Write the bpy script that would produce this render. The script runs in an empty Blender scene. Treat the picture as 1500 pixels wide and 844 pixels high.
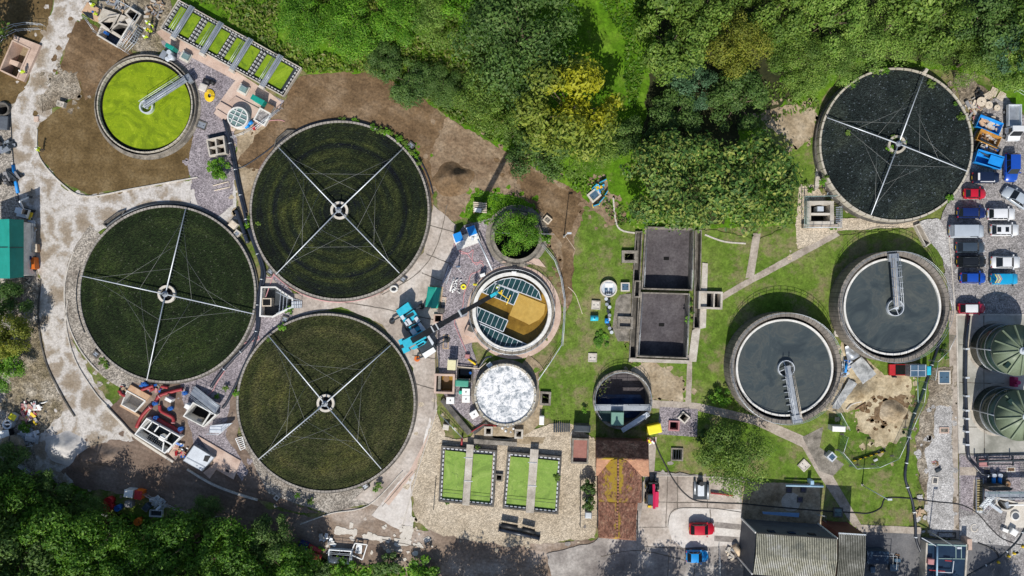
import bpy, bmesh, math, random
from mathutils import Vector, Matrix, noise
RNG = random.Random(11)
rad = math.radians
SC = bpy.context.scene
COL = SC.collection
# ------------------------------------------------------------------ camera, sky, sun, exposure
CAM_H = 100.0
cd = bpy.data.cameras.new('camera'); cam = bpy.data.objects.new('camera', cd); COL.objects.link(cam)
cam.location = (0, 0, CAM_H); cam.rotation_euler = (0, 0, 0)
cd.sensor_width = 36; cd.lens = 24; cd.clip_start = 1; cd.clip_end = 2000
SC.camera = cam
SUN_EL, SHADOW_DIR = 45, Vector((0.115, 0.993, 0))
w = bpy.data.worlds.new('World'); SC.world = w; w.use_nodes = True
nt = w.node_tree; bg = nt.nodes['Background']; sky = nt.nodes.new('ShaderNodeTexSky')
sky.sky_type = 'NISHITA'; sky.sun_disc = False; sky.sun_elevation = rad(SUN_EL)
sky.sun_rotation = math.atan2(-SHADOW_DIR.x, -SHADOW_DIR.y)
nt.links.new(sky.outputs[0], bg.inputs[0]); bg.inputs[1].default_value = 0.10
sd = bpy.data.lights.new('sun', 'SUN'); sun = bpy.data.objects.new('sun', sd); COL.objects.link(sun)
sd.energy = 4.4; sd.angle = rad(0.5); sd.color = (1.0, 0.95, 0.87)
d = Vector((SHADOW_DIR.x*math.cos(rad(SUN_EL)), SHADOW_DIR.y*math.cos(rad(SUN_EL)), -math.sin(rad(SUN_EL))))
sun.rotation_euler = d.to_track_quat('-Z', 'Y').to_euler(); sun.location = (0, -60, 60)
SC.view_settings.view_transform = 'Standard'; SC.view_settings.look = 'None'
SC.view_settings.gamma = 1; SC.view_settings.use_curve_mapping = False; SC.view_settings.exposure = 0.12

# ------------------------------------------------------------------ helpers
def P(px, py, z=0.0):                      # where a point seen in the photo stands, given its height
    k = .1*(CAM_H-z)/CAM_H
    return Vector(((px-750)*k, (422-py)*k, z))
WL = {}                                     # world place of each thing's origin

class MB:
    def __init__(s): s.v=[]; s.f=[]; s.m=[]; s.sm=[]; s.mi=0; s.smooth=False
    def add(s, vs, fs, smooth=None):
        b=len(s.v); s.v += [tuple(v) for v in vs]
        s.f += [[i+b for i in f] for f in fs]; s.m += [s.mi]*len(fs)
        s.sm += [s.smooth if smooth is None else smooth]*len(fs); return s
    def prism(s, pts, z0, z1):
        n=len(pts); a=sum(pts[i][0]*pts[(i+1)%n][1]-pts[(i+1)%n][0]*pts[i][1] for i in range(n))
        if a<0: pts=list(reversed(pts))
        vs=[(p[0],p[1],z0) for p in pts]+[(p[0],p[1],z1) for p in pts]
        fs=[list(range(n-1,-1,-1)), list(range(n,2*n))]+[[i,(i+1)%n,n+(i+1)%n,n+i] for i in range(n)]
        return s.add(vs,fs)
    def box(s, x, y, z0, z1, sx, sy, a=0):
        c,q=math.cos(a),math.sin(a)
        return s.prism([(x+c*u-q*v, y+q*u+c*v) for u,v in ((-sx/2,-sy/2),(sx/2,-sy/2),(sx/2,sy/2),(-sx/2,sy/2))],z0,z1)
    def ring(s, x, y, r0, r1, z0, z1, n=64):
        vs=[];fs=[]
        for i in range(n):
            a=2*math.pi*i/n; c,q=math.cos(a),math.sin(a)
            vs+=[(x+c*r0,y+q*r0,z0),(x+c*r1,y+q*r1,z0),(x+c*r1,y+q*r1,z1),(x+c*r0,y+q*r0,z1)]
        for i in range(n):
            a=4*i;b=4*((i+1)%n)
            for k in range(4): fs.append([a+k,a+(k+1)%4,b+(k+1)%4,b+k])
        return s.add(vs,fs)
    def cyl(s, x, y, r, z0, z1, n=24, r1=None, smooth=None):
        r1 = r if r1 is None else r1
        vs=[(x+r*math.cos(2*math.pi*i/n),y+r*math.sin(2*math.pi*i/n),z0) for i in range(n)]
        vs+=[(x+r1*math.cos(2*math.pi*i/n),y+r1*math.sin(2*math.pi*i/n),z1) for i in range(n)]
        s.add(vs,[list(range(n-1,-1,-1)),list(range(n,2*n))],False)
        b=len(s.v)-2*n
        fs=[[b+i,b+(i+1)%n,b+n+(i+1)%n,b+n+i] for i in range(n)]
        s.f+=fs; s.m+=[s.mi]*n; s.sm+=[True if smooth is None else smooth]*n; return s
    def tube(s, pts, r, n=6, rs=None):
        pts=[Vector(p) for p in pts]; vs=[]; fs=[]; m=len(pts)
        for i,p in enumerate(pts):
            t=(pts[min(i+1,m-1)]-pts[max(i-1,0)]).normalized()
            u=t.cross(Vector((0,0,1)))
            if u.length<1e-3: u=Vector((1,0,0))
            u.normalize(); q=u.cross(t); rr=rs[i] if rs else r
            for k in range(n):
                a=2*math.pi*k/n; vs.append(p+(u*math.cos(a)+q*math.sin(a))*rr)
        for i in range(m-1):
            for k in range(n): fs.append([i*n+k,i*n+(k+1)%n,(i+1)*n+(k+1)%n,(i+1)*n+k])
        s.add(vs,fs,True); b=len(s.v)-len(vs)
        s.f+=[[b+k for k in range(n-1,-1,-1)],[b+(m-1)*n+k for k in range(n)]]; s.m+=[s.mi]*2; s.sm+=[False]*2
        return s
    def beam(s, p, q, wd, ht):              # square bar from p to q
        p,q=Vector(p),Vector(q); t=(q-p).normalized(); u=t.cross(Vector((0,0,1)))
        if u.length<1e-3: u=Vector((1,0,0))
        u.normalize(); v=u.cross(t); vs=[]
        for e in (p,q):
            for a,b in ((-1,-1),(1,-1),(1,1),(-1,1)): vs.append(e+u*a*wd/2+v*b*ht/2)
        return s.add(vs,[[3,2,1,0],[4,5,6,7],[0,1,5,4],[1,2,6,5],[2,3,7,6],[3,0,4,7]])
    def quad(s, a,b,c,e): return s.add([a,b,c,e],[[0,1,2,3]])
    # the same, read off the photo (sizes and places in photo pixels at height z1)
    def pp(s, pts, z0, z1): return s.prism([P(x,y,z1) for x,y in pts],z0,z1)
    def pb(s, px,py,wd,ht,a,z0,z1):
        k=.1*(CAM_H-z1)/CAM_H; p=P(px,py,z1); return s.box(p.x,p.y,z0,z1,wd*k,ht*k,-rad(a))
    def pr(s, px,py,r0,r1,z0,z1,n=64):
        k=.1*(CAM_H-z1)/CAM_H; p=P(px,py,z1); return s.ring(p.x,p.y,r0*k,r1*k,z0,z1,n)
    def pc(s, px,py,r,z0,z1,n=24,r1=None):
        k=.1*(CAM_H-z1)/CAM_H; p=P(px,py,z1); return s.cyl(p.x,p.y,r*k,z0,z1,n,None if r1 is None else r1*k)
    def pt(s, pts, r, z=.1, n=6): return s.tube([P(p[0],p[1],p[2] if len(p)>2 else z) for p in pts],r,n)
    def build(s, name, mat, parent=None, label=None, origin=None, recalc=True):
        me=bpy.data.meshes.new(name)
        if parent is not None: o0=WL[parent.name]
        elif origin is not None: o0=Vector(origin)
        else:
            xs=[v[0] for v in s.v]; ys=[v[1] for v in s.v]; zs=[v[2] for v in s.v]
            o0=Vector(((min(xs)+max(xs))/2,(min(ys)+max(ys))/2,min(zs)))
        me.from_pydata([(v[0]-o0.x,v[1]-o0.y,v[2]-o0.z) for v in s.v],[],s.f)
        for m in (mat if isinstance(mat,(list,tuple)) else [mat]): me.materials.append(m)
        me.polygons.foreach_set('material_index',s.m); me.polygons.foreach_set('use_smooth',s.sm)
        if recalc:
            bm=bmesh.new(); bm.from_mesh(me); bmesh.ops.recalc_face_normals(bm,faces=bm.faces); bm.to_mesh(me); bm.free()
        me.update()
        o=bpy.data.objects.new(name,me); COL.objects.link(o)
        if parent is not None: o.parent=parent
        else: o.location=o0
        WL[o.name]=o0
        if label: o['label']=label
        return o

def tag(o,label,cat,group=None,kind=None):
    o['label']=label; o['category']=cat
    if group: o['group']=group
    if kind: o['kind']=kind
    return o
def thing(name,label,cat,px,py,z=0,group=None):
    o=bpy.data.objects.new(name,None); COL.objects.link(o); o.empty_display_size=.3
    o.location=P(px,py,z); WL[o.name]=o.location.copy(); return tag(o,label,cat,group)
def one(name,mb,mat,label,cat,group=None): return tag(mb.build(name,mat),label,cat,group)
def struct(name,mb,mat):
    o=mb.build(name,mat,recalc=False); o['kind']='structure'; return o
def copy_tree(o,parent=None):
    c=o.copy(); COL.objects.link(c)
    if parent is not None: c.parent=parent; c.matrix_parent_inverse=o.matrix_parent_inverse.copy()
    for ch in list(o.children): copy_tree(ch,c)
    return c
def copy_at(o,px,py,ang,label,z=0,group=None):
    c=copy_tree(o); c.location=P(px,py,z); c.rotation_euler=(0,0,-rad(ang)); c['label']=label
    if group: c['group']=group
    return c
def arc(cx,cy,r,a0,a1,n=24): return [(cx+r*math.cos(rad(a0+(a1-a0)*i/n)),cy+r*math.sin(rad(a0+(a1-a0)*i/n))) for i in range(n+1)]
def smooth_line(pts,n=6):                   # Catmull-Rom through 2D or 3D points
    out=[]; m=len(pts)
    for i in range(m-1):
        p=[pts[max(i-1,0)],pts[i],pts[i+1],pts[min(i+2,m-1)]]
        for k in range(n):
            t=k/n; out.append(tuple(.5*((2*p[1][j])+(-p[0][j]+p[2][j])*t+(2*p[0][j]-5*p[1][j]+4*p[2][j]-p[3][j])*t*t+(-p[0][j]+3*p[1][j]-3*p[2][j]+p[3][j])*t**3) for j in range(len(pts[0]))))
    out.append(tuple(pts[-1])); return out

# ------------------------------------------------------------------ materials
MATS={}
class NB:                                   # small node-building helper
    def __init__(s,name):
        s.m=bpy.data.materials.new(name); s.m.use_nodes=True; s.t=s.m.node_tree; s.n=s.t.nodes; s.l=s.t.links
        s.b=s.n['Principled BSDF']; MATS[name]=s.m
    def new(s,t,**kw):
        x=s.n.new(t)
        for k,v in kw.items(): setattr(x,k,v)
        return x
    def link(s,a,b): s.l.new(a,b)
    def noise(s,vec,scale,detail=6,rough=.6,dist=0):
        x=s.new('ShaderNodeTexNoise'); x.inputs['Scale'].default_value=scale; x.inputs['Detail'].default_value=detail
        x.inputs['Roughness'].default_value=rough; x.inputs['Distortion'].default_value=dist
        if vec is not None: s.link(vec,x.inputs['Vector'])
        return x.outputs[0]
    def ramp(s,fac,stops,interp='LINEAR'):
        x=s.new('ShaderNodeValToRGB'); x.color_ramp.interpolation=interp; e=x.color_ramp.elements
        while len(e)<len(stops): e.new(.5)
        for i,(p,c) in enumerate(stops): e[i].position=p; e[i].color=(*c,1) if len(c)==3 else c
        s.link(fac,x.inputs[0]); return x.outputs[0]
    def math(s,op,a,b=None,c=None):
        x=s.new('ShaderNodeMath',operation=op)
        for i,v in enumerate((a,b,c)):
            if v is None: continue
            if isinstance(v,(int,float)): x.inputs[i].default_value=v
            else: s.link(v,x.inputs[i])
        return x.outputs[0]
    def mix(s,fac,a,b,mode='MIX'):
        x=s.new('ShaderNodeMix',data_type='RGBA',blend_type=mode)
        for i,v in ((0,fac),(6,a),(7,b)):
            if isinstance(v,(int,float)): x.inputs[i].default_value=v
            elif isinstance(v,tuple): x.inputs[i].default_value=(*v,1)
            else: s.link(v,x.inputs[i])
        return x.outputs[2]
    def pos(s): return s.new('ShaderNodeNewGeometry').outputs['Position']
    def obj(s): return s.new('ShaderNodeTexCoord').outputs['Object']
    def bump(s,h,strength,dist=.05):
        x=s.new('ShaderNodeBump'); x.inputs['Strength'].default_value=strength; x.inputs['Distance'].default_value=dist
        s.link(h,x.inputs['Height']); s.link(x.outputs[0],s.b.inputs['Normal'])
    def end(s,col,rough=.85,metal=0,spec=.3):
        if isinstance(col,tuple): s.b.inputs['Base Color'].default_value=(*col,1)
        else: s.link(col,s.b.inputs['Base Color'])
        s.b.inputs['Roughness'].default_value=rough; s.b.inputs['Metallic'].default_value=metal
        s.b.inputs['Specular IOR Level'].default_value=spec
        return s.m
def lerp3(c,k): return tuple(min(1,x*k) for x in c)
def M(name,cols,scale=.5,rough=.85,metal=0,fine=.25,fs=5,bump=0,spec=.3,lo=.32,hi=.68,det=7,nr=.62,ruts=None):
    b=NB(name); p=b.pos()
    n=b.noise(p,scale,det,nr)
    st=[(lo+(hi-lo)*i/max(1,len(cols)-1),c) for i,c in enumerate(cols)]
    col=b.ramp(n,st) if len(cols)>1 else None
    if col is None: col=b.mix(0,cols[0],cols[0])
    if ruts is not None and col:             # wheel ruts drawn out along one direction
        mp=b.new('ShaderNodeMapping'); b.link(p,mp.inputs[0]); mp.inputs['Rotation'].default_value=(0,0,-ruts); mp.inputs['Scale'].default_value=(.10,1.6,1)
        mr=b.new('ShaderNodeMapping'); b.link(p,mr.inputs[0]); mr.vector_type='POINT'; mr.inputs['Rotation'].default_value=(0,0,-ruts)
        sc_=b.new('ShaderNodeVectorMath',operation='MULTIPLY'); b.link(mr.outputs[0],sc_.inputs[0]); sc_.inputs[1].default_value=(.16,1.3,1)
        col=b.mix(1,col,b.ramp(b.noise(sc_.outputs[0],1.0,5,.6,.6),[(.34,(.84,)*3),(.5,(1,)*3),(.64,(1.14,)*3)]),'MULTIPLY'); b.n.remove(mp)
    if fine:
        f=b.noise(p,fs,3,.7); g=b.ramp(f,[(.3,(1-fine,)*3),(.7,(1+fine,)*3)])
        col=b.mix(1,col,g,'MULTIPLY')
        if bump: b.bump(f,bump)
    return b.end(col,rough,metal,spec)
def plain(name,c,rough=.5,metal=0,var=.12,spec=.4):  # paint or metal, a little dusty
    b=NB(name); p=b.pos(); n=b.noise(p,1.3,5,.65)
    g=b.ramp(n,[(.3,lerp3(c,1-var)),(.7,lerp3(c,1+var))]); return b.end(g,rough,metal,spec)

concrete=M('concrete',[(.30,.27,.23),(.46,.42,.36),(.56,.52,.46)],.6,.9,fine=.2,fs=6)
concrete_pale=M('concrete_pale',[(.50,.46,.40),(.62,.58,.52)],.8,.9,fine=.15,fs=5)
concrete_pink=M('concrete_pink',[(.40,.29,.23),(.52,.39,.32),(.58,.46,.38)],.5,.9,fine=.12,fs=5)
concrete_old=M('concrete_old',[(.10,.09,.075),(.21,.19,.16),(.31,.28,.24)],.9,.92,fine=.3,fs=6)
concrete_dark=M('concrete_dark',[(.05,.047,.043),(.10,.094,.085),(.17,.155,.135)],.9,.92,fine=.3,fs=6)
kerb_m=M('kerb_concrete',[(.40,.37,.33),(.60,.56,.50)],1.5,.9,fine=.2,fs=5)
galv=plain('galvanised_steel',(.42,.45,.48),.42,.6,.2)
wire_m=plain('dull_wire',(.26,.27,.26),.6,.2,.15)
galv_pale=plain('galvanised_pale',(.62,.66,.70),.45,.3,.12)
white_m=plain('white_paint',(.78,.78,.76),.45,0,.05)
white_wall=M('white_render',[(.55,.54,.50),(.76,.75,.72)],1.2,.85,fine=.12,fs=4)
black_m=plain('black_rubber',(.018,.019,.021),.55,0,.3)
boom_black=plain('boom_black',(.012,.014,.018),.6,0,.3,.2)
shaded_wood_floor=M('shaded_wood_floor',[(.018,.022,.008),(.035,.04,.014),(.06,.06,.025)],.5,.95,fine=.3,fs=3)  # woodland soil, darkened to paint the shade between crowns
sand_m=M('sand',[(.22,.165,.095),(.42,.345,.225),(.54,.46,.32)],.45,.95,fine=.3,fs=2.6,bump=.8,det=9)
pipe_black=plain('black_pipe',(.022,.028,.042),.35,0,.3,.5)
dark_steel=plain('dark_steel',(.045,.055,.065),.45,.4,.3)
red_m=plain('red_paint',(.42,.02,.025),.4,0,.2)
redpipe=plain('red_pipe',(.30,.03,.035),.5,0,.3)
pink_hose=plain('pink_hose',(.52,.26,.27),.6,0,.2)
blue_m=plain('blue_paint',(.02,.12,.42),.4,0,.2)
blue_br=plain('bright_blue',(.01,.24,.66),.5,0,.12)
cyan_m=plain('turquoise_paint',(.03,.42,.56),.38,0,.18)
teal_m=plain('teal_green',(.01,.26,.20),.45,0,.12)
green_box=plain('green_cabinet',(.06,.30,.21),.5,0,.12)
yellow_m=plain('yellow_paint',(.72,.50,.02),.45,0,.12)
yellow_br=plain('bright_yellow',(.80,.72,.03),.5,0,.06)
orange_m=plain('orange_paint',(.60,.14,.015),.5,0,.15)
wood=M('timber',[(.34,.24,.15),(.50,.38,.26)],2,.85,fine=.2,fs=6)
wood_pale=M('pale_timber',[(.50,.42,.32),(.66,.58,.47)],2,.85,fine=.2,fs=6)
ply=M('plywood',[(.42,.26,.15),(.55,.38,.25)],.8,.8,fine=.12,fs=5)
hivis=plain('hi_vis_yellow',(.55,.72,.03),.7,0,.05)
def glass(name,c,rough=.08): b=NB(name); return b.end(c,rough,0,.6)
car_glass=glass('car_glass',(.012,.015,.018)); blue_glass=M('blue_panel',[(.05,.10,.16),(.08,.14,.20)],.8,.3,fine=.1,fs=2,spec=.5)
dome_glass=M('dome_glass',[(.10,.17,.17),(.20,.29,.28)],.8,.25,fine=.2,fs=2,spec=.5)
water_dark=M('dark_water',[(.006,.007,.008),(.015,.018,.02)],.8,.12,fine=.2,fs=2,spec=.5)
shadow_water=M('pit_shadow_water',[(.004,.004,.004),(.009,.009,.008)],.8,.5,fine=.1,fs=2,spec=.2)  # near black: the darkness of deep pits and openings put into the colour
water_brown=M('brown_water',[(.13,.07,.009),(.24,.14,.02),(.33,.20,.035)],.3,.25,fine=.18,fs=2,spec=.3,det=9)
def mk_grey():
    b=NB('grey_sludge'); p=b.pos(); n=b.noise(p,.13,7,.6,2.6); col=b.ramp(n,[(.34,(.040,.052,.058)),(.47,(.060,.075,.078)),(.5,(.078,.088,.084)),(.54,(.060,.072,.074)),(.68,(.092,.102,.094))])
    sp=b.noise(p,2.2,6,.75); col=b.mix(b.ramp(sp,[(.64,(0,0,0)),(.72,(.55,.55,.55))]),col,(.15,.16,.145)); rn=b.noise(p,1.6,3,.5); b.bump(rn,.06,.05); return b.end(col,.16,0,.4)
water_grey=mk_grey()
algae=None
def mk_algae(name,a,b_,c,vein):
    b=NB(name); p=b.pos(); n=b.noise(p,.22,8,.62,3.2); col=b.ramp(n,[(.36,lerp3(a,.8)),(.46,a),(.5,b_),(.53,lerp3(b_,.86)),(.64,c)])
    v=b.noise(p,1.1,8,.72,1.0); k=b.ramp(v,[(.59,(0,0,0)),(.66,(1,1,1))]); col=b.mix(b.math('MULTIPLY',k,.6),col,vein); sp=b.noise(p,3.3,2,.6); col=b.mix(b.ramp(sp,[(.66,(0,0,0)),(.72,(.7,.7,.7))]),col,lerp3(c,1.35))
    f=b.noise(p,6,2,.6); g=b.ramp(f,[(.3,(.88,)*3),(.74,(1.12,)*3)]); return b.end(b.mix(1,col,g,'MULTIPLY'),.6,0,.25)
algae=mk_algae('lime_algae',(.17,.25,.004),(.22,.31,.005),(.28,.37,.012),(.12,.19,.01))
algae_lane=mk_algae('lane_algae',(.15,.25,.012),(.20,.31,.012),(.24,.35,.02),(.03,.06,.012))
duckweed=mk_algae('duckweed',(.18,.30,.045),(.215,.345,.055),(.25,.37,.075),(.07,.12,.03))
def mk_check(name,c0,c1,ang,period,duty=.6):  # row of pale blocks on a dark strip, along a world angle
    b=NB(name); p=b.pos(); sx=b.new('ShaderNodeSeparateXYZ'); b.link(p,sx.inputs[0])
    q=b.math('ADD',b.math('MULTIPLY',sx.outputs[0],math.cos(ang)),b.math('MULTIPLY',sx.outputs[1],math.sin(ang)))
    f=b.math('FRACT',b.math('DIVIDE',q,period)); k=b.math('LESS_THAN',f,duty)
    return b.end(b.mix(k,c0,c1),.6)
foam=None
def mk_foam():
    b=NB('white_foam'); p=b.pos(); n=b.noise(p,.95,9,.82,.5)
    col=b.ramp(n,[(.38,(.15,.18,.21)),(.46,(.42,.45,.48)),(.53,(.80,.80,.80))])
    v=b.new('ShaderNodeTexVoronoi'); v.inputs['Scale'].default_value=4.2; b.link(p,v.inputs[0])
    sp=b.ramp(v.outputs[0],[(.14,(.10,.11,.11)),(.22,(1,1,1))]); n2=b.noise(p,.9,3); k=b.ramp(n2,[(.40,(0,0,0)),(.52,(1,1,1))])
    col=b.mix(k,col,b.mix(1,col,sp,'MULTIPLY')); b.bump(n,.5,.2); return b.end(col,.7)
foam=mk_foam()
# --- ground materials
def mk_grass(name,a,b_,c,dry,dryamt,fs=3.2,bigs=.12):
    b=NB(name); p=b.pos(); n=b.noise(p,bigs,7,.62); col=b.ramp(n,[(.32,a),(.5,b_),(.66,c)])
    n1=b.noise(p,.9,5,.7); k1=b.ramp(n1,[(.35,(.72,)*3),(.65,(1.25,)*3)]); col=b.mix(1,col,k1,'MULTIPLY')
    n2=b.noise(p,.25,8,.72); k=b.ramp(n2,[(.60-dryamt*.4,(0,0,0)),(.72-dryamt*.4,(1,1,1))]); col=b.mix(b.math('MULTIPLY',k,.85),col,dry)
    f=b.noise(p,fs,4,.8); g=b.ramp(f,[(.3,(.68,)*3),(.5,(1,)*3),(.7,(1.38,)*3)]); col=b.mix(1,col,g,'MULTIPLY'); b.bump(f,.6,.12)
    return b.end(col,.9,0,.15)
lawn_m=mk_grass('lawn_grass',(.072,.142,.013),(.115,.182,.025),(.165,.205,.05),(.22,.185,.10),.26)
meadow_m=mk_grass('meadow_grass',(.05,.13,.004),(.085,.19,.008),(.13,.23,.02),(.16,.19,.05),.1,2.2,.2)
wild_m=mk_grass('rough_grass',(.06,.11,.012),(.10,.15,.025),(.16,.18,.05),(.24,.19,.11),.35,2.6,.15)
def mk_grit(name,cols,scale,vs,contrast,fine=.3,rough=.95):   # gravel: stone cells over a slow colour drift
    b=NB(name); p=b.pos(); n=b.noise(p,scale,7,.65)
    col=b.ramp(n,[(.32+.36*i/(len(cols)-1),c) for i,c in enumerate(cols)])
    v=b.new('ShaderNodeTexVoronoi'); v.inputs['Scale'].default_value=vs; b.link(p,v.inputs[0])
    hs=b.new('ShaderNodeSeparateColor'); b.link(v.outputs['Color'],hs.inputs[0])
    g=b.ramp(hs.outputs[0],[(0,(1-contrast,)*3),(.6,(1,)*3),(1,(1+contrast,)*3)]); col=b.mix(1,col,g,'MULTIPLY')
    f=b.noise(p,1.6,5,.7); g2=b.ramp(f,[(.3,(1-fine,)*3),(.7,(1+fine*.7,)*3)]); col=b.mix(1,col,g2,'MULTIPLY')
    b.bump(v.outputs[0],.5,.1); return b.end(col,rough,0,.2)
gravel_purple=mk_grit('purple_gravel',[(.20,.175,.19),(.28,.25,.265),(.34,.305,.32)],.25,7.5,.5,.12)
gravel_cream=mk_grit('cream_gravel',[(.37,.305,.22),(.48,.405,.305),(.56,.485,.38)],.2,8,.38,.14)
gravel_grey=mk_grit('grey_gravel',[(.22,.19,.16),(.32,.29,.25),(.44,.40,.35)],.3,6.5,.55,.3)
gravel_white=mk_grit('white_gravel',[(.30,.29,.28),(.43,.42,.41),(.52,.51,.50)],.35,8,.38,.25)
carpark_m=mk_grit('car_park_stone',[(.20,.19,.185),(.28,.265,.26),(.35,.33,.32)],.2,7,.45,.2)
dirt_grey=mk_grit('rubbly_soil',[(.14,.11,.075),(.25,.21,.16),(.40,.36,.30)],.22,6,.5,.4)
rubble_path=mk_grit('weedy_rubble',[(.12,.10,.05),(.24,.20,.14),(.40,.36,.30)],.3,6,.5,.4)
soil=M('brown_soil',ruts=rad(-30),cols=[(.09,.055,.027),(.155,.10,.053),(.225,.16,.10)],scale=.25,rough=.95,fine=.38,fs=2.8,bump=1.0,det=9)
soil_pale=M('pale_soil',ruts=rad(-34),cols=[(.15,.095,.055),(.23,.165,.105),(.32,.25,.175)],scale=.25,rough=.95,fine=.4,fs=2.6,bump=.8,det=9)
soil_dark=M('olive_soil',cols=[(.085,.055,.02),(.13,.087,.036),(.19,.137,.068)],scale=.3,rough=.95,fine=.38,fs=2.8,bump=1.0,det=9)
soil_tan=M('tan_soil',[(.20,.15,.09),(.34,.27,.18),(.45,.38,.28)],.3,.95,fine=.35,fs=2.6,bump=.8,det=9)
mud=M('mud_road',ruts=rad(-18),cols=[(.11,.074,.055),(.175,.128,.098),(.26,.205,.165)],scale=.18,rough=.95,fine=.25,fs=2.5,bump=.5,det=9)
road_brown=M('stony_road',ruts=rad(-8),cols=[(.16,.115,.085),(.25,.19,.145),(.40,.34,.29)],scale=.2,rough=.95,fine=.3,fs=2.8,bump=.5,det=9)
def mk_haul():                               # pale dried slurry round darker damp patches
    b=NB('haul_road'); p=b.pos(); wob=b.new('ShaderNodeTexNoise'); wob.inputs['Scale'].default_value=.55; wob.inputs['Detail'].default_value=5; b.link(p,wob.inputs['Vector'])
    wv=b.new('ShaderNodeVectorMath',operation='MULTIPLY_ADD'); b.link(wob.outputs['Color'],wv.inputs[0]); wv.inputs[1].default_value=(2.6,2.6,0); b.link(p,wv.inputs[2])
    v=b.new('ShaderNodeTexVoronoi'); v.feature='DISTANCE_TO_EDGE'; v.inputs['Scale'].default_value=.30; b.link(wv.outputs[0],v.inputs[0])
    n=b.noise(p,1.3,7,.75); s_=b.math('ADD',v.outputs[0],b.math('MULTIPLY',b.math('SUBTRACT',n,.5),.75)); big=b.noise(p,.09,3,.5); s_=b.math('ADD',s_,b.math('MULTIPLY',b.math('SUBTRACT',big,.5),.35))
    col=b.ramp(s_,[(.0,(.54,.51,.48)),(.09,(.44,.41,.375)),(.20,(.32,.27,.215)),(.42,(.25,.20,.145))])
    f=b.noise(p,3.5,5,.75); g=b.ramp(f,[(.3,(.68,)*3),(.7,(1.28,)*3)]); b.bump(f,.4,.1); return b.end(b.mix(1,col,g,'MULTIPLY'),.95,0,.2)
haul=mk_haul()
slab_m=M('yard_concrete',[(.28,.235,.20),(.42,.365,.315),(.56,.51,.46)],.16,.92,fine=.22,fs=2.4,det=9,lo=.36,hi=.64)
slab_pale=M('pale_slab',[(.46,.42,.38),(.58,.54,.50),(.66,.63,.59)],.3,.92,fine=.14,fs=3,det=9)
yard_m=M('worn_yard',[(.17,.15,.14),(.28,.255,.235),(.44,.41,.38)],.18,.92,fine=.25,fs=2.6,det=9,lo=.36,hi=.64)
path_m=M('path_concrete',[(.24,.20,.16),(.36,.31,.26),(.44,.39,.33)],.5,.92,fine=.2,fs=4)
apron_m=M('apron_concrete',[(.22,.22,.19),(.40,.39,.35),(.52,.50,.46)],.12,.9,fine=.08,fs=3,det=9,lo=.36,hi=.64)
tarmac=M('tarmac',[(.09,.09,.095),(.14,.14,.145),(.19,.185,.185)],.3,.92,fine=.2,fs=5)
grit_heap=M('grey_grit',[(.36,.35,.35),(.50,.48,.46),(.58,.55,.51)],.3,.95,fine=.15,fs=2,bump=.4,det=9)
# --- filter media
def mk_media(name,c0,c1,c2,rings,speck,spc,streak=0):
    b=NB(name); o=b.obj(); vl=b.new('ShaderNodeVectorMath',operation='LENGTH'); b.link(o,vl.inputs[0]); r=vl.outputs['Value']
    n=b.noise(o,.35,6,.65)
    if rings:
        cb=b.new('ShaderNodeCombineXYZ'); b.link(r,cb.inputs[0]); wob=b.noise(o,.12,2,.5); b.link(b.math('MULTIPLY',wob,2.2),cb.inputs[1])
        rn=b.noise(cb.outputs[0],rings,4,.6); n=b.math('ADD',b.math('MULTIPLY',n,.25),b.math('MULTIPLY',rn,.75))
    col=b.ramp(n,[(.38,c0),(.5,c1),(.62,c2)])
    big=b.noise(o,.10,7,.6,.8); col=b.mix(1,col,b.ramp(big,[(.36,(.55,.6,.6)),(.52,(1,1,1)),(.66,(1.5,1.4,1.1))]),'MULTIPLY')
    v=b.new('ShaderNodeTexVoronoi'); v.inputs['Scale'].default_value=6.5; b.link(o,v.inputs[0])
    hs=b.new('ShaderNodeSeparateColor'); b.link(v.outputs['Color'],hs.inputs[0])
    g=b.ramp(hs.outputs[0],[(0,(.35,)*3),(.55,(1,)*3),(1,(1.7,)*3)]); col=b.mix(1,col,g,'MULTIPLY')
    k=b.math('GREATER_THAN',hs.outputs[1],1-speck); col=b.mix(k,col,spc)
    b.bump(v.outputs[0],1,.12); return b.end(col,.9,0,.2)
media_ring=mk_media('ringed_media',(.003,.005,.009),(.013,.020,.007),(.042,.050,.014),.8,.012,(.06,.07,.03))
media_green=mk_media('mossy_media',(.008,.015,.004),(.013,.024,.006),(.022,.033,.010),.5,.010,(.07,.08,.05))
media_olive=mk_media('olive_media',(.018,.025,.007),(.034,.040,.013),(.056,.057,.021),.5,.02,(.08,.075,.04))
media_slate=mk_media('slate_media',(.010,.016,.016),(.016,.023,.022),(.023,.031,.029),0,.025,(.085,.105,.12))
def mk_rim(name,c0,c1,n,joint):
    b=NB(name); o=b.obj(); sx=b.new('ShaderNodeSeparateXYZ'); b.link(o,sx.inputs[0]); a=b.math('ARCTAN2',sx.outputs[1],sx.outputs[0])
    f=b.math('FRACT',b.math('MULTIPLY',a,n/(2*math.pi))); k=b.math('LESS_THAN',f,.12)
    nz=b.noise(b.pos(),.9,6,.65); col=b.ramp(nz,[(.32,c0),(.68,c1)]); return b.end(b.mix(k,col,joint),.9,0,.2)
rim_m=mk_rim('block_rim',(.20,.18,.16),(.40,.37,.33),150,(.07,.065,.06))
coping=mk_rim('stone_coping',(.34,.31,.25),(.52,.48,.40),60,(.18,.16,.13))
tank_wall_m=mk_rim('tank_block',(.14,.125,.11),(.28,.25,.215),72,(.10,.092,.082))
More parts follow.
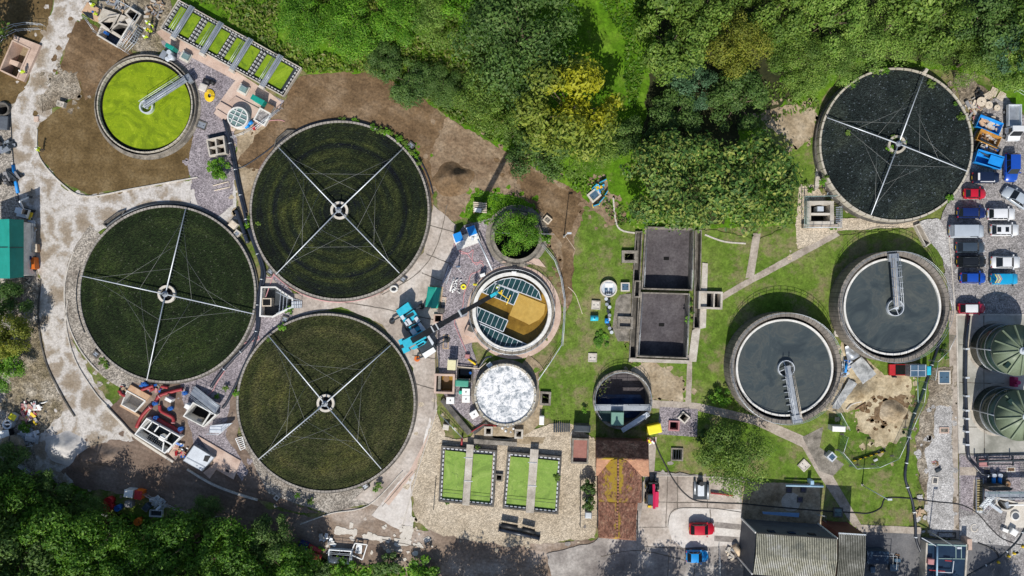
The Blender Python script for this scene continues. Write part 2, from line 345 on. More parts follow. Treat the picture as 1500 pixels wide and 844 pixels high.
# --- roofs
def mk_tile():
    b=NB('clay_tile'); p=b.pos(); n=b.noise(p,1.2,6,.7); col=b.ramp(n,[(.33,(.14,.065,.045)),(.5,(.235,.115,.08)),(.66,(.36,.22,.15))])
    sx=b.new('ShaderNodeSeparateXYZ'); b.link(p,sx.inputs[0])
    v=b.new('ShaderNodeTexVoronoi'); v.inputs['Scale'].default_value=4.2; b.link(p,v.inputs[0]); hs=b.new('ShaderNodeSeparateColor'); b.link(v.outputs['Color'],hs.inputs[0])
    col=b.mix(1,col,b.ramp(hs.outputs[0],[(0,(.6,.58,.58)),(.5,(1,1,1)),(1,(1.45,1.4,1.35))]),'MULTIPLY')
    f=b.noise(p,4,4,.8); return b,p,sx,b.mix(1,col,b.ramp(f,[(.3,(.6,)*3),(.7,(1.4,)*3)]),'MULTIPLY')
b,p,sx,c=mk_tile(); tile_m=b.end(c,.9,0,.2)
def mk_lichen(x0,wd,name):                  # clay tile with yellow lichen settled along the ridge
    b,p,sx,c=mk_tile(); b.m.name=name; dx=b.math('ABSOLUTE',b.math('SUBTRACT',sx.outputs[0],x0))
    n=b.noise(p,.55,9,.82); k=b.math('ADD',b.math('DIVIDE',dx,wd),b.math('MULTIPLY',b.math('SUBTRACT',n,.5),6.5))
    f=b.ramp(k,[(.35,(1,1,1)),(.7,(0,0,0))]); return b.end(b.mix(b.math('MULTIPLY',f,.9),c,(.42,.29,.03)),.92,0,.2)
def mk_corr(name,c0,c1,c2,per,ang):
    b=NB(name); p=b.pos(); sx=b.new('ShaderNodeSeparateXYZ'); b.link(p,sx.inputs[0])
    q=b.math('ADD',b.math('MULTIPLY',sx.outputs[0],math.cos(ang)),b.math('MULTIPLY',sx.outputs[1],math.sin(ang)))
    n=b.noise(p,.4,7,.7); return b.end(b.mix(1,b.ramp(n,[(.35,c0),(.5,c1),(.64,c2)]),b.ramp(b.noise(p,3,4,.8),[(.3,(.7,)*3),(.7,(1.3,)*3)]),'MULTIPLY'),.9,0,.2)
# --- leaves
def mk_leaf(name,cols,patch=None,big=.35):
    b=NB(name); g=b.new('ShaderNodeNewGeometry'); r=g.outputs['Random Per Island']
    col=b.ramp(r,[(i/(len(cols)-1),c) for i,c in enumerate(cols)])
    n=b.noise(g.outputs['Position'],big,3,.6); col=b.mix(1,col,b.ramp(n,[(.35,(.62,.66,.62)),(.65,(1.35,1.25,1.2))]),'MULTIPLY')
    if patch:
        pc,cx,cy,rr=patch; sx=b.new('ShaderNodeSeparateXYZ'); b.link(g.outputs['Position'],sx.inputs[0])
        d=b.math('SQRT',b.math('ADD',b.math('POWER',b.math('SUBTRACT',sx.outputs[0],cx),2),b.math('POWER',b.math('SUBTRACT',sx.outputs[1],cy),2)))
        n3=b.noise(g.outputs['Position'],.5,4,.7); k=b.math('ADD',b.math('DIVIDE',d,rr),b.math('MULTIPLY',b.math('SUBTRACT',n3,.5),2.2))
        f=b.ramp(k,[(.7,(1,1,1)),(1.05,(0,0,0))]); col=b.mix(b.math('MULTIPLY',f,.9),col,pc)
    out=b.n['Material Output']; b.end(col,.55,0,.35)
    tr=b.new('ShaderNodeBsdfTranslucent'); b.link(col,tr.inputs[0]); mx=b.new('ShaderNodeMixShader'); mx.inputs[0].default_value=.32
    b.link(b.b.outputs[0],mx.inputs[1]); b.link(tr.outputs[0],mx.inputs[2]); b.link(mx.outputs[0],out.inputs[0]); return b.m
leaf_mid=mk_leaf('mid_leaf',[(.075,.16,.018),(.135,.24,.035),(.21,.31,.06)])
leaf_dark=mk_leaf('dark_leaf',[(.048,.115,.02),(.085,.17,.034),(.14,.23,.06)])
leaf_lush=mk_leaf('lush_leaf',[(.055,.18,.006),(.11,.29,.014),(.21,.38,.04)])
leaf_pale=mk_leaf('pale_leaf',[(.11,.22,.03),(.18,.32,.05),(.27,.39,.09)])
leaf_olive=mk_leaf('olive_leaf',[(.14,.19,.018),(.21,.25,.03),(.29,.30,.045)])
leaf_gloss=mk_leaf('glossy_leaf',[(.04,.11,.022),(.08,.18,.03),(.19,.29,.06),(.33,.37,.085)])  # bright end of the ramp paints highlights onto some leaves
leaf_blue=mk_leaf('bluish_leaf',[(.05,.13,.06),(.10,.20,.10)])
bark=M('bark',[(.10,.075,.05),(.18,.14,.10)],2,.95)
# ------------------------------------------------------------------ the ground: stacked sheets, with real holes where pits go down
HOLES=[]; SHEETS=[]; LEVEL=[0]
def rag(pts,amp,step=.5,seed=0):
    out=[]; n=len(pts)
    for i in range(n):
        a,b=Vector(pts[i][:2]),Vector(pts[(i+1)%n][:2]); L=(b-a).length; m=max(1,int(L/step)); t=(b-a)/max(L,1e-6); nn=Vector((-t.y,t.x))
        for k in range(m):
            p=a+(b-a)*k/m
            if amp: p=p+nn*amp*(noise.noise(Vector((p.x*.45,p.y*.45,seed)))*1.3+noise.noise(Vector((p.x*1.7,p.y*1.7,seed+9)))*.9)
            out.append((p.x,p.y))
    return out
BOXES=[]
def level(poly,pad):                        # the lowest layer free of whatever already lies here
    xs=[p[0] for p in poly]; ys=[p[1] for p in poly]; b=(min(xs)-pad,max(xs)+pad,min(ys)-pad,max(ys)+pad)
    L=1+max([l for q,l in BOXES if q[0]<b[1] and q[1]>b[0] and q[2]<b[3] and q[3]>b[2]],default=0); BOXES.append((b,L)); return L
def zone(name,mat,pts,amp=.25,blobs=0,step=.5,lvl=None):
    LEVEL[0]+=1; mb=MB(); seed=LEVEL[0]*3.7
    wp=[P(x,y,0) for x,y in pts]; poly=rag(wp,amp,step,seed); z=.004*level(poly,1.6 if blobs else .1); mb.add([(x,y,z) for x,y in poly],[list(range(len(poly)))])
    rr=random.Random(LEVEL[0])
    for k in range(blobs):                  # loose patches along the edge
        i=rr.randrange(len(poly)); cx=poly[i][0]+rr.gauss(0,.9); cy=poly[i][1]+rr.gauss(0,.9); r=rr.uniform(.12,.55); m=9
        q=[(cx+r*rr.uniform(.5,1.3)*math.cos(2*math.pi*j/m),cy+r*rr.uniform(.5,1.3)*math.sin(2*math.pi*j/m),z-.002) for j in range(m)]
        mb.add(q,[list(range(m))])
    o=mb.build(name,mat,recalc=False); o['kind']='structure'; SHEETS.append(o); return o
def cut_holes():
    for o in SHEETS:
        me=o.data; off=o.location; xs=[v.co.x+off.x for v in me.vertices]; ys=[v.co.y+off.y for v in me.vertices]
        bb=(min(xs),max(xs),min(ys),max(ys)); bm=bmesh.new(); bm.from_mesh(me)
        for f in bm.faces:
            f.normal_update()
            if f.normal.z<0: f.normal_flip()
        bmesh.ops.triangulate(bm,faces=bm.faces)
        for H in HOLES:
            hx=[p[0] for p in H]; hy=[p[1] for p in H]
            if max(hx)<bb[0] or min(hx)>bb[1] or max(hy)<bb[2] or min(hy)>bb[3]: continue
            n=len(H); a=sum(H[i][0]*H[(i+1)%n][1]-H[(i+1)%n][0]*H[i][1] for i in range(n)); Hc=H if a>0 else H[::-1]
            for i in range(n):
                p=Vector((Hc[i][0]-off.x,Hc[i][1]-off.y,0)); q=Vector((Hc[(i+1)%n][0]-off.x,Hc[(i+1)%n][1]-off.y,0)); t=(q-p).normalized()
                fs=[f for f in bm.faces if min(v.co.x for v in f.verts)<=max(hx)-off.x and max(v.co.x for v in f.verts)>=min(hx)-off.x and min(v.co.y for v in f.verts)<=max(hy)-off.y and max(v.co.y for v in f.verts)>=min(hy)-off.y]
                if not fs: break
                gs=set(fs)|{e for f in fs for e in f.edges}|{v for f in fs for v in f.verts}
                bmesh.ops.bisect_plane(bm,geom=list(gs),plane_co=p,plane_no=Vector((t.y,-t.x,0)),dist=1e-5)
            dead=[]
            for f in bm.faces:
                c=f.calc_center_median(); ok=True
                for i in range(n):
                    p,q=Hc[i],Hc[(i+1)%n]
                    if (q[0]-p[0])*(c.y+off.y-p[1])-(q[1]-p[1])*(c.x+off.x-p[0])<-1e-6: ok=False; break
                if ok: dead.append(f)
            if dead: bmesh.ops.delete(bm,geom=dead,context='FACES')
        bm.to_mesh(me); bm.free(); me.update()
# base sheet to the horizon
mb=MB(); mb.add([(-600,-600,0),(600,-600,0),(600,600,0),(-600,600,0)],[[0,1,2,3]]); SHEETS.append(struct('ground',mb,wild_m))
# left side
zone('soil',soil_dark,[(-80,-120),(95,-120),(70,40),(30,150),(-80,170)],.3,20)
zone('gravel',gravel_grey,[(-80,150),(25,150),(40,330),(60,420),(60,520),(110,640),(90,710),(20,690),(-80,640)],.4,60)
zone('gravel',rubble_path,[(30,470),(62,470),(100,600),(60,640),(20,610),(5,600),(15,560)],.5,60)
zone('haul_road',haul,[(98,-130),(155,-130),(132,0),(112,35),(85,100),(70,140),(80,150),(75,165),(55,190),(55,225),(95,275),(130,287),(290,262),(345,255),(345,330),(300,310),(245,300),(180,320),(140,345),(118,385),(100,440),(108,500),(140,560),(170,600),(200,640),(200,680),(100,710),(55,690),(50,650),(95,600),(70,540),(56,470),(60,410),(35,330),(22,260),(15,170),(35,130),(60,60),(80,10)],.35,110)
zone('soil',soil,[(112,35),(128,30),(195,78),(215,85),(160,150),(140,150),(125,148),(115,115),(82,112),(85,100)],.3,30)
zone('soil',soil_dark,[(115,115),(125,148),(160,120),(200,100),(290,150),(276,262),(210,273),(128,285),(92,268),(60,230),(52,200),(58,180),(75,168),(100,150),(118,140)],.2,16)
zone('soil',dirt_grey,[(75,110),(112,105),(117,138),(100,150),(78,158),(60,170),(58,150)],.5,30)
zone('gravel',rubble_path,[(180,-90),(262,-90),(250,20),(238,45),(246,70),(230,80),(196,76),(180,70),(140,20)],.4,30)
zone('gravel',gravel_purple,[(236,60),(250,60),(345,110),(420,150),(400,180),(395,200),(345,215),(340,300),(318,318),(290,300),(275,240),(285,190),(282,150),(262,105)],.15,20)
zone('slab',concrete_pink,[(229,47),(240,42),(336,98),(398,138),(412,150),(396,200),(337,192),(345,157),(314,166),(323,148),(345,118),(257,72),(247,66)],.03)
zone('slab',concrete_pink,[(252,90),(272,100),(279,116),(274,118),(258,105)],.03)
zone('gravel',soil_tan,[(340,165),(395,190),(440,175),(420,240),(385,260),(365,320),(350,330),(345,210)],.35,40)
# north soil band and meadow
zone('meadow',meadow_m,[(258,-4),(300,-130),(300,-320),(1700,-320),(1700,160),(1500,165),(1440,112),(1400,104),(1240,90),(1190,170),(1160,330),(900,340),(855,300),(790,255),(700,200),(655,172),(600,130),(545,108),(450,110),(438,98)],.3,60)
zone('woodland_floor',shaded_wood_floor,[(930,-200),(1560,-200),(1560,70),(1400,95),(1250,85),(1190,120),(1130,165),(1085,190),(1060,330),(960,305),(935,250),(940,190),(950,130),(965,60)],.5,40)  # dark sheet under the trees, shade of the gaps in its colour
zone('woodland_floor',shaded_wood_floor,[(-80,700),(60,700),(150,750),(330,785),(460,810),(520,840),(520,1000),(-80,1000)],.5,20)
zone('soil',soil,[(345,240),(375,200),(410,160),(430,128),(440,112),(480,106),(548,107),(602,130),(656,172),(632,300),(560,210),(500,180),(420,200),(380,250)],.35,60)
zone('soil',soil_pale,[(656,172),(700,198),(790,250),(852,286),(864,300),(848,345),(846,420),(825,470),(820,400),(805,345),(770,290),(700,282),(690,320),(645,330),(640,290),(626,235),(635,215)],.35,70)
zone('soil',soil,[(740,225),(795,255),(850,290),(858,300),(838,330),(842,420),(826,440),(822,360),(800,320),(770,290)],.4,40)
zone('grass_verge',meadow_m,[(690,285),(705,278),(770,292),(790,300),(760,312),(735,320),(715,330),(690,322),(678,318)],.4,40)
zone('grass_verge',meadow_m,[(560,195),(580,200),(612,225),(620,240),(610,236),(590,220)],.15,20)
# centre yard
zone('gravel',gravel_grey,arc(245,432,152,100,222,40)+arc(245,432,126,222,100,30),.1,10)
zone('mud_road',mud,[(95,690),(160,645),(200,645),(250,665),(330,700),(390,745),(470,760),(560,745),(600,790),(640,770),(800,780),(800,900),(430,800),(330,770),(200,725),(110,715)],.35,60)
zone('road',road_brown,[(440,765),(475,755),(560,735),(610,775),(650,785),(800,795),(890,790),(1095,780),(1095,900),(640,900),(560,800),(480,790)],.3,60)
zone('gravel',gravel_grey,[(342,640),(390,722),(478,752),(555,735),(560,715),(478,715),(400,690),(365,640)],.12,10)
zone('yard',mud,[(160,600),(195,560),(290,565),(345,570),(350,640),(392,722),(470,752),(440,752),(330,715),(215,660)],.2,20)
zone('yard',gravel_purple,[(370,440),(400,400),(440,440),(480,440),(380,520),(345,560),(335,600),(330,640),(365,690),(355,705),(340,680),(285,655),(262,560),(330,530)],.2,10)
zone('yard',slab_m,[(385,395),(420,430),(560,430),(620,370),(635,300),(668,330),(664,350),(668,362),(640,440),(645,480),(637,520),(640,600),(645,640),(610,725),(560,745),(520,730),(560,690),(600,640),(605,540),(560,475),(500,450),(430,462),(385,430)],.12,10)
zone('slab',slab_pale,[(600,690),(615,672),(630,610),(640,640),(602,710),(605,772),(588,768),(590,778),(545,755),(560,735),(590,700)],.12,4)
zone('kerb_strip',concrete_pink,[(562,735),(600,690),(636,618),(640,628),(606,694),(570,740)],.03)
zone('gravel',gravel_cream,[(640,600),(652,640),(700,650),(830,615),(880,650),(872,790),(800,795),(750,800),(650,785),(610,765),(602,710),(618,660)],.3,50)
zone('gravel',gravel_purple,[(668,345),(680,330),(725,318),(745,388),(700,420),(690,465),(692,510),(700,535),(735,600),(700,628),(655,590),(645,560),(640,510),(640,440)],.05)
zone('slab',concrete_pink,arc(753,457,69,0,360,48)[:-1],.03)
zone('slab',concrete_pink,[(667,468),(684,463),(698,482),(712,494),(718,500),(690,502),(680,505)],.02)
zone('slab',concrete_old,arc(757,346,46,0,360,36)[:-1],.05)
zone('slab',soil_tan,arc(741,577,66,-60,110,30)+[(800,640),(795,650),(640,650),(690,640)],.1,6)
zone('pad',concrete_pink,[(735,385),(770,385),(800,392),(790,380),(770,376),(740,378)],.02)
# lawns
zone('lawn',lawn_m,[(820,480),(838,440),(842,350),(858,305),(900,310),(932,335),(935,360),(915,440),(912,560),(880,570),(866,620),(836,622),(795,610),(790,548),(812,525)],.25,40)
zone('lawn',lawn_m,[(1020,335),(1110,350),(1160,330),(1160,230),(1190,170),(1205,240),(1170,340),(1225,345),(1330,335),(1350,360),(1392,470),(1392,570),(1360,600),(1330,770),(1245,780),(1160,730),(1110,720),(1010,690),(940,690),(955,595),(925,540),(930,520),(1010,525),(1020,440)],.25,50)
zone('lawn',lawn_m,[(1085,180),(1160,155),(1200,150),(1195,260),(1165,345),(1150,345),(1155,250),(1120,190)],.35,40)
zone('bare_patch',soil_tan,[(1110,165),(1150,155),(1195,158),(1192,200),(1170,215),(1155,200),(1120,185)],.5,60)
zone('bare_patch',soil_pale,[(868,265),(888,262),(896,300),(905,322),(895,330),(880,315),(862,310)],.4,30)
zone('bare_patch',soil_tan,[(925,535),(960,532),(1000,560),(1000,590),(960,585),(935,560)],.4,60)
# paths
zone('path',path_m,[(1048,436),(1085,414),(1160,372),(1200,350),(1222,337),(1230,345),(1165,381),(1090,421),(1052,444)],.03)
zone('path',path_m,[(1103,342),(1114,342),(1104,405),(1092,408)],.03)
zone('path',path_m,[(1007,520),(1014,520),(1012,600),(1003,600)],.03)
zone('path',path_m,[(955,586),(1020,590),(1110,610),(1180,640),(1210,680),(1262,770),(1250,772),(1195,690),(1175,655),(1105,622),(1015,600),(955,598)],.03)
zone('path',concrete_old,[(1175,640),(1205,625),(1200,655),(1236,680),(1220,697),(1200,690)],.03)
zone('pad',gravel_purple,[(966,596),(1022,599),(1021,640),(964,636)],.02)
zone('gravel',gravel_cream,[(1165,330),(1170,270),(1195,270),(1225,320),(1345,322),(1340,333),(1228,338),(1190,358),(1168,365)],.1,10)
zone('gravel',sand_m,[(1232,500),(1262,520),(1290,545),(1300,575),(1255,600),(1225,605),(1210,600),(1225,570)],.2,20)
zone('soil',sand_m,[(1290,545),(1330,548),(1335,570),(1330,620),(1312,650),(1285,648),(1262,630),(1255,600),(1270,570)],.8,70)
zone('soil',soil,[(1288,590),(1325,580),(1330,606),(1306,626),(1276,612)],.8,60)
# car park and digesters
zone('car_park',carpark_m,[(1372,335),(1400,270),(1428,195),(1440,150),(1470,140),(1500,170),(1620,170),(1620,470),(1396,470),(1388,420)],.15,16)
zone('gravel',gravel_white,[(1345,325),(1375,320),(1388,340),(1392,400),(1380,380),(1360,350)],.2,12)
zone('soil',dirt_grey,[(1395,105),(1420,112),(1452,140),(1440,160),(1410,155)],.25,20)
zone('path',path_m,[(1389,455),(1400,455),(1404,790),(1393,790)],.02)
zone('gravel',dirt_grey,[(1365,540),(1394,535),(1394,790),(1362,770),(1345,700),(1340,640),(1355,590)],.3,40)
zone('gravel',gravel_white,[(1370,595),(1394,594),(1396,790),(1362,784),(1356,730),(1360,690),(1352,660),(1368,640)],.25,40)
zone('apron',apron_m,[(1399,462),(1640,462),(1640,664),(1404,664)],.02)
zone('tarmac',carpark_m,[(1404,665),(1640,665),(1640,900),(1404,900)],.02)
zone('gravel',gravel_purple,[(1406,668),(1493,668),(1494,740),(1425,750),(1406,745)],.02)
zone('gravel',gravel_white,[(1404,757),(1430,752),(1478,800),(1482,795),(1500,770),(1500,800),(1478,812),(1420,800),(1404,790)],.2,16)
zone('slab',concrete_pale,[(1477,735),(1640,735),(1640,775),(1470,772)],.03)
zone('slab',path_m,[(1405,684),(1432,684),(1432,696),(1405,696)],.02)
zone('slab',slab_m,[(1425,702),(1432,702),(1430,752),(1424,750)],.02)
# south yard
zone('yard',yard_m,[(875,790),(945,700),(945,690),(1100,700),(1100,900),(820,900),(800,810),(870,795)],.2,20)
zone('yard',slab_m,[(948,694),(1082,700),(1085,770),(1080,800),(985,800),(940,800),(936,770)],.05)
zone('slab',slab_pale,[(978,770),(982,752),(996,744),(1085,746),(1085,798),(1000,802),(984,790)],.03)
zone('slab',yard_m,[(1046,764),(1086,768),(1086,776),(1046,772)],.03)
zone('slab',yard_m,[(1046,784),(1086,787),(1086,795),(1046,792)],.03)
zone('pad',soil_tan,[(1086,706),(1200,708),(1202,770),(1086,775)],.05)
zone('pad',concrete,arc(1158,735,14,0,360,24)[:-1],.02)
zone('yard',tarmac,[(1262,775),(1348,780),(1360,900),(1240,900)],.05)
zone('path',path_m,[(1255,768),(1348,772),(1350,782),(1252,778)],.03)
zone('yard',tarmac,[(1345,786),(1480,800),(1475,900),(1345,900)],.1,8)
zone('slab',slab_m,[(940,700),(958,690),(962,640),(948,640),(944,660)],.02)
for pp in ([(492,773),(524,777),(523,786),(494,782)],[(530,781),(572,787),(570,794),(532,789)],[(577,788),(604,792),(603,800),(580,797)],[(608,796),(618,797),(617,802),(609,801)],[(588,768),(606,772),(602,790),(592,786)]): zone('edging',concrete_pale,pp,.3,8,.3)
# slab joints, cracks and tyre tracks
def strip(name,mat,pts,wd,jit=0,seed=1):
    q=[P(x,y,0) for x,y in smooth_line(pts,8)]; z=.004*level([tuple(p[:2]) for p in q],.3); m=MB(); vs=[]; r=random.Random(seed)
    for i,p in enumerate(q):
        t=(q[min(i+1,len(q)-1)]-q[max(i-1,0)]).normalized(); s_=Vector((-t.y,t.x,0)); a=wd*(1+r.uniform(-jit,jit)); e=s_*r.uniform(-jit,jit)*wd
        vs+=[(p.x+s_.x*a/2+e.x,p.y+s_.y*a/2+e.y,z),(p.x-s_.x*a/2+e.x,p.y-s_.y*a/2+e.y,z)]
    m.add(vs,[[2*i,2*i+2,2*i+3,2*i+1] for i in range(len(q)-1)]); o=m.build(name,mat,recalc=False); o['kind']='structure'; SHEETS.append(o); return o
joint_m=M('joint_dirt',[(.10,.085,.07),(.17,.15,.125)],1.5,.95)
for k,pts in enumerate([[(629,330),(668,341)],[(624,372),(664,388)],[(618,400),(648,412)],[(498,442),(560,452),(640,470)],[(604,520),(640,526)],[(606,562),(640,571)],[(655,300),(640,360),(612,400),(560,432)],[(640,480),(639,540),(636,600)],[(604,690),(560,742)],[(948,735),(1084,737)],[(992,698),(992,746)],[(1035,700),(1036,744)],[(940,772),(980,772)],[(944,800),(1000,803)],[(978,690),(975,772)],[(1040,746),(1041,764)],[(1404,505),(1500,507)],[(1404,560),(1470,562)],[(1404,625),(1500,627)],[(1440,462),(1441,664)],[(560,790),(610,800)],[(980,803),(978,844)],[(1020,803),(1016,844)],[(880,815),(935,806),(1010,822)]]): strip('slab_joint',joint_m,pts,.11,.35,k)
def heap(name,px,py,rx,ry,h,mat,label,cat='heap',ang=0,seed=1):
    mb=MB(); n=28; m=10; c=P(px,py,0); vs=[]; fs=[]; ca,sa=math.cos(-rad(ang)),math.sin(-rad(ang))
    for j in range(m+1):
        t=j/m
        for i in range(n):
            a=2*math.pi*i/n; wob=1+.28*noise.noise(Vector((math.cos(a)*1.5,math.sin(a)*1.5,seed)))
            x=rx*.1*t*wob*math.cos(a); y=ry*.1*t*wob*math.sin(a); X=c.x+ca*x-sa*y; Y=c.y+sa*x+ca*y
            z=h*(.5+.5*math.cos(math.pi*t))*(1+.5*noise.noise(Vector((X*.8,Y*.8,seed))))-.02
            vs.append((X,Y,max(z,-.02) if j<m else -.03))
    for j in range(m):
        for i in range(n): fs.append([j*n+i,j*n+(i+1)%n,(j+1)*n+(i+1)%n,(j+1)*n+i])
    mb.add(vs,fs,True); return one(name,mb,mat,label,cat)
heap('soil_heap',664,264,34,28,1.6,soil,'brown soil heap beside the northern circular filter bed',seed=2)
heap('grit_heap',95,655,34,26,1.3,grit_heap,'pale grey grit heap at the road bend above the dark wood',seed=3)
heap('spoil_heap',140,672,46,22,1.3,mud,'dark reddish spoil heap beside the muddy road',ang=-15,seed=4)
heap('spoil_heap',1306,603,28,22,.9,soil_tan,'dark earth spoil heap inside the green mesh fence',seed=5)
heap('sand_heap',1262,575,40,18,.8,sand_m,'sandy heap beside the crumpled metal sheets between two tanks',ang=-30,seed=6)
# kerbs (real steps)
def kerb(pts,wd=.16,h=.12,mat=kerb_m):
    mb=MB(); q=[P(x,y,0) for x,y in pts]
    for a,b in zip(q,q[1:]): mb.beam(a+Vector((0,0,h/2)),b+Vector((0,0,h/2)),wd,h+.1)
    return struct('kerb',mb,mat)
kerb(smooth_line([(55,190),(58,230),(92,270),(128,288),(200,276),(290,260)]),.2)
kerb(arc(245,432,150,132,205,24),.16); kerb(smooth_line([(100,440),(98,480),(112,530),(140,575),(158,595)]),.14)
kerb(smooth_line([(157,596),(178,618),(200,640),(255,676)]),.32,.3,concrete_pale)
kerb(smooth_line([(275,687),(310,708),(345,722),(378,732)]),.3,.2)
kerb(smooth_line([(440,768),(485,752),(540,740),(590,690)]),.14); kerb([(640,600),(612,690),(590,770)],.12)
kerb(smooth_line([(940,697),(1000,697),(1085,701)]),.12); kerb(smooth_line([(60,410),(57,470),(68,530),(92,580),(110,610)]),.2,.15,concrete_dark)
kerb(smooth_line([(898,290),(905,333),(932,342)]),.22); kerb(smooth_line([(1032,344),(1060,354),(1092,357)]),.22); kerb(smooth_line([(850,620),(836,636),(836,655)]),.12)
kerb(smooth_line([(978,770),(982,752),(996,744),(1040,744),(1072,748),(1085,750)]),.1,.1,concrete_dark)
kerb([(1399,461),(1500,461)],.25,.15); kerb([(1400,462),(1404,664)],.2,.15); kerb(smooth_line([(1388,335),(1394,400),(1398,460)]),.15)
# ------------------------------------------------------------------ builders
def rect(px,py,wd,ht,a,z=0):
    c,s=math.cos(rad(a)),math.sin(rad(a))
    return [(px+c*u-s*v,py+s*u+c*v) for u,v in ((-wd/2,-ht/2),(wd/2,-ht/2),(wd/2,ht/2),(-wd/2,ht/2))]
def inset(pts,d):                            # move each edge of a convex outline inwards (world units)
    n=len(pts); a=sum(pts[i][0]*pts[(i+1)%n][1]-pts[(i+1)%n][0]*pts[i][1] for i in range(n)); s=1 if a>0 else -1; out=[]
    for i in range(n):
        p0,p1,p2=Vector(pts[i-1][:2]),Vector(pts[i][:2]),Vector(pts[(i+1)%n][:2])
        n1=Vector((-(p1-p0).y,(p1-p0).x)).normalized()*s; n2=Vector((-(p2-p1).y,(p2-p1).x)).normalized()*s
        b=(n1+n2); out.append(tuple(p1+b*d/max(.2,1+n1.dot(n2))))
    return out
def frame(mb,outer,inner,z0,z1):             # closed wall between two outlines
    n=len(outer); vs=[];fs=[]
    for o,i in zip(outer,inner): vs+=[(i[0],i[1],z0),(o[0],o[1],z0),(o[0],o[1],z1),(i[0],i[1],z1)]
    for i in range(n):
        a=4*i;b=4*((i+1)%n)
        for k in range(4): fs.append([a+k,a+(k+1)%4,b+(k+1)%4,b+k])
    return mb.add(vs,fs)
_post={}
def rails(parent,name,pts,h=1.1,mat=None,sp=2.0,closed=False,r=.03,posts=True,post_name='post'):
    """pts are world points at the foot; the rail gets its posts as sub-parts"""
    mat=mat or galv; pts=[Vector(p) for p in pts]; loop=pts+[pts[0]] if closed else pts; mb=MB()
    for f in (1,.52): mb.tube([p+Vector((0,0,h*f)) for p in loop],r,5)
    o=mb.build(name,mat,parent)
    key=(round(h,2),round(r,3),mat.name)
    if key not in _post:
        me=MB().cyl(0,0,r*1.1,0,h,6); m=bpy.data.meshes.new(post_name); m.from_pydata(me.v,[],me.f); m.materials.append(mat); _post[key]=m
    if posts:
        spots=[]
        for a,b in zip(loop,loop[1:]):
            L=(b-a).length; k=max(1,round(L/sp)); spots+=[a+(b-a)*i/k for i in range(k)]
        if not closed: spots.append(loop[-1])
        if len(spots)>90: spots=spots[::2]
        for s in spots:
            q=bpy.data.objects.new(post_name,_post[key]); COL.objects.link(q); q.parent=o; q.location=s-WL[o.name]
    return o
def railing(label,pts,z0=0,h=1.1,mat=None,sp=2.0,closed=False,name='railing',cat='railing',group=None):
    w=[P(p[0],p[1],p[2] if len(p)>2 else z0) for p in pts]; t=thing(name,label,cat,pts[0][0],pts[0][1],0,group)
    rails(t,'rail',w,h,mat,sp,closed); return t
def pit(name,label,cat,px,py,wd,ht,a=0,zt=.35,t=.25,depth=1.5,wall=None,floor=None,floor_name='water',group=None,poly=None,fz=None,hole=True):
    """walled pit; wd, ht are the inner opening as seen at the rim"""
    th=thing(name,label,cat,px,py,0,group); inner=[tuple(P(x,y,zt)[:2]) for x,y in (poly or rect(px,py,wd,ht,a))]
    outer=inset(inner,-t); zb=-depth; mb=MB(); frame(mb,outer,inner,zb-.1,zt); mb.build('wall',wall or concrete,th)
    MB().prism(inset(inner,-.02),zb-.05,zb if fz is None else fz).build(floor_name,floor or shadow_water,th)  # default floor carries the pit's shade in its colour
    if hole and depth>0: HOLES.append(inset(inner,-t*.5))
    return th
def cabinet(name,label,cat,px,py,wd,ht,a,h,mat,lid=None,lidname='lid',z0=0,group=None,plinth=None,extra=None):
    """a housed cabinet: body, overhanging lid, door with handle, optional plinth"""
    th=thing(name,label,cat,px,py,z0,group); k=.1*(CAM_H-h)/CAM_H; W,Hh=wd*k,ht*k; p=P(px,py,z0+h); r=-rad(a)
    MB().box(p.x,p.y,z0+(.12 if plinth else 0),z0+h-.06,W*.94,Hh*.94,r).build('body',mat,th)
    m=MB(); n=4; c,s=math.cos(r),math.sin(r)
    vs=[]
    for zz,f in ((z0+h-.06,1),(z0+h,1),(z0+h+.05,.8)):
        for u,v in ((-1,-1),(1,-1),(1,1),(-1,1)): vs.append((p.x+c*u*f*W/2-s*v*f*Hh/2,p.y+s*u*f*W/2+c*v*f*Hh/2,zz))
    m.add(vs,[[3,2,1,0],[8,9,10,11]]+[[4*j+i,4*j+(i+1)%4,4*j+4+(i+1)%4,4*j+4+i] for j in (0,1) for i in range(4)]).build(lidname,lid or mat,th)
    dx,dy=s*Hh*.48,-c*Hh*.48; d=MB().box(p.x+dx,p.y+dy,z0+.2,z0+h-.2,W*.7,.03,r).build('door',mat,th)
    MB().box(p.x+dx*1.08+c*W*.22,p.y+dy*1.08+s*W*.22,z0+h*.45,z0+h*.6,.06,.05,r).build('handle',black_m,d)
    if plinth: MB().box(p.x,p.y,z0-.02,z0+.12,W*1.15,Hh*1.15,r).build('plinth',plinth,th)
    return th
def cover(name,label,px,py,wd,ht,a,mat_in,mat_fr=None,h=.25,group=None,cat='access cover'):
    """access cover: concrete kerb frame, lid with two lifting handles"""
    th=thing(name,label,cat,px,py,0,group); mat_fr=mat_fr or concrete
    o=[tuple(P(x,y,h)[:2]) for x,y in rect(px,py,wd,ht,a)]; i=inset(o,.17); m=MB(); frame(m,o,i,-.02,h); m.build('frame',mat_fr,th)
    l=MB().prism(i,-.02,h-.05).build('lid',mat_in,th); c=P(px,py,h); m=MB()
    for sgn in (-1,1):
        q=Vector((math.cos(-rad(a)),math.sin(-rad(a)),0))*sgn*(wd*.022); m.box(c.x+q.x,c.y+q.y,h-.05,h,.22,.06,-rad(a))
    m.build('handle',dark_steel,l); return th
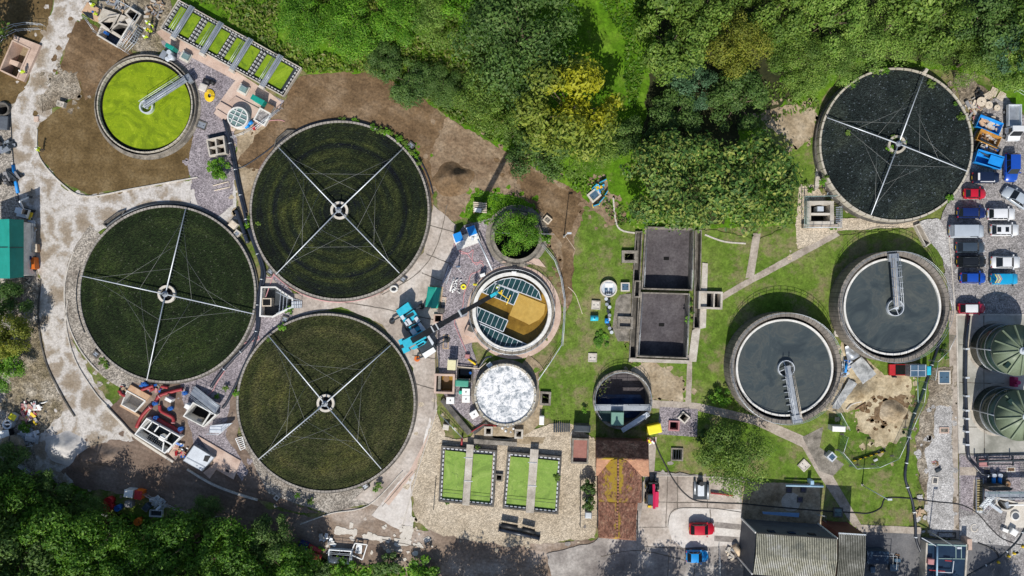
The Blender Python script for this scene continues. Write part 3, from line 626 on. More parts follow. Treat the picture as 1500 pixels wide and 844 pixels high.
def pipe(name,label,pts,r,mat,z=None,n=7,sm=True,cat='pipe',group=None,flange=None):
    z=r+.02 if z is None else z; q=[(p[0],p[1],p[2] if len(p)>2 else z) for p in pts]
    if sm: q=smooth_line(q,6)
    w=[P(*p) for p in q]; mb=MB().tube(w,r,n)
    if flange is None: return one(name,mb,mat,label,cat,group)
    th=thing(name,label,cat,pts[0][0],pts[0][1],0,group); mb.build('run',mat,th); L=0; m=MB(); last=w[0]
    for a,b in zip(w,w[1:]):
        L+=(b-a).length
        if L>3.5: L=0; t=(b-a).normalized(); m.tube([b-t*.08,b+t*.08],r*1.3,n)
    if m.v: m.build('couplings',flange,th)
    return th
def filter_bed(px,py,r,ends,zt,media,label,rim,group,nozzle_side,hub_mat=None,weeds=False):
    th=thing('filter_bed',label,'filter bed',px,py,0,group); c=P(px,py,0); k=.1*(CAM_H-zt)/CAM_H; C=P(px,py,zt)
    WL[th.name]=Vector((C.x,C.y,0)); th.location=(C.x,C.y,0); R=r*k
    MB().ring(C.x,C.y,R,R+.28,-.05,zt,96).build('wall',rim,th)
    m=MB(); m.ring(C.x,C.y,R+.28,R+.5,-.05,zt*.45,96); m.build('channel',concrete_dark,th)
    m=MB(); n=72; vs=[(C.x,C.y,zt-.1)]; fs=[]                   # stone bed, a fine height field
    rings=26
    for j in range(1,rings+1):
        for i in range(n):
            a=2*math.pi*i/n; q=R*j/rings; x,y=C.x+q*math.cos(a),C.y+q*math.sin(a)
            vs.append((x,y,zt-.16+.05*noise.noise(Vector((x*1.3,y*1.3,px)))))
    for i in range(n): fs.append([0,1+i,1+(i+1)%n])
    for j in range(rings-1):
        for i in range(n): a=1+j*n; fs.append([a+i,a+(i+1)%n,a+n+(i+1)%n,a+n+i])
    m.add(vs,fs,True); m.build('stone_bed',media,th)
    hm=hub_mat or concrete_pale
    h=MB().ring(C.x,C.y,.95,1.3,zt-.3,zt+.25,36).build('centre_well',hm,th); MB().cyl(C.x,C.y,.94,zt-.3,zt-.08,30).build('well_water',shadow_water,h)
    m=MB().cyl(C.x,C.y,.28,zt-.2,zt+1.0,14); m.cyl(C.x,C.y,.42,zt+.45,zt+.7,14); m.cyl(C.x,C.y,.1,zt+1.0,zt+2.2,8); m.build('distributor_column',galv,th)
    E=[P(x,y,zt+.55) for x,y in ends]; ct=Vector((C.x,C.y,zt+.58))
    for i,e in enumerate(E):
        t=(e-ct).normalized(); s=Vector((-t.y,t.x,0)); m=MB().tube([ct+t*.3,e],.08,8,rs=[.095,.065]); a=m.build('distributor_arm',galv_pale,th)
        m=MB(); L=(e-ct).length; q=1.4
        while q<L-.2: m.beam(ct+t*q+s*.08+Vector((0,0,-.05)),ct+t*q+s*.42*nozzle_side+Vector((0,0,-.16)),.05,.04); q+=.45
        m.beam(ct+t*1.3+s*.08,ct+t*(L-.2)+s*.08,.03,.03); m.build('nozzle_row',dark_steel,a)
    n=len(E)
    for i in range(n):
        a,b=E[i]-ct,E[(i+1)%n]-ct
        for u,v in ((.86,.30),(.30,.86),(.58,.58)):
            MB().tube([ct+a*u+Vector((0,0,.05)),ct+b*v+Vector((0,0,.05))],.016,4).build('stay_wire',wire_m,th)
    return th
# ---- trees: leaf-sized faces on many clumps, hung on tapered limbs
def crown_mesh(name,seed,clumps,leaves,leaf,flat=.8,open_=0.0):
    r=random.Random(seed); cl=[]
    for i in range(clumps):
        z=r.uniform(-.35,1); a=r.uniform(0,2*math.pi); q=math.sqrt(max(0,1-z*z)); rr=r.uniform(.17,.34); d=r.uniform(.60,.86) if i>clumps*.15 else r.uniform(.0,.4)
        cl.append((Vector((q*math.cos(a)*d,q*math.sin(a)*d,z*d*flat)),rr))
    wts=[c[1]**2 for c in cl]; vs=[]; fs=[]; pick=r.choices(range(len(cl)),wts,k=leaves)
    for i in pick:
        c,rr=cl[i]; v=Vector((r.gauss(0,1),r.gauss(0,1),r.gauss(.25,1))).normalized(); p=c+v*rr*(r.uniform(.55,1.06) if r.random()>.08 else r.uniform(1.05,1.3))
        nrm=(v*.95+Vector((r.gauss(0,.34),r.gauss(0,.34),r.gauss(.3,.3)))).normalized()
        t=nrm.cross(Vector((r.gauss(0,1),r.gauss(0,1),r.gauss(0,1)))).normalized(); b=nrm.cross(t); s=leaf*r.uniform(.6,1.35); base=len(vs)
        vs+=[p-t*s,p+b*s*.55+nrm*s*.15,p+t*s,p-b*s*.55+nrm*s*.15]; fs.append([base,base+1,base+2,base+3])
    me=bpy.data.meshes.new(name); me.from_pydata([tuple(v) for v in vs],[],fs); me.materials.append(leaf_mid); return me,cl
CROWNS={}
for nm,args in {'fine':(3,50,12000,.027,.8),'fine2':(5,42,11000,.028,.75),'mid':(7,34,7000,.040,.8),'mid2':(9,30,7000,.042,.85),'mid3':(12,38,7000,.040,.7),'big':(15,46,8000,.040,.75),'big2':(19,50,8000,.040,.7),'bush':(23,16,1100,.10,.8),'bush2':(27,14,1000,.11,.75),'tiny':(33,9,240,.2,.7)}.items():
    CROWNS[nm]=crown_mesh('foliage',*args)
TRUNKS={}
def trunk_mesh(key):
    if key in TRUNKS: return TRUNKS[key]
    cl=CROWNS[key][1]; m=MB(); top=Vector((0,0,.1)); m.tube([(0,0,-1.0),(.015,.01,-.55),(0,.01,-.15),(0,0,.15),(.01,0,.5)],.05,8,rs=[.075,.055,.045,.032,.012])
    for c,rr in cl[::2]: m.tube([(0,0,-.3),tuple(c*.5+Vector((0,0,-.05))),tuple(c)],.02,5,rs=[.028,.016,.005])
    me=bpy.data.meshes.new('trunk'); me.from_pydata(m.v,[],m.f); me.materials.append(bark); TRUNKS[key]=me; return me
def tree(px,py,r,h,key,leaf,label,cat='tree',name='tree',group=None,stretch=1.0,rot=None,zr=None):
    """px,py,r: crown as seen in the photo; h: height of its top in metres"""
    zr=zr or min(h*.48,r*.1); zc=h-zr*.85; p=P(px,py,zc); R=r*.1*(CAM_H-zc)/CAM_H
    th=bpy.data.objects.new(name,None); COL.objects.link(th); th.location=(p.x,p.y,0); WL[th.name]=th.location.copy(); tag(th,label,cat,group)
    rot=RNG.uniform(0,6.28) if rot is None else rot
    me,cl=CROWNS[key]; o=bpy.data.objects.new('crown',me); COL.objects.link(o); o.parent=th; o.location=(0,0,zc)
    o.scale=(R*stretch,R,zr/.85); o.rotation_euler=(0,0,0 if stretch!=1 else rot); o.material_slots[0].link='OBJECT'; o.material_slots[0].material=leaf
    if name!='weed':
        t=bpy.data.objects.new('trunk' if cat=='tree' else 'stem',trunk_mesh(key)); COL.objects.link(t); t.parent=th; t.location=(0,0,zc); t.scale=(max(.4,R*.8),max(.4,R*.8),zc); t.rotation_euler=o.rotation_euler
    return th
# ---- vehicles: x forward, sections lofted to a body shell, glass set into the cabin
def vehicle(px,py,ang,color,label,L=4.1,W=1.75,H=1.48,kind='hatch',cat='car',group=None,roof=None,rack=False,sun_roof=False,chevrons=False,stripe=None,name=None):
    zr=H*.9; p=P(px,py,zr); th=bpy.data.objects.new(name or ('parked_van' if kind=='van' else 'parked_car'),None); COL.objects.link(th)
    th.location=(p.x,p.y,0.06); th.rotation_euler=(0,0,-rad(ang)); WL[th.name]=Vector((0,0,0)); tag(th,label,cat,group)
    bz=.92 if kind!='van' else 1.05; x0,x1=-L/2,L/2; hw=W/2
    if kind=='van': rb0,rb1,rf1,rf0=x0+.06,x0+.14,x1-1.55,x1-.95
    elif kind=='saloon': rb0,rb1,rf1,rf0=x0+.55,x0+1.25,x1-1.85,x1-1.12
    elif kind=='estate': rb0,rb1,rf1,rf0=x0+.10,x0+.45,x1-1.75,x1-1.10
    else: rb0,rb1,rf1,rf0=x0+.14,x0+.62,x1-1.70,x1-1.02
    st=[(x0,.80,.42,.62),(x0+.10,.93,.30,bz-.10),(x0+.4,.99,.24,bz),(0,1,.22,bz+.02),(x1-1.1,.99,.22,bz),(x1-.45,.95,.24,bz-.14),(x1-.13,.84,.28,bz-.28),(x1,.66,.36,.56)]
    m=MB(); vs=[]; fs=[]; n=8
    for x,f,zb,zt in st:
        a=hw*f; vs+=[(x,-a*.86,zb),(x,-a,zb+.16),(x,-a*.99,zt-.14),(x,-a*.86,zt),(x,a*.86,zt),(x,a*.99,zt-.14),(x,a,zb+.16),(x,a*.86,zb)]
    for i in range(len(st)-1):
        for k in range(n): fs.append([i*n+k,i*n+(k+1)%n,(i+1)*n+(k+1)%n,(i+1)*n+k])
    fs+=[[7,6,5,4,3,2,1,0],[(len(st)-1)*n+k for k in range(n)]]; m.add(vs,fs,True); m.build('body',color,th)
    bw,tw=hw*.88,hw*(.72 if kind!='van' else .80)
    B=[(rb0,-bw,bz-.02),(rf0,-bw,bz-.02),(rf0,bw,bz-.02),(rb0,bw,bz-.02)]; T=[(rb1,-tw,H-.05),(rf1,-tw,H-.05),(rf1,tw,H-.05),(rb1,tw,H-.05)]
    MB().add(B+T,[[3,2,1,0],[4,5,6,7],[0,1,5,4],[1,2,6,5],[2,3,7,6],[3,0,4,7]]).build('cabin',color,th)
    m=MB(); nx=6; vs=[];fs=[]                                    # domed roof
    for i in range(nx+1):
        x=rb1-.05+(rf1-rb1+.1)*i/nx
        for j in range(7):
            v=-1+j/3; vs.append((x,tw*1.04*v,H-.045+.055*(1-v*v)*(1-((i/nx)*2-1)**4*.6)))
    for i in range(nx):
        for j in range(6): fs.append([i*7+j,(i+1)*7+j,(i+1)*7+j+1,i*7+j+1])
    m.add(vs,fs,True); rf=m.build('roof',roof or color,th)
    def pane(nm,a,b,c,e,mat=car_glass,parent=th,fr=.08):
        a,b,c,e=map(Vector,(a,b,c,e)); ct=(a+b+c+e)/4; nn=(b-a).cross(e-a).normalized()
        if nn.dot(ct-Vector((0,0,bz)))<0: nn=-nn
        q=[x+(ct-x)*fr+nn*.012 for x in (a,b,c,e)]; MB().add(q,[[0,1,2,3]]).build(nm,mat,parent,recalc=False)
    pane('windscreen',B[1],B[2],T[2],T[1]); 
    if kind!='van': pane('rear_window',B[3],B[0],T[0],T[3])
    mid=lambda a,b,t:Vector(a)+(Vector(b)-Vector(a))*t
    for i0,i1 in ((0,1),(3,2)):
        spl=(.0,.36,.72) if kind!='van' else (.66,)
        ed=list(spl)+[.98]
        for s0,s1 in zip(ed,ed[1:]): pane('side_window',mid(B[i0],B[i1],s0),mid(B[i0],B[i1],s1),mid(T[i0],T[i1],s1),mid(T[i0],T[i1],s0),fr=.1)
    for sx in (x0+.78,x1-.80):
        for sy in (-1,1):
            y=sy*(hw-.11); wh=MB().tube([(sx,y-.1,.31),(sx,y+.1,.31)],.31,16).build('wheel',black_m,th); MB().tube([(sx,y+sy*.085,.31),(sx,y+sy*.112,.31)],.2,12).build('rim',galv,wh)
    for sy in (-1,1):
        MB().box(x1-.22,sy*hw*.66,.52,.66,.22,.34).build('headlight',galv_pale,th); MB().box(x0+.07,sy*hw*.76,.55,.80,.10,.24).build('tail_light',red_m,th)
        MB().box(rf0-.18,sy*(hw+.09),bz,bz+.16,.16,.22).build('mirror',color if kind!='van' else black_m,th)
    MB().box(x0+.005,0,.56,.67,.02,.5).build('number_plate',yellow_m,th)
    if rack:
        for sy in (-1,1): MB().tube([(rb1+.1,sy*tw*.93,H+.06),(rf1-.1,sy*tw*.93,H+.06)],.03,6).build('roof_rail',dark_steel,th)
    if sun_roof:
        MB().box((rb1+rf1)/2+.45,0,H-.02,H+.022,.5,tw*1.1).build('sunroof',car_glass,th); MB().box((rb1+rf1)/2-.7,0,H-.02,H+.022,.55,tw*1.1).build('sunroof',car_glass,th)
    if stripe: 
        MB().beam((-L*.36,-tw*.98,H-.12),(L*.16,-tw*1.02,H-.14),.26,.10).build('side_stripe',stripe,th); MB().box(-L*.43,0,H-.03,H+.02,.28,tw*1.6).build('roof_panel',stripe,th)
    if chevrons:
        for i in range(4):
            for sy in (-1,1):
                xx=rb1+.10+i*.2; MB().add([(xx,0,H+.018),(xx+.1,0,H+.018),(xx+.1-.34,sy*tw*.96,H-.02),(xx-.34,sy*tw*.96,H-.02)],[[0,1,2,3]] if sy>0 else [[3,2,1,0]]).build('chevron',orange_m if i%2 else yellow_br,rf,recalc=False)
    return th
# ---- people (small in the picture): one skinned body, helmet a child
def body_mesh(bend=0):
    vs=[(0,0,.92),(0,0,1.15),(.02*bend,0,1.38),(.05*bend,0,1.52),(.06*bend,0,1.66),(.08*bend,0,1.76)]; ed=[(0,1),(1,2),(2,3),(3,4),(4,5)]; rr=[.16,.15,.17,.065,.10,.07]
    for s in (-1,1):
        b=len(vs); vs+=[(0,s*.1,.86),(.03+.05*s,s*.11,.48),(.0+.09*s,s*.11,.08),(.12+.09*s,s*.12,.04)]; ed+=[(0,b),(b,b+1),(b+1,b+2),(b+2,b+3)]; rr+=[.12,.075,.05,.045]
        b=len(vs); vs+=[(0,s*.2,1.42),(.06,s*.27,1.15),(.22,s*.24,.98),(.30,s*.22,.96)]; ed+=[(2,b),(b,b+1),(b+1,b+2),(b+2,b+3)]; rr+=[.075,.055,.042,.04]
    me=bpy.data.meshes.new('person'); me.from_pydata(vs,ed,[]); o=bpy.data.objects.new('tmp',me); COL.objects.link(o)
    o.modifiers.new('s','SKIN'); sk=me.skin_vertices[0].data
    for i,r in enumerate(rr): sk[i].radius=(r,r)
    sk[0].use_root=True; o.modifiers.new('u','SUBSURF').levels=1
    dg=bpy.context.evaluated_depsgraph_get(); out=bpy.data.meshes.new_from_object(o.evaluated_get(dg)); out.name='person'; bpy.data.objects.remove(o)
    trousers=plain('work_trousers',(.03,.04,.07),.8); skin=plain('skin',(.45,.27,.19),.6)
    for m_ in (trousers,hivis,skin): out.materials.append(m_)
    for f in out.polygons:
        z=f.center.z; y=abs(f.center.y); f.use_smooth=True; f.material_index=0 if z<.88 and not(y>.2 and z>.9) else (2 if z>1.5 or (f.center.x>.25 and z<1.02) else 1)
    return out
BODY=[None]
def person(px,py,ang,label,helmet=None,group=None):
    if BODY[0] is None: BODY[0]=body_mesh(1)
    p=P(px,py,1.4); o=bpy.data.objects.new('person',BODY[0]); COL.objects.link(o); o.location=(p.x,p.y,.06); o.rotation_euler=(0,0,-rad(ang)); WL[o.name]=Vector((0,0,0)); tag(o,label,'person',group)
    m=MB(); m.cyl(.07,0,.15,1.70,1.80,14,.13); m.cyl(.07,0,.13,1.80,1.88,14,.05); m.cyl(.11,0,.17,1.69,1.71,14); m.build('helmet',helmet or white_m,o); return o
# ------------------------------------------------------------------ circular stone filter beds
GF='circular filter beds with four rotating arms'
filter_bed(497.5,308.5,129,[(408,216),(590,218),(585,400),(404,402)],.7,media_ring,'circular filter bed with dark and green ringed stone, the northern of the three large ones',rim_m,GF,1)
filter_bed(245,431,127.5,[(118,404),(272,306),(372,460),(215,557)],.7,media_green,'deep green circular filter bed nearest the pale haul road',rim_m,GF,-1)
filter_bed(477.5,590.5,128.5,[(392.5,491),(572,506),(558.5,687),(378.6,673)],.7,media_olive,'olive brown circular filter bed in front of the turquoise crane',rim_m,GF,1)
f4=filter_bed(1313,212,110,[(1211.6,172.4),(1353,111),(1417,251),(1276,315)],1.9,media_slate,'slate black circular filter bed with pale stone coping beside the car park',coping,GF,1,coping)
# ------------------------------------------------------------------ lime green settlement tank
t=thing('settlement_tank','round tank full of lime green algae with one scraper bridge','tank',212,154)
C=P(212,154,.9); WL[t.name]=Vector((C.x,C.y,0)); t.location=(C.x,C.y,0)
MB().ring(C.x,C.y,6.78,6.96,-.05,.95,80).build('weir',coping,t); MB().ring(C.x,C.y,7.24,7.38,-.05,.85,80).build('wall',concrete_old,t)
MB().ring(C.x,C.y,6.96,7.24,-.05,.2,80).build('launder_water',shadow_water,t); MB().ring(C.x,C.y,6.38,6.78,-.05,.35,80).build('inner_channel',shadow_water,t); MB().cyl(C.x,C.y,6.38,-.05,.45,80).build('algae_surface',algae,t); MB().ring(C.x,C.y,7.38,7.8,-.05,.10,80).build('apron',concrete_old,t)
B0,B1=P(211,155,1.5),P(272,116,1.5); m=MB(); m.ring(B0.x,B0.y,.8,1.0,.3,1.0,30); m.cyl(B0.x,B0.y,.25,.3,1.3,12); m.build('centre_drum',galv_pale,t)
m=MB(); m.beam(B0,B1,.9,.12); m.build('bridge_deck',galv,t); u=(B1-B0).normalized(); s=Vector((-u.y,u.x,0))
for q in (-1,1): rails(t,'handrail',[B0+s*.45*q,B1+s*.45*q],1.0,galv_pale,1.6)
m=MB(); m.beam(B1+Vector((0,0,-.5)),B1+u*.7+Vector((0,0,-.5)),1.3,.5); m.build('drive_unit',galv,t)
# ------------------------------------------------------------------ bank of covered lanes by the meadow
def LU(u,v): return (261+.875*u-.53*v, 1+.484*u+.847*v)
t=thing('lane_tank','long bank of eight algae covered lanes crossed by four grey walkways','tank',338,70)
def quadp(mb,u0,u1,v0,v1,z0,z1): mb.pp([LU(u0,v0),LU(u1,v0),LU(u1,v1),LU(u0,v1)],z0,z1)
aw=math.atan2(-.484,.875); av=math.atan2(-.847,-.53)
blockU=mk_check('block_row_long',(.03,.032,.035),(.48,.48,.47),aw,.52); blockV=mk_check('block_row_cross',(.03,.032,.035),(.48,.48,.47),av,.55)
m=MB(); quadp(m,-1,205.5,-1.5,48.5,-.05,.4); m.build('tank_base',dark_steel,t)
m=MB(); 
for v0 in (-1.5,47.2): quadp(m,-1,205.5,v0,v0+1.3,.4,1.0)
for u0 in (-1,204.3): quadp(m,u0,u0+1.2,-.2,47.2,.4,1.0)
m.build('wall',concrete,t)
walks=[22,70.5,120,170.5]; bounds=[0,46.5,95,145.5,204.3]
for i,wk in enumerate(walks):
    a,b=bounds[i],bounds[i+1]
    for u0,u1 in ((a+(7 if i else 8),wk-4.5),(wk+4.5,b-(5 if i<3 else 8))): m=MB(); quadp(m,u0,u1,5.5,42,.4,.55); m.build('algae_surface',algae_lane,t)
    m=MB(); quadp(m,wk-4.2,wk+4.2,-3,50.5,1.12,1.2); wkp=m.build('walkway',galv,t)
    for q in (-4.2,4.2): rails(wkp,'handrail',[P(*LU(wk+q,-2),1.2),P(*LU(wk+q,50),1.2)],1.0,galv,2.2,posts=False)
    m=MB(); quadp(m,wk-4,wk+4,50.5,54,.05,.8); m.build('step',concrete_pale,t)
    for v0,v1 in ((1.2,2.7),(44.0,45.5)): m=MB(); quadp(m,a+1,b-1,v0,v1,.4,.92); m.build('media_edge',blockU,t)
    for u0 in (a+2,b-3.6): m=MB(); quadp(m,u0,u0+1.6,4.2,42.9,.4,.92); m.build('media_edge',blockV,t)
# ------------------------------------------------------------------ the two raised grey clarifiers
def clarifier(cx,cy,wx,wy,hx,hy,b0,b1,label):
    t=thing('clarifier',label,'tank',cx,cy,0,'raised round clarifiers with grey water'); C=P(cx,cy,3); WL[t.name]=Vector((C.x,C.y,0)); t.location=(C.x,C.y,0)
    R=82*.097; MB().ring(C.x,C.y,R-.62,R,-.05,3.0,96).build('wall',tank_wall_m,t); MB().ring(C.x,C.y,R-1.0,R-.62,-.05,1.4,96).build('launder_water',shadow_water,t)
    MB().ring(C.x,C.y,R-1.28,R-1.0,-.05,2.62,96).build('weir',white_wall,t); MB().cyl(C.x,C.y,R-1.29,-.05,2.35,96).build('water',water_grey,t)
    m=MB(); h=P(hx,hy,2.8); m.ring(h.x,h.y,1.08,1.18,2.2,2.85,36); m.cyl(h.x,h.y,.22,2.2,3.2,12)
    for k in range(4): m.beam((h.x,h.y,2.8),(h.x+1.1*math.cos(k*1.57+.4),h.y+1.1*math.sin(k*1.57+.4),2.8),.08,.08)
    m.build('stilling_drum',galv_pale,t)
    A,B=P(*b0,3.3),P(*b1,3.3); u=(B-A).normalized(); s=Vector((-u.y,u.x,0)); MB().beam(A,B,.85,.14).build('bridge_deck',galv,t)
    for q in (-1,1): rails(t,'handrail',[A+s*.42*q,B+s*.42*q],1.0,[galv_pale,wood_pale][q>0],1.4)
    MB().beam(B-u*.4,B+u*.7,1.4,.5).build('drive_unit',galv,t)
    m=MB(); L=(B-A).length
    for k in range(6): p=A+u*L*(.25+.12*k)-s*.5; m.beam(p,p-s*.55,.05,.3)
    m.beam(A+u*L*.2-s*.5,A+u*L*.9-s*.5,.05,.05)
    m.build('scraper_blades',galv_pale,t)
    rails(t,'railing',[(C.x+(R-.08)*math.cos(a*math.pi/24),C.y+(R-.08)*math.sin(a*math.pi/24),3.0) for a in range(48)],1.0,galv,9,closed=True)
    return t
clarifier(1151,539.5,0,0,1152,540,(1153,536),(1166.5,612),'raised grey clarifier with its scraper bridge pointing down to the footpath')
clarifier(1309.5,449.5,0,0,1312,451,(1314,449),(1308.5,379),'raised grey clarifier with its scraper bridge pointing at the slate filter bed')
# ------------------------------------------------------------------ brown tank with inclined plate packs
t=thing('settling_tank','round tank of brown water with four glazed plate packs under the crane hook','tank',750,457)
C=P(750,457,1.0); WL[t.name]=Vector((C.x,C.y,0)); t.location=(C.x,C.y,0)
MB().ring(C.x,C.y,5.25,5.75,-1.1,1.0,80).build('wall',white_wall,t); MB().ring(C.x,C.y,5.75,6.25,-.05,.55,80).build('walkway',concrete_old,t); MB().cyl(C.x,C.y,5.24,-1.1,-.6,64).build('water',water_brown,t)
HOLES.append([(C.x+5.4*math.cos(a*math.pi/16),C.y+5.4*math.sin(a*math.pi/16)) for a in range(32)])
rails(t,'railing',[(C.x+6.2*math.cos(a*math.pi/20),C.y+6.2*math.sin(a*math.pi/20),.55) for a in range(40)],1.1,galv,8,closed=True)
def on(p,z): return P(p[0],p[1],z)
packs=[[(723,414),(737,409),(750,407),(765,410),(780,418),(789,427),(793,440)],[(723.5,414.8),(760,429.5),(752.5,447),(706,428)],[(699,449.5),(744,469.5),(737,486),(699,469.5)],[(699,472.5),(772.5,505),(757,509),(735,508),(714,499),(703,487)]]
plate=M('plate_pack_cover',[(.008,.035,.04),(.018,.06,.065)],.8,.25,fine=.2,fs=2,spec=.5)
for pk in packs:
    m=MB(); m.pp(pk,-.6,.35); pp_=m.build('plate_pack',plate,t); m=MB(); q=[P(x,y,.37) for x,y in pk]
    for a,b in zip(q,q[1:]+q[:1]): m.beam(a,b,.12,.1)
    cx=Vector((47,-20,0)).normalized(); px=Vector((cx.y,-cx.x,0)); us=[p.dot(cx) for p in q]; k=min(us)+.62
    while k<max(us)-.3:
        hit=[]
        for a,b in zip(q,q[1:]+q[:1]):
            ua,ub=a.dot(cx),b.dot(cx)
            if (ua-k)*(ub-k)<0: hit.append(a+(b-a)*((k-ua)/(ub-ua)))
        if len(hit)>1: m.beam(hit[0],hit[1],.06,.07)
        k+=.74
    m.build('frame',galv_pale,pp_)
m=MB(); m.pp([(759,430),(799,446),(797,460),(790,468),(775,476),(770,473),(746,462)],-.6,-.5); m.build('scum_sheet',M('ochre_scum',[(.42,.26,.05),(.52,.35,.09)],.4,.6,fine=.1,fs=2),t)
m=MB(); m.pb(690,486,17,15,24,-.05,.9); m.build('outlet_box',concrete_pink,t); MB().pb(690,482,9,8,24,.9,.93).build('outlet_cover',concrete_dark,t)
# foam tank
t=thing('aeration_tank','round tank brim full of white foam','tank',740,579); C=P(740,578.5,1.4); WL[t.name]=Vector((C.x,C.y,0)); t.location=(C.x,C.y,0)
MB().ring(C.x,C.y,4.2,4.5,-.05,1.4,64).build('wall',coping,t); MB().cyl(C.x,C.y,4.19,-.05,1.18,64).build('foam',foam,t)
m=MB(); m.ring(C.x,C.y,4.5,5.0,-.05,.12,64); m.build('apron',concrete_old,t)
m=MB()
for a in range(24): m.box(C.x+4.35*math.cos(a*.2618),C.y+4.35*math.sin(a*.2618),1.4,1.55,.16,.12,a*.2618)
m.build('rim_brackets',galv_pale,t)
for k,(x,y) in enumerate(((744,625),(752,628),(736,627),(748,633),(757,634),(741,631))):
    mb=MB(); p=P(x,y,.1); mb.cyl(p.x,p.y,.18+.05*(k%3),.08,.2,9,.08); one('foam_clot',mb,foam,'white foam clot spilled below the foam tank','foam','foam clots spilled below the foam tank')
# tree tank
t=thing('disused_tank','old round concrete tank with a tree growing inside','tank',757,347); C=P(757,347,1.1); WL[t.name]=Vector((C.x,C.y,0)); t.location=(C.x,C.y,0)
MB().ring(C.x,C.y,3.22,3.7,-2.2,1.1,64).build('wall',concrete_old,t); MB().cyl(C.x,C.y,3.25,-2.3,-2.1,48).build('floor',shadow_water,t); HOLES.append([(C.x+3.4*math.cos(a*math.pi/14),C.y+3.4*math.sin(a*math.pi/14)) for a in range(28)])
m=MB(); m.ring(C.x,C.y,3.7,3.95,-.05,.25,64); m.build('footing',concrete_dark,t)
# ------------------------------------------------------------------ two duckweed tanks
def weed_tank(oc,gl,gr,wk,label):
    t=thing('weed_tank',label,'tank',oc[0][0],oc[0][1],0,'rectangular duckweed tanks'); z=.8
    o=[tuple(P(x,y,z)[:2]) for x,y in oc]; i=inset(o,.28); m=MB(); frame(m,o,i,-.05,z); m.build('wall',concrete_dark,t); i2=inset(o,.46); ang=math.atan2(o[1][1]-o[0][1],o[1][0]-o[0][0])
    ua=mk_check('edge_blocks_a',(.04,.045,.055),(.55,.57,.60),ang,.62); ub=mk_check('edge_blocks_b',(.04,.045,.055),(.55,.57,.60),math.atan2(o[2][1]-o[1][1],o[2][0]-o[1][0]),.62)
    for k in range(4):
        mb=MB(); mb.prism([i[k],i[(k+1)%4],i2[(k+1)%4],i2[k]],-.05,z-.1); mb.build('media_edge',ub if k%2 else ua,t)
    MB().prism(inset(o,.6),-.05,.3).build('tank_base',dark_steel,t)
    for g in (gl,gr): MB().pp(g,.3,.45).build('duckweed_surface',duckweed,t)
    MB().pp(wk,.9,1.0).build('walkway',concrete,t)
    cx=(wk[0][0]+wk[1][0])/2
    for y in (wk[0][1]+20,wk[0][1]+54): MB().pb(cx-3,y,13,1,4,1.0,1.05).build('walkway_plate',galv,t)
    for g in (gl,gr):
        a,b=P(g[3][0],g[3][1]-9,.8),P(g[2][0],g[2][1]-9,.8); MB().tube([a,b],.03,5).build('scum_bar',dark_steel,t)
    return t
weed_tank([(646.4,653),(728,660),(723.5,743),(642,735)],[(652,660),(682.5,663),(677,733),(648,730)],[(692.6,665),(721.8,667),(717,737),(688,734)],[(683.7,651),(694,652),(687.5,741),(677,740)],'duckweed tank with dark weed specks nearest the pale concrete slab')
weed_tank([(743,662),(823,669),(818,754),(736,745)],[(748,669),(777.6,671.5),(771.5,742),(741.5,739)],[(787.7,672.5),(818,675.7),(813,746),(783,743)],[(777,658),(789,659),(782,752),(770,751)],'duckweed tank of clean even green nearest the red tiled house')
pit('sump','narrow concrete sump with a dark opening between the two duckweed tanks','sump',731,700,7,7,5,.5,.2,1.2,concrete_old)
m=MB(); m.pp([(694,643),(757,648),(757,654),(694,650)],-.02,.6); one('retaining_wall',m,concrete_old,'low concrete retaining wall above the duckweed tanks','wall')
# ------------------------------------------------------------------ rectangular sludge lagoons
sludge=M('dry_sludge',[(.055,.048,.052),(.085,.076,.082),(.12,.11,.115)],.35,.9,fine=.3,fs=3,bump=.5)
def lagoon(inn,drain,label,outw=.2):
    zt=.7; t=thing('sludge_tank',label,'tank',inn[0][0],inn[0][1],0,'rectangular drained sludge tanks'); i=[tuple(P(x,y,zt)[:2]) for x,y in inn]; o=inset(i,-outw)
    m=MB(); frame(m,o,i,-2.0,zt); m.build('wall',concrete_old,t); q=inset(i,-.05); dz=P(*drain,-1.5); m=MB(); vs=[(p[0],p[1],-1.25) for p in q]+[(dz.x,dz.y,-1.5)]
    m.add(vs,[[k,(k+1)%4,4] for k in range(4)]); fl=m.build('sludge_floor',sludge,t,recalc=False); HOLES.append(inset(i,-.12))
    m=MB(); m.box(dz.x,dz.y,-1.6,-1.42,.8,.45); m.build('drain',shadow_water,t)
    for k in (1,3):
        a,b=Vector((*i[k],zt)),Vector((*i[(k+1)%4],zt)); rails(t,'handrail',[a+(b-a)*.02,b],1.0,galv,3,r=.022)
    return t
lagoon([(947,334),(1015,336),(1012,424),(942,422)],(976,379),'drained sludge tank under the overhanging glossy tree')
lagoon([(940.5,430),(1008.5,432),(1005,524),(934,521)],(969,476),'drained sludge tank with a dark shaded end nearest the round bridged tank')
for pts,lab in (([(932,340),(940,340),(931,524),(923,524)],'long open channel on the left of the sludge tanks'),([(1020,338),(1027,338),(1024,480),(1017,480)],'long open channel with weeds on the right of the sludge tanks')):
    pit('channel',lab,'channel',pts[0][0],pts[0][1],0,0,0,.5,.12,1.0,concrete_old,concrete_dark,'channel_floor',poly=pts)
pit('channel','short deep channel beside the grey lid and the sludge tanks','channel',935,422,5,20,0,.6,.2,1.5,concrete_old,shadow_water,poly=[(931.5,413),(937,413),(936,434),(930,434)],hole=False,fz=.1)
m=MB(); m.pp([(1029,385),(1037,386),(1034,480),(1026,482),(1020,530),(1008,530),(1014,484),(1024,478)],-.02,.25); one('apron_wall',m,concrete,'stepped concrete edging on the right of the sludge tanks','edging')
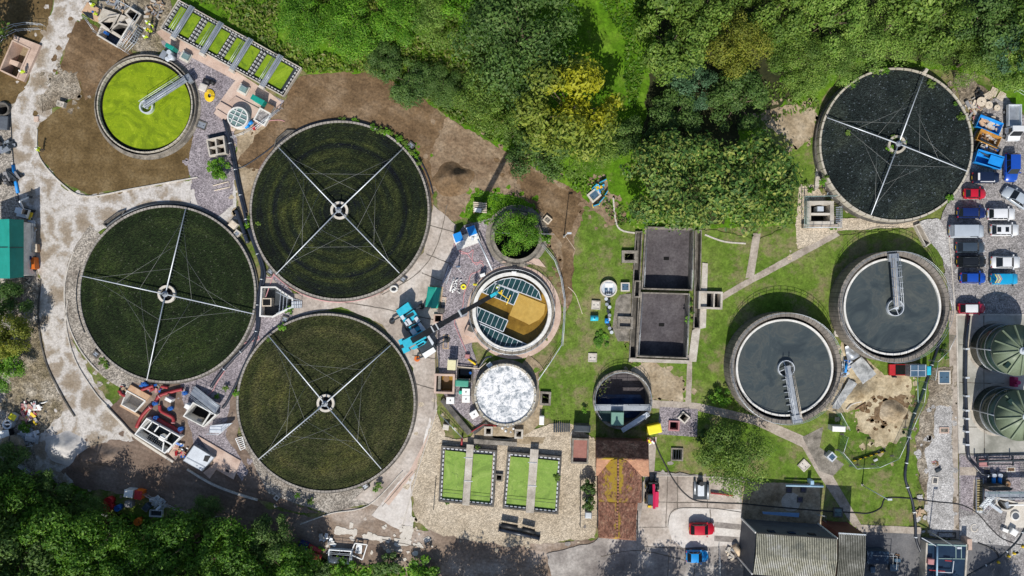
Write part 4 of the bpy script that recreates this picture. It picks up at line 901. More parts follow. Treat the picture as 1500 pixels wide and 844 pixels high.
m=MB(); m.pp([(922,525),(1010,528),(1010,533),(921,530)],-.02,.5); one('apron_wall',m,concrete,'straight concrete edging below the sludge tanks','edging')
t=pit('overflow_chamber','dark water chamber with two bays on the right of the sludge tanks','chamber',1041,440,29,20,2,.7,.3,1.0,concrete,water_dark)
m=MB(); m.pb(1046,440,2,20,2,-.6,.65); m.build('baffle',concrete,t)
pit('valve_chamber','open black valve chamber left of the upper sludge tank','chamber',922.5,376,15,10,0,.6,.4,1.5,concrete_old)
pit('valve_chamber','open black valve chamber left of the lower sludge tank','chamber',916,473,16,11,2,.6,.35,1.5,concrete_old)
m=MB(); m.pp([(908,432),(925,430),(922,500),(905,500),(897,480),(902,440)],-.02,.12); one('chamber_slab',m,concrete_old,'stained concrete slab between the two open valve chambers','slab')
# round white chamber with hatches
t=thing('pump_chamber','round white topped pump chamber with two dark hatches on the central lawn','chamber',891.5,423); C=P(891.5,423,.7); WL[t.name]=Vector((C.x,C.y,0)); t.location=(C.x,C.y,0)
MB().ring(C.x,C.y,1.05,1.25,-.02,.7,32).build('wall',concrete_pale,t); MB().cyl(C.x,C.y,1.06,-.02,.55,32).build('cover_slab',galv_pale,t); m=MB()
for x in (888,895): m.pb(x,424,4.5,3.5,0,.55,.62)
m.build('hatch',blue_glass,t); MB().pb(892,418,11,6,0,.55,.66).build('cover_plate',white_m,t)
for k in range(4): p=P(887+k*3,429.5,.7); MB().cyl(p.x,p.y,.14,.5,.8,8).build('valve',dark_steel,t)
t=thing('valve_set','row of small grey valves and pipes below the round white chamber','valves',890,455)
for k,(x,y) in enumerate(((888,438),(892,441),(889,446),(893,450),(891,456),(893,462),(892,468),(890,475),(893,481),(896,487))):
    p=P(x,y,.6); m=MB(); m.cyl(p.x,p.y,.12,0,.5,8); m.cyl(p.x,p.y,.26,.5,.56,10); m.build('valve',[galv_pale,dark_steel,galv][k%3],t)
m=MB(); m.tube([P(890,434,.35),P(891,460,.35),P(893,486,.35)],.12,8); m.build('manifold',dark_steel,t)
cover('access_cover','grey blue square lid beside the round white chamber',916,420.5,13,13,0,blue_glass,concrete_pale,.6)
cover('access_cover','white square lid on the grass left of the valve row',873,447,13,13,3,concrete_pale,concrete,.4)
cover('access_cover','white square lid alone on the central lawn, lowest of those beside the sludge tanks',868,524,13,13,2,concrete_pale,concrete,.3)
def drum_on_side(name,label,px,py,L,r,ang,mat,cat):
    t=thing(name,label,cat,px,py); p=P(px,py,r); u=Vector((math.cos(-rad(ang)),math.sin(-rad(ang)),0)); z=Vector((0,0,r+.05))
    c=Vector((p.x,p.y,0)); MB().tube([c-u*L/2+z,c-u*L*.46+z,c+u*L*.46+z,c+u*L/2+z],r,16,rs=[r*.8,r,r,r*.8]).build('vessel',mat,t); m=MB()
    for q in (-.3,.3): m.box(c.x+u.x*L*q,c.y+u.y*L*q,-.0,r*.5,.12,r*1.6,-rad(ang))
    m.build('cradle',dark_steel,t); MB().cyl(c.x,c.y,.1,r*1.9,r*2.25,8).build('filler',black_m,t); return t
drum_on_side('vessel','turquoise vessel lying on the central lawn',870.5,466,1.15,.42,0,cyan_m,'vessel'); drum_on_side('pump','bright blue pump at the foot of the valve row',889,470,.7,.32,90,blue_br,'pump')
# ------------------------------------------------------------------ round bridged tank by the tiled house
t=thing('bridged_tank','deep round tank crossed by a footbridge beside the tiled house','tank',912,586); C=P(912,586,.9); WL[t.name]=Vector((C.x,C.y,0)); t.location=(C.x,C.y,0)
MB().ring(C.x,C.y,3.9,4.3,-2.4,.9,64).build('wall',concrete_old,t); MB().cyl(C.x,C.y,3.95,-2.4,-2.0,48).build('floor',sludge,t); HOLES.append([(C.x+4.05*math.cos(a*math.pi/16),C.y+4.05*math.sin(a*math.pi/16)) for a in range(32)])
m=MB(); m.pp([(876,578),(938,578),(948,598),(941,612),(884,612),(874,598)],-2.3,-1.9); m.build('water',M('inky_water',[(.010,.03,.09),(.018,.055,.15)],.6,.1,fine=.3,fs=2,spec=.5),t)
A,B=P(871,597,1.0),P(953,597,1.0); MB().beam(A,B,.9,.15).build('bridge_deck',galv,t); rails(t,'handrail',[A+Vector((0,.42,0)),B+Vector((0,.42,0))],1.0,galv,1.6)
MB().pp([(877,602),(914,602),(914,620),(882,617)],.85,.95).build('deck',M('mesh_deck',[(.02,.05,.045),(.035,.07,.065)],1,.7),t)
MB().pb(904.5,614,17,18,1,.95,2.2).build('motor_house',M('sage_roof',[(.10,.20,.16),(.14,.25,.20)],1,.5,fine=.1),t); MB().pb(904.5,614,18,19,1,2.2,2.28).build('motor_house_roof',M('sage_sheet',[(.14,.27,.22),(.17,.31,.25)],1,.5,fine=.1),t)
A,B=P(911,631,1.0),P(950,606,1.0); MB().beam(A,B,.7,.12).build('stair_deck',galv_pale,t); rails(t,'handrail',[A,B],1.0,galv_pale,1.6)
rails(t,'railing',[(C.x+4.1*math.cos(a*math.pi/18),C.y+4.1*math.sin(a*math.pi/18),.9) for a in range(-4,23)],1.0,galv,8)
# ------------------------------------------------------------------ buildings
def gable(th,eaves,ridge,ze,zr,mat,name='roof',thick=.14):
    """eaves: NW, NE, SE, SW seen at ze; ridge: two ends seen at zr, joining the middles of the two shorter ends given"""
    e=[P(x,y,ze) for x,y in eaves]; r=[P(x,y,zr) for x,y in ridge]; m=MB()
    vs=e+r; dn=[Vector((0,0,-thick))+v for v in vs]
    m.add(vs+dn,[[0,4,5,3],[4,1,2,5],[0,1,4],[3,5,2],[9,11,10,6],[11,8,7,10],[0,3,9,6],[2,1,7,8]]); return m.build(name,mat,th),e,r
def mk_lichen_y(y0,wd,name):                # the same along a ridge that runs east-west, tile paled to paint the sunlit south slope
    b,p,sx,c=mk_tile(); b.m.name=name; dy=b.math('ABSOLUTE',b.math('SUBTRACT',sx.outputs[1],y0)); c=b.mix(.55,c,(.42,.24,.15))
    k=b.math('ADD',b.math('DIVIDE',dy,wd),b.math('MULTIPLY',b.math('SUBTRACT',b.noise(p,1.0,8,.8),.5),3.0)); return b.end(b.mix(b.math('MULTIPLY',b.ramp(k,[(.5,(1,1,1)),(1,(0,0,0))]),.85),c,(.42,.27,.03)),.92,0,.2)
h=thing('tiled_house','red clay tiled house with yellow lichen along its ridge','house',908,715)
lich=mk_lichen(P(903,720,6).x,1.9,'lichened_tile'); lich2=mk_lichen(P(904,760,6).x,.42,'lightly_lichened_tile'); brick=M('red_brick',[(.16,.07,.045),(.25,.12,.08)],2,.9,fine=.25,fs=6)
tile_pale=M('pale_tile',[(.28,.13,.08),(.40,.22,.14)],1.5,.9,fine=.3,fs=5)
# north cross wing: ridge east-west
e=[P(873,645,3.6),P(950,647,3.6),P(951,698,3.6),P(873,697,3.6)]; r=[P(874,671,6.0),P(950,673,6.0)]; m=MB(); vs=e+r+[v-Vector((0,0,.15)) for v in e+r]
m.add(vs,[[0,1,5,4],[4,5,2,3],[0,4,3],[1,2,5],[6,10,11,7],[10,9,8,11]]); m.m[1]=1; rf=m.build('roof',[tile_m,mk_lichen_y(P(905,671,6).y,.35,'lichened_sunlit_slope')],h); m=MB(); m.tube([r[0]+Vector((0,0,.03)),r[1]+Vector((0,0,.03))],.16,6); m.build('ridge_tiles',mk_lichen(P(890,671,6).x,3.4,'lichened_ridge'),rf)
m=MB(); m.prism([p[:2] for p in inset([tuple(v[:2]) for v in e],.35)],-.05,3.5); w1=m.build('wall',brick,h)
gable(h,[(876,680),(940,682),(940,737),(876,735)],[(905.5,672),(905,736)],3.62,7.0,lich)
ridge_m=tile_m
for a,b in (((905.5,672,7.06),(905,736,7.06)),((904.5,737,6.66),(904,787,6.66))):
    A,B=P(*a),P(*b); k=int((B-A).length/.42); m=MB()
    for i in range(k): q0,q1=A+(B-A)*(i/k),A+(B-A)*((i+1)/k); m.tube([q0,q1],.15,8,rs=[.155,.145])
    m.build('ridge_tiles',ridge_m,h)
gable(h,[(876.5,735.6),(932,737.6),(932,792),(876.5,788)],[(904.5,736.5),(904,787)],3.5,6.6,lich2)
m=MB(); m.prism([tuple(P(x,y,3.4)[:2]) for x,y in ((878,690),(938,690),(930,788),(879,785))],-.05,3.4); w2=m.build('wall',brick,h)
m=MB(); p=P(940.5,712,1); m.box(p.x-.25,p.y,.05,2.1,.12,1.0); d_=m.build('door',dark_steel,w2); p=P(932,768,1.5); m=MB(); m.box(p.x+.05,p.y,1,2.2,.12,1.2); m.build('window',car_glass,w2)
for q in ((934,748,934,788),(941,690,941,735)): m=MB(); m.tube([P(q[0],q[1],3.4),P(q[2],q[3],3.4)],.07,6); m.build('gutter',black_m,h)
# long corrugated shed, its dark cladding facing the lawn
b_=thing('corrugated_shed','long shed with pale corrugated roof and dark slate clad walls','shed',1165,800); NW,NE,SE,SW=(1107.5,781),(1226,789.5),(1222,851),(1102.5,840.5); zt=6.0
w4=[tuple(P(x,y,zt)[:2]) for x,y in (NW,NE,SE,SW)]; slate=M('slate_cladding',[(.075,.085,.105),(.105,.12,.14)],.5,.6,fine=.15,fs=3)
wl=MB().prism(w4,-.05,zt-.1).build('wall',slate,b_)
def corrugated(parent,a,b,c,e,n,zr,amp,mat,name='roof'):      # a,b along the top edge, e,c along the bottom edge
    m=MB(); vs=[];fs=[]; rows=8; a,b,c,e=map(Vector,(a,b,c,e))
    for i in range(2*n+1):
        for w_ in ((-.55,.55) if i%2 else (-.15,.15)):
            t=min(1,max(0,(i+w_)/(2*n))); p,q=a+(b-a)*t,e+(c-e)*t
            for j in range(rows+1): s=j/rows; v=p+(q-p)*s; vs.append(v+Vector((0,0,zr*(1-abs(2*s-1))+(amp if i%2 else 0))))
    for i in range(4*n+1):                   # flat crests, dirt settled in the troughs
        m.mi=0 if i%4==2 else 1; ff=[]
        for j in range(rows): k=i*(rows+1)+j; ff.append([k,k+rows+1,k+rows+2,k+1])
        m.f+=ff; m.m+=[m.mi]*rows; m.sm+=[False]*rows
    m.v=[tuple(v) for v in vs]; return m.build(name,[mat,trough],parent)
trough=M('trough_dirt',[(.025,.027,.02),(.06,.06,.045)],.6,.95); asb=mk_corr('asbestos_sheet',(.22,.225,.19),(.37,.36,.28),(.50,.50,.46),1,0); asb2=mk_corr('dark_asbestos_sheet',(.09,.095,.08),(.19,.19,.165),(.36,.36,.33),1,0)
corrugated(b_,P(*NW,zt),P(*NE,zt),P(*SE,zt),P(*SW,zt),46,.35,.16,asb)
m=MB()
for q0,q1 in ((NW,NE),(SW,SE)): m.beam(P(*q0,zt+.03),P(*q1,zt+.03),.22,.16)
m.build('gutter',black_m,b_); [MB().box(w4[k][0]+dx,w4[k][1]+dy,0,zt,.2,.2,0).build('corner_trim',white_m,b_) for k,dx,dy in ((0,-.05,.05),(3,-.05,-.05),(1,.02,.06))]
nn=(Vector((*w4[1],0))-Vector((*w4[0],0))).normalized(); out=Vector((-nn.y,nn.x,0))
for q in (.22,.47,.72): p=Vector((*w4[0],0))+nn*(11.3*q)+out*.06; m=MB(); m.box(p.x,p.y,4.6,5.3,1.0,.14,math.atan2(nn.y,nn.x)); m.build('window',car_glass,wl)
m=MB(); p=P(1094,795,2); m.box(p.x,p.y,.05,3.2,.15,2.6); m.build('door',red_m,wl)
rb=M('red_brown_cladding',[(.09,.03,.025),(.14,.055,.045)],.6,.7,fine=.2,fs=3)
e4=[tuple(P(x,y,5.2)[:2]) for x,y in ((1228,781),(1268,783.5),(1264,856),(1224.5,853))]
MB().prism(e4,-.05,5.1).build('wall',rb,b_,label='red brown clad wall'); E=[(*p,5.2) for p in e4]; corrugated(b_,E[0],E[1],E[2],E[3],16,.25,.14,asb2)
m=MB(); m.beam(Vector(E[0])+Vector((0,0,.06)),Vector(E[1])+Vector((0,0,.06)),.2,.14); m.build('gutter',galv_pale,b_)
s4=[tuple(P(x,y,4)[:2]) for x,y in ((1103,846),(1222,855),(1216,905),(1100,900))]; MB().prism(s4,-.05,3.9).build('wall',slate,b_); E=[(*p,4.0) for p in s4]; corrugated(b_,E[0],E[1],E[2],E[3],44,.3,.16,asb)
# green roofed hut at the left edge
b_=thing('green_hut','teal green roofed hut at the edge of the haul road','hut',10,365); g1=M('teal_sheet',[(.012,.25,.20),(.018,.31,.25)],.7,.5,fine=.06,fs=3)
m=MB(); e=[P(-25,322,3),P(34,322,3),P(34,406,3),P(-25,408,3)]; r=[P(13,321,5.2),P(14,408,5.2)]
m.add(e+r+[v-Vector((0,0,.12)) for v in e+r],[[0,4,5,3],[4,1,2,5],[0,1,4],[3,5,2],[9,11,10,6],[11,8,7,10],[0,3,9,6],[2,1,7,8]]); rf=m.build('roof',g1,b_)
m=MB(); m.beam(r[0]+Vector((0,0,.05)),r[1]+Vector((0,0,.05)),.25,.1); m.build('ridge_cap',g1,rf); m=MB(); m.beam(P(-24,362.5,3.12),P(13.5,362.5,5.3),.08,.06); m.beam(P(13.5,362.5,5.3),P(33.8,362.5,3.1),.08,.06); m.build('sheet_joint',dark_steel,rf)
MB().prism(inset([tuple(v[:2]) for v in e],.3),-.05,2.9).build('wall',white_wall,b_)
# ------------------------------------------------------------------ dark green digester tanks
sage=M('sage_roof_panel',[(.15,.19,.125),(.19,.235,.16)],.8,.45,fine=.1,fs=3); dkgreen=M('glossy_green_steel',[(.012,.028,.022),(.018,.038,.03)],.6,.22,fine=.1,fs=2,spec=.6)
def digester(px,py,r,hatch,label):
    z=4.7; t=thing('digester',label,'storage tank',px,py,0,'dark green storage tanks on the concrete apron'); C=P(px,py,z); R=r*.1*(1-z/100); WL[t.name]=Vector((C.x,C.y,0)); t.location=(C.x,C.y,0)
    MB().cyl(C.x,C.y,R,-.05,z,72).build('shell',dkgreen,t); MB().ring(C.x,C.y,R+.01,R+.4,-.05,.15,72).build('footing',concrete,t)
    m=MB()
    for zz in (1.6,3.2,4.55): m.ring(C.x,C.y,R,R+.07,zz,zz+.1,72)
    m.build('hoop',galv,t); rf=MB().cyl(C.x,C.y,R+.12,z,z+1.05,72,.5).build('roof',sage,t)
    for k in range(12):
        a=k*math.pi/6+.13; m=MB(); m.beam((C.x+.55*math.cos(a),C.y+.55*math.sin(a),z+1.06),(C.x+R*math.cos(a),C.y+R*math.sin(a),z+.12),.16,.3); m.build('roof_rib',sage,rf)
    m=MB(); m.cyl(C.x,C.y,.5,z+1.0,z+1.3,24); m.cyl(C.x,C.y,.25,z+1.3,z+1.6,16); m.build('vent',galv_pale,rf)
    a=rad(hatch); m=MB(); m.box(C.x+R*.75*math.cos(a),C.y+R*.75*math.sin(a),z+.2,z+.6,.8,.6,a); m.build('roof_hatch',dkgreen,rf)
    m=MB(); m.tube([(C.x-R-.12,C.y,0),(C.x-R-.12,C.y,z)],.09,8); m.build('downpipe',galv,t)
    return t
digester(1489.5,513,36.5,-130,'dark green storage tank with sage ribbed roof nearest the red car'); digester(1494,608.5,36.5,130,'dark green storage tank with sage ribbed roof farther from the car park')
m=MB(); p=P(1489,560,1.2); m.box(p.x,p.y,0,1.2,.5,1.4); m.cyl(p.x,p.y,.3,1.2,1.7,12); one('hydrant',m,plain('magenta_paint',(.50,.03,.14),.4),'pink red valve post between the two dark green storage tanks','valve')
# ------------------------------------------------------------------ trees and shrubs
TG='trees of the wood along the north edge'
tree(765,58,96,12,'fine',leaf_dark,'very large fine leaved dark green tree above the brown soil track',group=TG)
tree(718,145,50,7.5,'fine2',leaf_mid,'medium grey green tree in front of the very large dark tree',group=TG)
pY=P(862,136,10)
tree(838,166,80,13.5,'mid',mk_leaf('turning_leaf',[(.12,.19,.02),(.20,.27,.035),(.28,.33,.06)],((.40,.40,.015),pY.x,pY.y,5.4)),'rounded tree turning bright yellow on its upper right side',group=TG)
tree(985,265,78,9,'big',leaf_gloss,'glossy broad leaved tree overhanging the sludge tanks, its left half of the double crown',group=TG)
tree(1090,265,82,9.5,'big2',leaf_gloss,'glossy broad leaved tree with crown between the sludge tanks and the footpath',group=TG)
for x,y,r,h,k,l,lab in [
 (790,222,48,6,'mid3',leaf_dark,'dark green tree just below the yellowing tree, left one'),
 (858,218,46,6.5,'fine2',leaf_mid,'mid green tree just below the yellowing tree, right one'),
 (760,190,32,5,'mid',leaf_mid,'small mid green tree between the grey green and the yellowing tree'),
 (985,62,58,9,'mid2',leaf_mid,'mid green rounded tree right of the bright clearing'),
 (1080,62,50,10,'fine2',leaf_olive,'yellowish olive tree standing over the dark shaded hollow'),
 (1032,20,50,10,'mid3',leaf_mid,'mid green tree cut by the top edge, between the clearing and the olive tree'),
 (1130,20,48,10,'mid',leaf_mid,'mid green tree behind and right of the olive tree'),
 (1165,90,46,6,'fine',leaf_mid,'soft mid green spreading tree beside the bare grass patch'),
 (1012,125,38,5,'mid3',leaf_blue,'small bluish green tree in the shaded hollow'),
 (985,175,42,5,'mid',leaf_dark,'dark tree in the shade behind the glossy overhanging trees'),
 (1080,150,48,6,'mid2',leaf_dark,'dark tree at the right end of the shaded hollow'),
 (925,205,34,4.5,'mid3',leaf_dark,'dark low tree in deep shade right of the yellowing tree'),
 (1215,30,52,9,'mid2',leaf_pale,'pale green open tree above the slate filter bed, left one'),
 (1290,48,56,6,'fine',leaf_pale,'pale thicket tree directly over the rim of the slate filter bed'),
 (1228,84,42,5,'fine2',leaf_pale,'pale bushy tree at the upper left rim of the slate filter bed'),
 (1370,30,54,8,'mid',leaf_mid,'mid green tree at the top edge above the slate filter bed'),
 (1352,64,38,4.5,'fine',leaf_mid,'low green thicket touching the top of the slate filter bed'),
 (1440,35,56,8,'mid3',leaf_dark,'deep green tree above the skips and pallets'),
 (1490,60,50,7,'mid2',leaf_blue,'bluish green tree in the upper right corner'),
 (1420,88,42,4.5,'fine2',leaf_mid,'low green thicket beside the bare earth and pallets'),
 (1480,100,34,3.5,'mid',leaf_pale,'pale low thicket behind the long white rail'),
 (1182,120,28,3.5,'mid3',leaf_pale,'pale shrub like tree left of the slate filter bed'),
 (450,30,46,4,'fine',leaf_lush,'lush low thicket beside the lane tank'),
 (520,40,50,4,'fine',leaf_lush,'lush bright tree beside the low thicket at the top edge'),
 (585,20,46,4.5,'fine2',leaf_lush,'yellow green tree at the top edge'),
 (640,22,44,5,'fine2',leaf_pale,'pale bright tree left of the very large dark tree'),
 (600,120,38,3.4,'mid2',leaf_dark,'dark hedge tree above the soil track, left one'),
 (650,126,34,3.2,'fine',leaf_dark,'dark hedge tree above the soil track, right one'),
 (560,92,30,3,'mid',leaf_dark,'dark hedge tree at the start of the soil track'),
 (690,20,40,8,'mid3',leaf_lush,'lush green tree peeping left of the very large dark tree at the top')]:
    tree(x,y,r,h,k,l,lab,group=TG)
leaf_wood=mk_leaf('wood_leaf',[(.035,.115,.006),(.075,.20,.012),(.16,.31,.035)])
SG='trees of the dark wood in the lower left corner'
for x,y,r,h,k,l,lab in [
 (20,735,50,7,'mid',leaf_wood,'bright lush tree at the left end of the lower wood'),
 (75,790,56,9,'mid2',leaf_wood,'lush tree second from the left in the lower wood'),
 (70,722,34,4,'mid3',leaf_dark,'low dark tree between the grit heap and the lower wood'),
 (140,800,54,9,'mid3',leaf_wood,'lush tree below the yard of blue and red barrels'),
 (125,750,34,4,'fine',leaf_dark,'low dark tree beside the reddish spoil heap'),
 (205,815,52,9,'mid',leaf_wood,'lush tree below the little fenced equipment yard'),
 (270,800,54,8,'mid2',leaf_wood,'lush tree right of the little fenced equipment yard'),
 (335,815,56,8,'mid3',leaf_wood,'lush tree left of the red pipe stack'),
 (400,790,38,5,'mid',leaf_dark,'dark tree just left of the red pipe stack'),
 (420,840,48,7,'mid2',leaf_wood,'lush tree below the red pipe stack'),
 (25,810,60,10,'mid',leaf_dark,'dark tall tree in the lower left corner'),
 (15,680,34,4,'mid3',leaf_dark,'dark tree under the round concrete lid'),
 (305,755,30,3.5,'fine2',leaf_dark,'dark low tree beside the muddy road')]:
    tree(x,y,r,h,k,l,lab,group=SG)
for x,y,r,h,k in [(197,1038,112,24,'mid3'),(330,985,80,13,'mid2'),(130,965,90,13,'mid'),(20,965,100,14,'mid2'),(-60,930,100,16,'mid3'),(-90,780,90,14,'mid')]:
    tree(x,y,r,h,k,leaf_dark,'tall dark tree standing south of the lower wood',group='tall trees south of the lower wood')
for x,y,r,h,k in [(655,990,62,13,'mid2'),(730,985,60,13,'mid3'),(950,1000,70,15,'mid'),(1075,985,60,13,'mid2'),(1300,985,70,14,'mid3'),(1390,985,60,11,'mid'),(1490,985,60,11,'mid2')]:
    tree(x,y,r,h,k,leaf_dark,'tall tree standing south of the lower road',group='tall trees south of the lower road')
for x,y,r,h,k,l,lab in [(-70,40,70,10,'mid',leaf_mid,'tree west of the haul road'),(640,-90,80,12,'mid2',leaf_mid,'tree north of the meadow'),(800,-80,90,13,'mid3',leaf_dark,'tree north of the very large dark tree'),(1000,-70,90,12,'mid',leaf_mid,'tree north of the shaded hollow'),(1180,-75,90,12,'mid2',leaf_mid,'tree north of the olive tree'),(1360,-70,90,12,'mid3',leaf_mid,'tree north of the slate filter bed'),(1560,20,80,11,'mid',leaf_mid,'tree east of the skips'),(470,-80,70,8,'mid2',leaf_mid,'tree north of the lane tank')]:
    tree(x,y,r,h,k,l,lab)
tree(758,342,35,4.6,'fine2',leaf_lush,'bushy green tree growing inside the old round tank')
tree(1078,668,56,6,'fine2',leaf_mid,'spreading grey green tree beside the concrete parking bay')
tree(8,490,36,6.5,'mid',leaf_olive,'yellow green tree at the left edge below the teal hut')
tree(14,445,34,3.5,'mid2',leaf_dark,'dark green tree in the shade below the teal hut')
tree(6,540,32,3.5,'mid3',leaf_lush,'bright green tree at the left edge above the junk pile')
tree(320,248,19,1.8,'bush',leaf_lush,'bright green round bush beside the twin pit and black pipes','bush','bush')
tree(800,350,9,1.6,'bush2',leaf_lush,'small green bush at the right of the old round tank','bush','bush')
for x,y,r,h,l,lab in [(862,712,13,2.2,leaf_dark,'dark leafy bush in the fenced plot beside the tiled house'),(861,738,12,1.8,leaf_dark,'lower dark bush in the fenced plot beside the tiled house'),(1056,583,17,1.6,leaf_lush,'green bush in the shade left of the lower clarifier'),(1036,640,16,2,leaf_dark,'dark bush left of the spreading grey green tree'),(880,498,14,.5,leaf_lush,'low bright green bush left of the lower sludge tank'),(1150,98,24,3,leaf_lush,'lush bush under the soft spreading tree'),(620,838,26,2.5,leaf_lush,'bright bush at the lower edge below the stony road'),(565,832,24,2.5,leaf_dark,'dark bush at the lower edge below the stony road'),(505,838,22,2.5,leaf_lush,'bright bush below the white framed pit'),(470,835,18,2,leaf_dark,'dark bush beside the red pipe stack'),(710,312,10,.8,leaf_lush,'small green bush beside the pallet crate stack'),(1405,192,10,.9,leaf_lush,'bright green bush between filter coping and the skips'),(36,625,10,1.0,leaf_lush,'green bush beside the junk pile'),(44,605,0,0,None,None)]:
    if lab: tree(x,y,r,h,'bush' if r>13 else 'bush2',l,lab,'bush','bush')
WG='weeds growing along tank walls and kerbs'
wr=random.Random(5)
spots=[(548,186),(556,190),(565,192),(574,197),(582,203),(590,209),(597,215),(603,222),(609,230),(613,238),(520,180),(500,177),(360,330),(366,319),(155,537),(150,531),(437,726),(455,733),(550,716),(556,712),(425,455),(403,500),(318,580),(331,570),(1013,445),(1012,456),(1010,468),(1243,195),(1297,105),(1282,103),(1250,125),(1365,122),(1400,152),(1407,170),(1391,292),(1210,258),(1206,268),(1308,203),(1302,215),(1308,222),(1325,210),(1318,202),(1220,330),(1226,98),(1238,120),(378,330),(345,575),(395,497),(413,478),(700,655),(655,735),(815,700),(857,600),(1180,268),(1186,278),(770,318),(1384,520),(1382,508)]
WGL='small green weed growing against a wall or kerb'
for i,(x,y) in enumerate(spots):
    on4=1200<x<1420 and 100<y<310; tree(x,y,wr.uniform(4,8),(2.2 if on4 else wr.uniform(.5,1.0)),'tiny',[leaf_lush,leaf_mid][i%2],WGL,'weed','weed',WG,zr=.35)
# grasses and herbs of the meadow: nobody could count them
def in_poly(x,y,pts):
    c=False; n=len(pts)
    for i in range(n):
        a,b=pts[i],pts[i-1]
        if (a[1]>y)!=(b[1]>y) and x<(b[0]-a[0])*(y-a[1])/(b[1]-a[1])+a[0]: c=not c
    return c
def herbs(name,pts,n,size,leaf,label,seed,hmax=.5):
    r=random.Random(seed); xs=[p[0] for p in pts]; ys=[p[1] for p in pts]; vs=[];fs=[]; k=0
    while k<n:
        x,y=r.uniform(min(xs),max(xs)),r.uniform(min(ys),max(ys))
        if not in_poly(x,y,pts) or noise.noise(Vector((x*.035,y*.035,seed)))<-.28+r.uniform(-.2,.2): k+=.2; continue
        k+=1; p=P(x,y,0); hh=hmax*(.35+.65*max(0,noise.noise(Vector((x*.06,y*.06,seed+3)))+.5))*r.uniform(.3,1); p.z=hh
        nn=Vector((r.gauss(0,.6),r.gauss(0,.6),1)).normalized(); t=nn.cross(Vector((r.gauss(0,1),r.gauss(0,1),.1))).normalized(); b=nn.cross(t); s=size*r.uniform(.5,1.4); i=len(vs)
        vs+=[p-t*s,p+b*s*.45,p+t*s,p-b*s*.45]; fs.append([i,i+1,i+2,i+3])
    m=MB(); m.add(vs,fs); o=m.build(name,leaf,recalc=False); tag(o,label,'plants',kind='stuff'); return o
herbs('meadow_herbs',[(275,-10),(450,108),(545,106),(600,128),(660,172),(720,205),(760,150),(700,60),(640,-20),(300,-20)],16000,.30,mk_leaf('herb_leaf',[(.06,.14,.008),(.10,.19,.012),(.16,.23,.03),(.24,.25,.09)],big=.2),'bright meadow herbs and grasses above the soil track',1,.9)
herbs('meadow_grass',[(870,-10),(960,-10),(930,60),(945,100),(930,160),(918,150),(915,110),(915,60)],2600,.28,mk_leaf('clearing_leaf',[(.05,.16,.004),(.08,.21,.006),(.14,.23,.03)],big=.3),'vivid grass in the clearing between the trees',2,.5)
herbs('bank_herbs',[(690,195),(790,250),(880,300),(900,330),(1160,330),(1170,300),(1060,310),(900,300),(880,270),(800,235),(740,190)],2400,.26,leaf_mid,'mixed green undergrowth below the northern trees',3,.8)
herbs('bank_herbs',[(-10,675),(60,690),(120,715),(150,745),(250,760),(330,780),(470,800),(520,825),(640,830),(640,850),(-10,850)],9000,.30,leaf_lush,'lush undergrowth of the lower wood',4,.8)
herbs('verge_grass',[(690,285),(705,278),(770,292),(785,300),(760,312),(735,320),(715,330),(690,322),(680,318)],900,.2,leaf_lush,'grass verge around the pallet crate stack',5,.3)
herbs('lawn_tufts',[(820,480),(838,440),(842,350),(858,305),(900,310),(925,335),(928,360),(905,440),(895,560),(866,620),(836,622),(795,610),(790,548),(812,525)],2600,.15,mk_leaf('tuft_leaf',[(.06,.12,.012),(.11,.17,.03),(.20,.20,.09)],big=.2),'grass tufts scattered over the central lawn',6,.12)
herbs('lawn_tufts',[(1040,350),(1160,370),(1225,345),(1330,340),(1225,440),(1075,480),(1010,525),(1050,445),(1160,382),(1110,410)],1800,.15,MATS['tuft_leaf'],'grass tufts scattered over the lawn of the two clarifiers',7,.12)
herbs('shade_herbs',[(1100,120),(1190,120),(1200,160),(1150,170),(1110,190)],500,.28,leaf_mid,'shaded undergrowth beside the bare grass patch',8,.6)
# ------------------------------------------------------------------ parked vehicles
paint=lambda n,c:plain(n,c,.28,.1,.06,.6)
c_white=paint('white_car_paint',(.72,.73,.74)); c_navy=paint('navy_car_paint',(.008,.022,.11)); c_blue=paint('blue_car_paint',(.01,.07,.40)); c_silver=paint('silver_car_paint',(.42,.47,.52)); c_slate=paint('slate_car_paint',(.045,.065,.09)); c_black=paint('black_car_paint',(.012,.014,.017)); c_red=paint('red_car_paint',(.50,.01,.03)); c_cyan=paint('cyan_car_paint',(.01,.33,.60)); c_ink=paint('ink_car_paint',(.008,.016,.045)); c_mag=paint('crimson_car_paint',(.42,.008,.045)); c_azure=paint('azure_car_paint',(.01,.27,.68))
GV='cars and vans parked by the slate filter bed'
vehicle(1487,244,90,c_blue,'blue people carrier parked nose down in front of the tipper truck',4.2,1.9,1.65,'estate',group=GV)
vehicle(1450,259,0,c_ink,'dark navy van with white side stripe beside the blue covered skip',4.0,1.6,1.75,'van','van',GV,stripe=c_white)
vehicle(1432,283,0,c_red,'small bright red hatchback between the navy van and the slate filter bed',3.3,1.5,1.4,group=GV)
vehicle(1493,289,213,c_silver,'silver car parked at a slant near the right edge',4.3,1.75,1.42,'saloon',group=GV)
vehicle(1427.5,311,0,c_navy,'navy blue estate car directly below the small red hatchback',4.3,1.6,1.45,'estate',group=GV)
vehicle(1471.5,313,0,c_white,'plain white car parked nose to the right beside the navy estate',4.1,1.75,1.5,'estate',group=GV)
vehicle(1422,338,0,c_silver,'long silver van, the longest vehicle of the car park',5.1,1.95,1.8,'van','van',GV)
vehicle(1476,336.5,0,c_white,'white car with two dark sunroofs',4.2,1.75,1.45,'estate',group=GV,sun_roof=True)
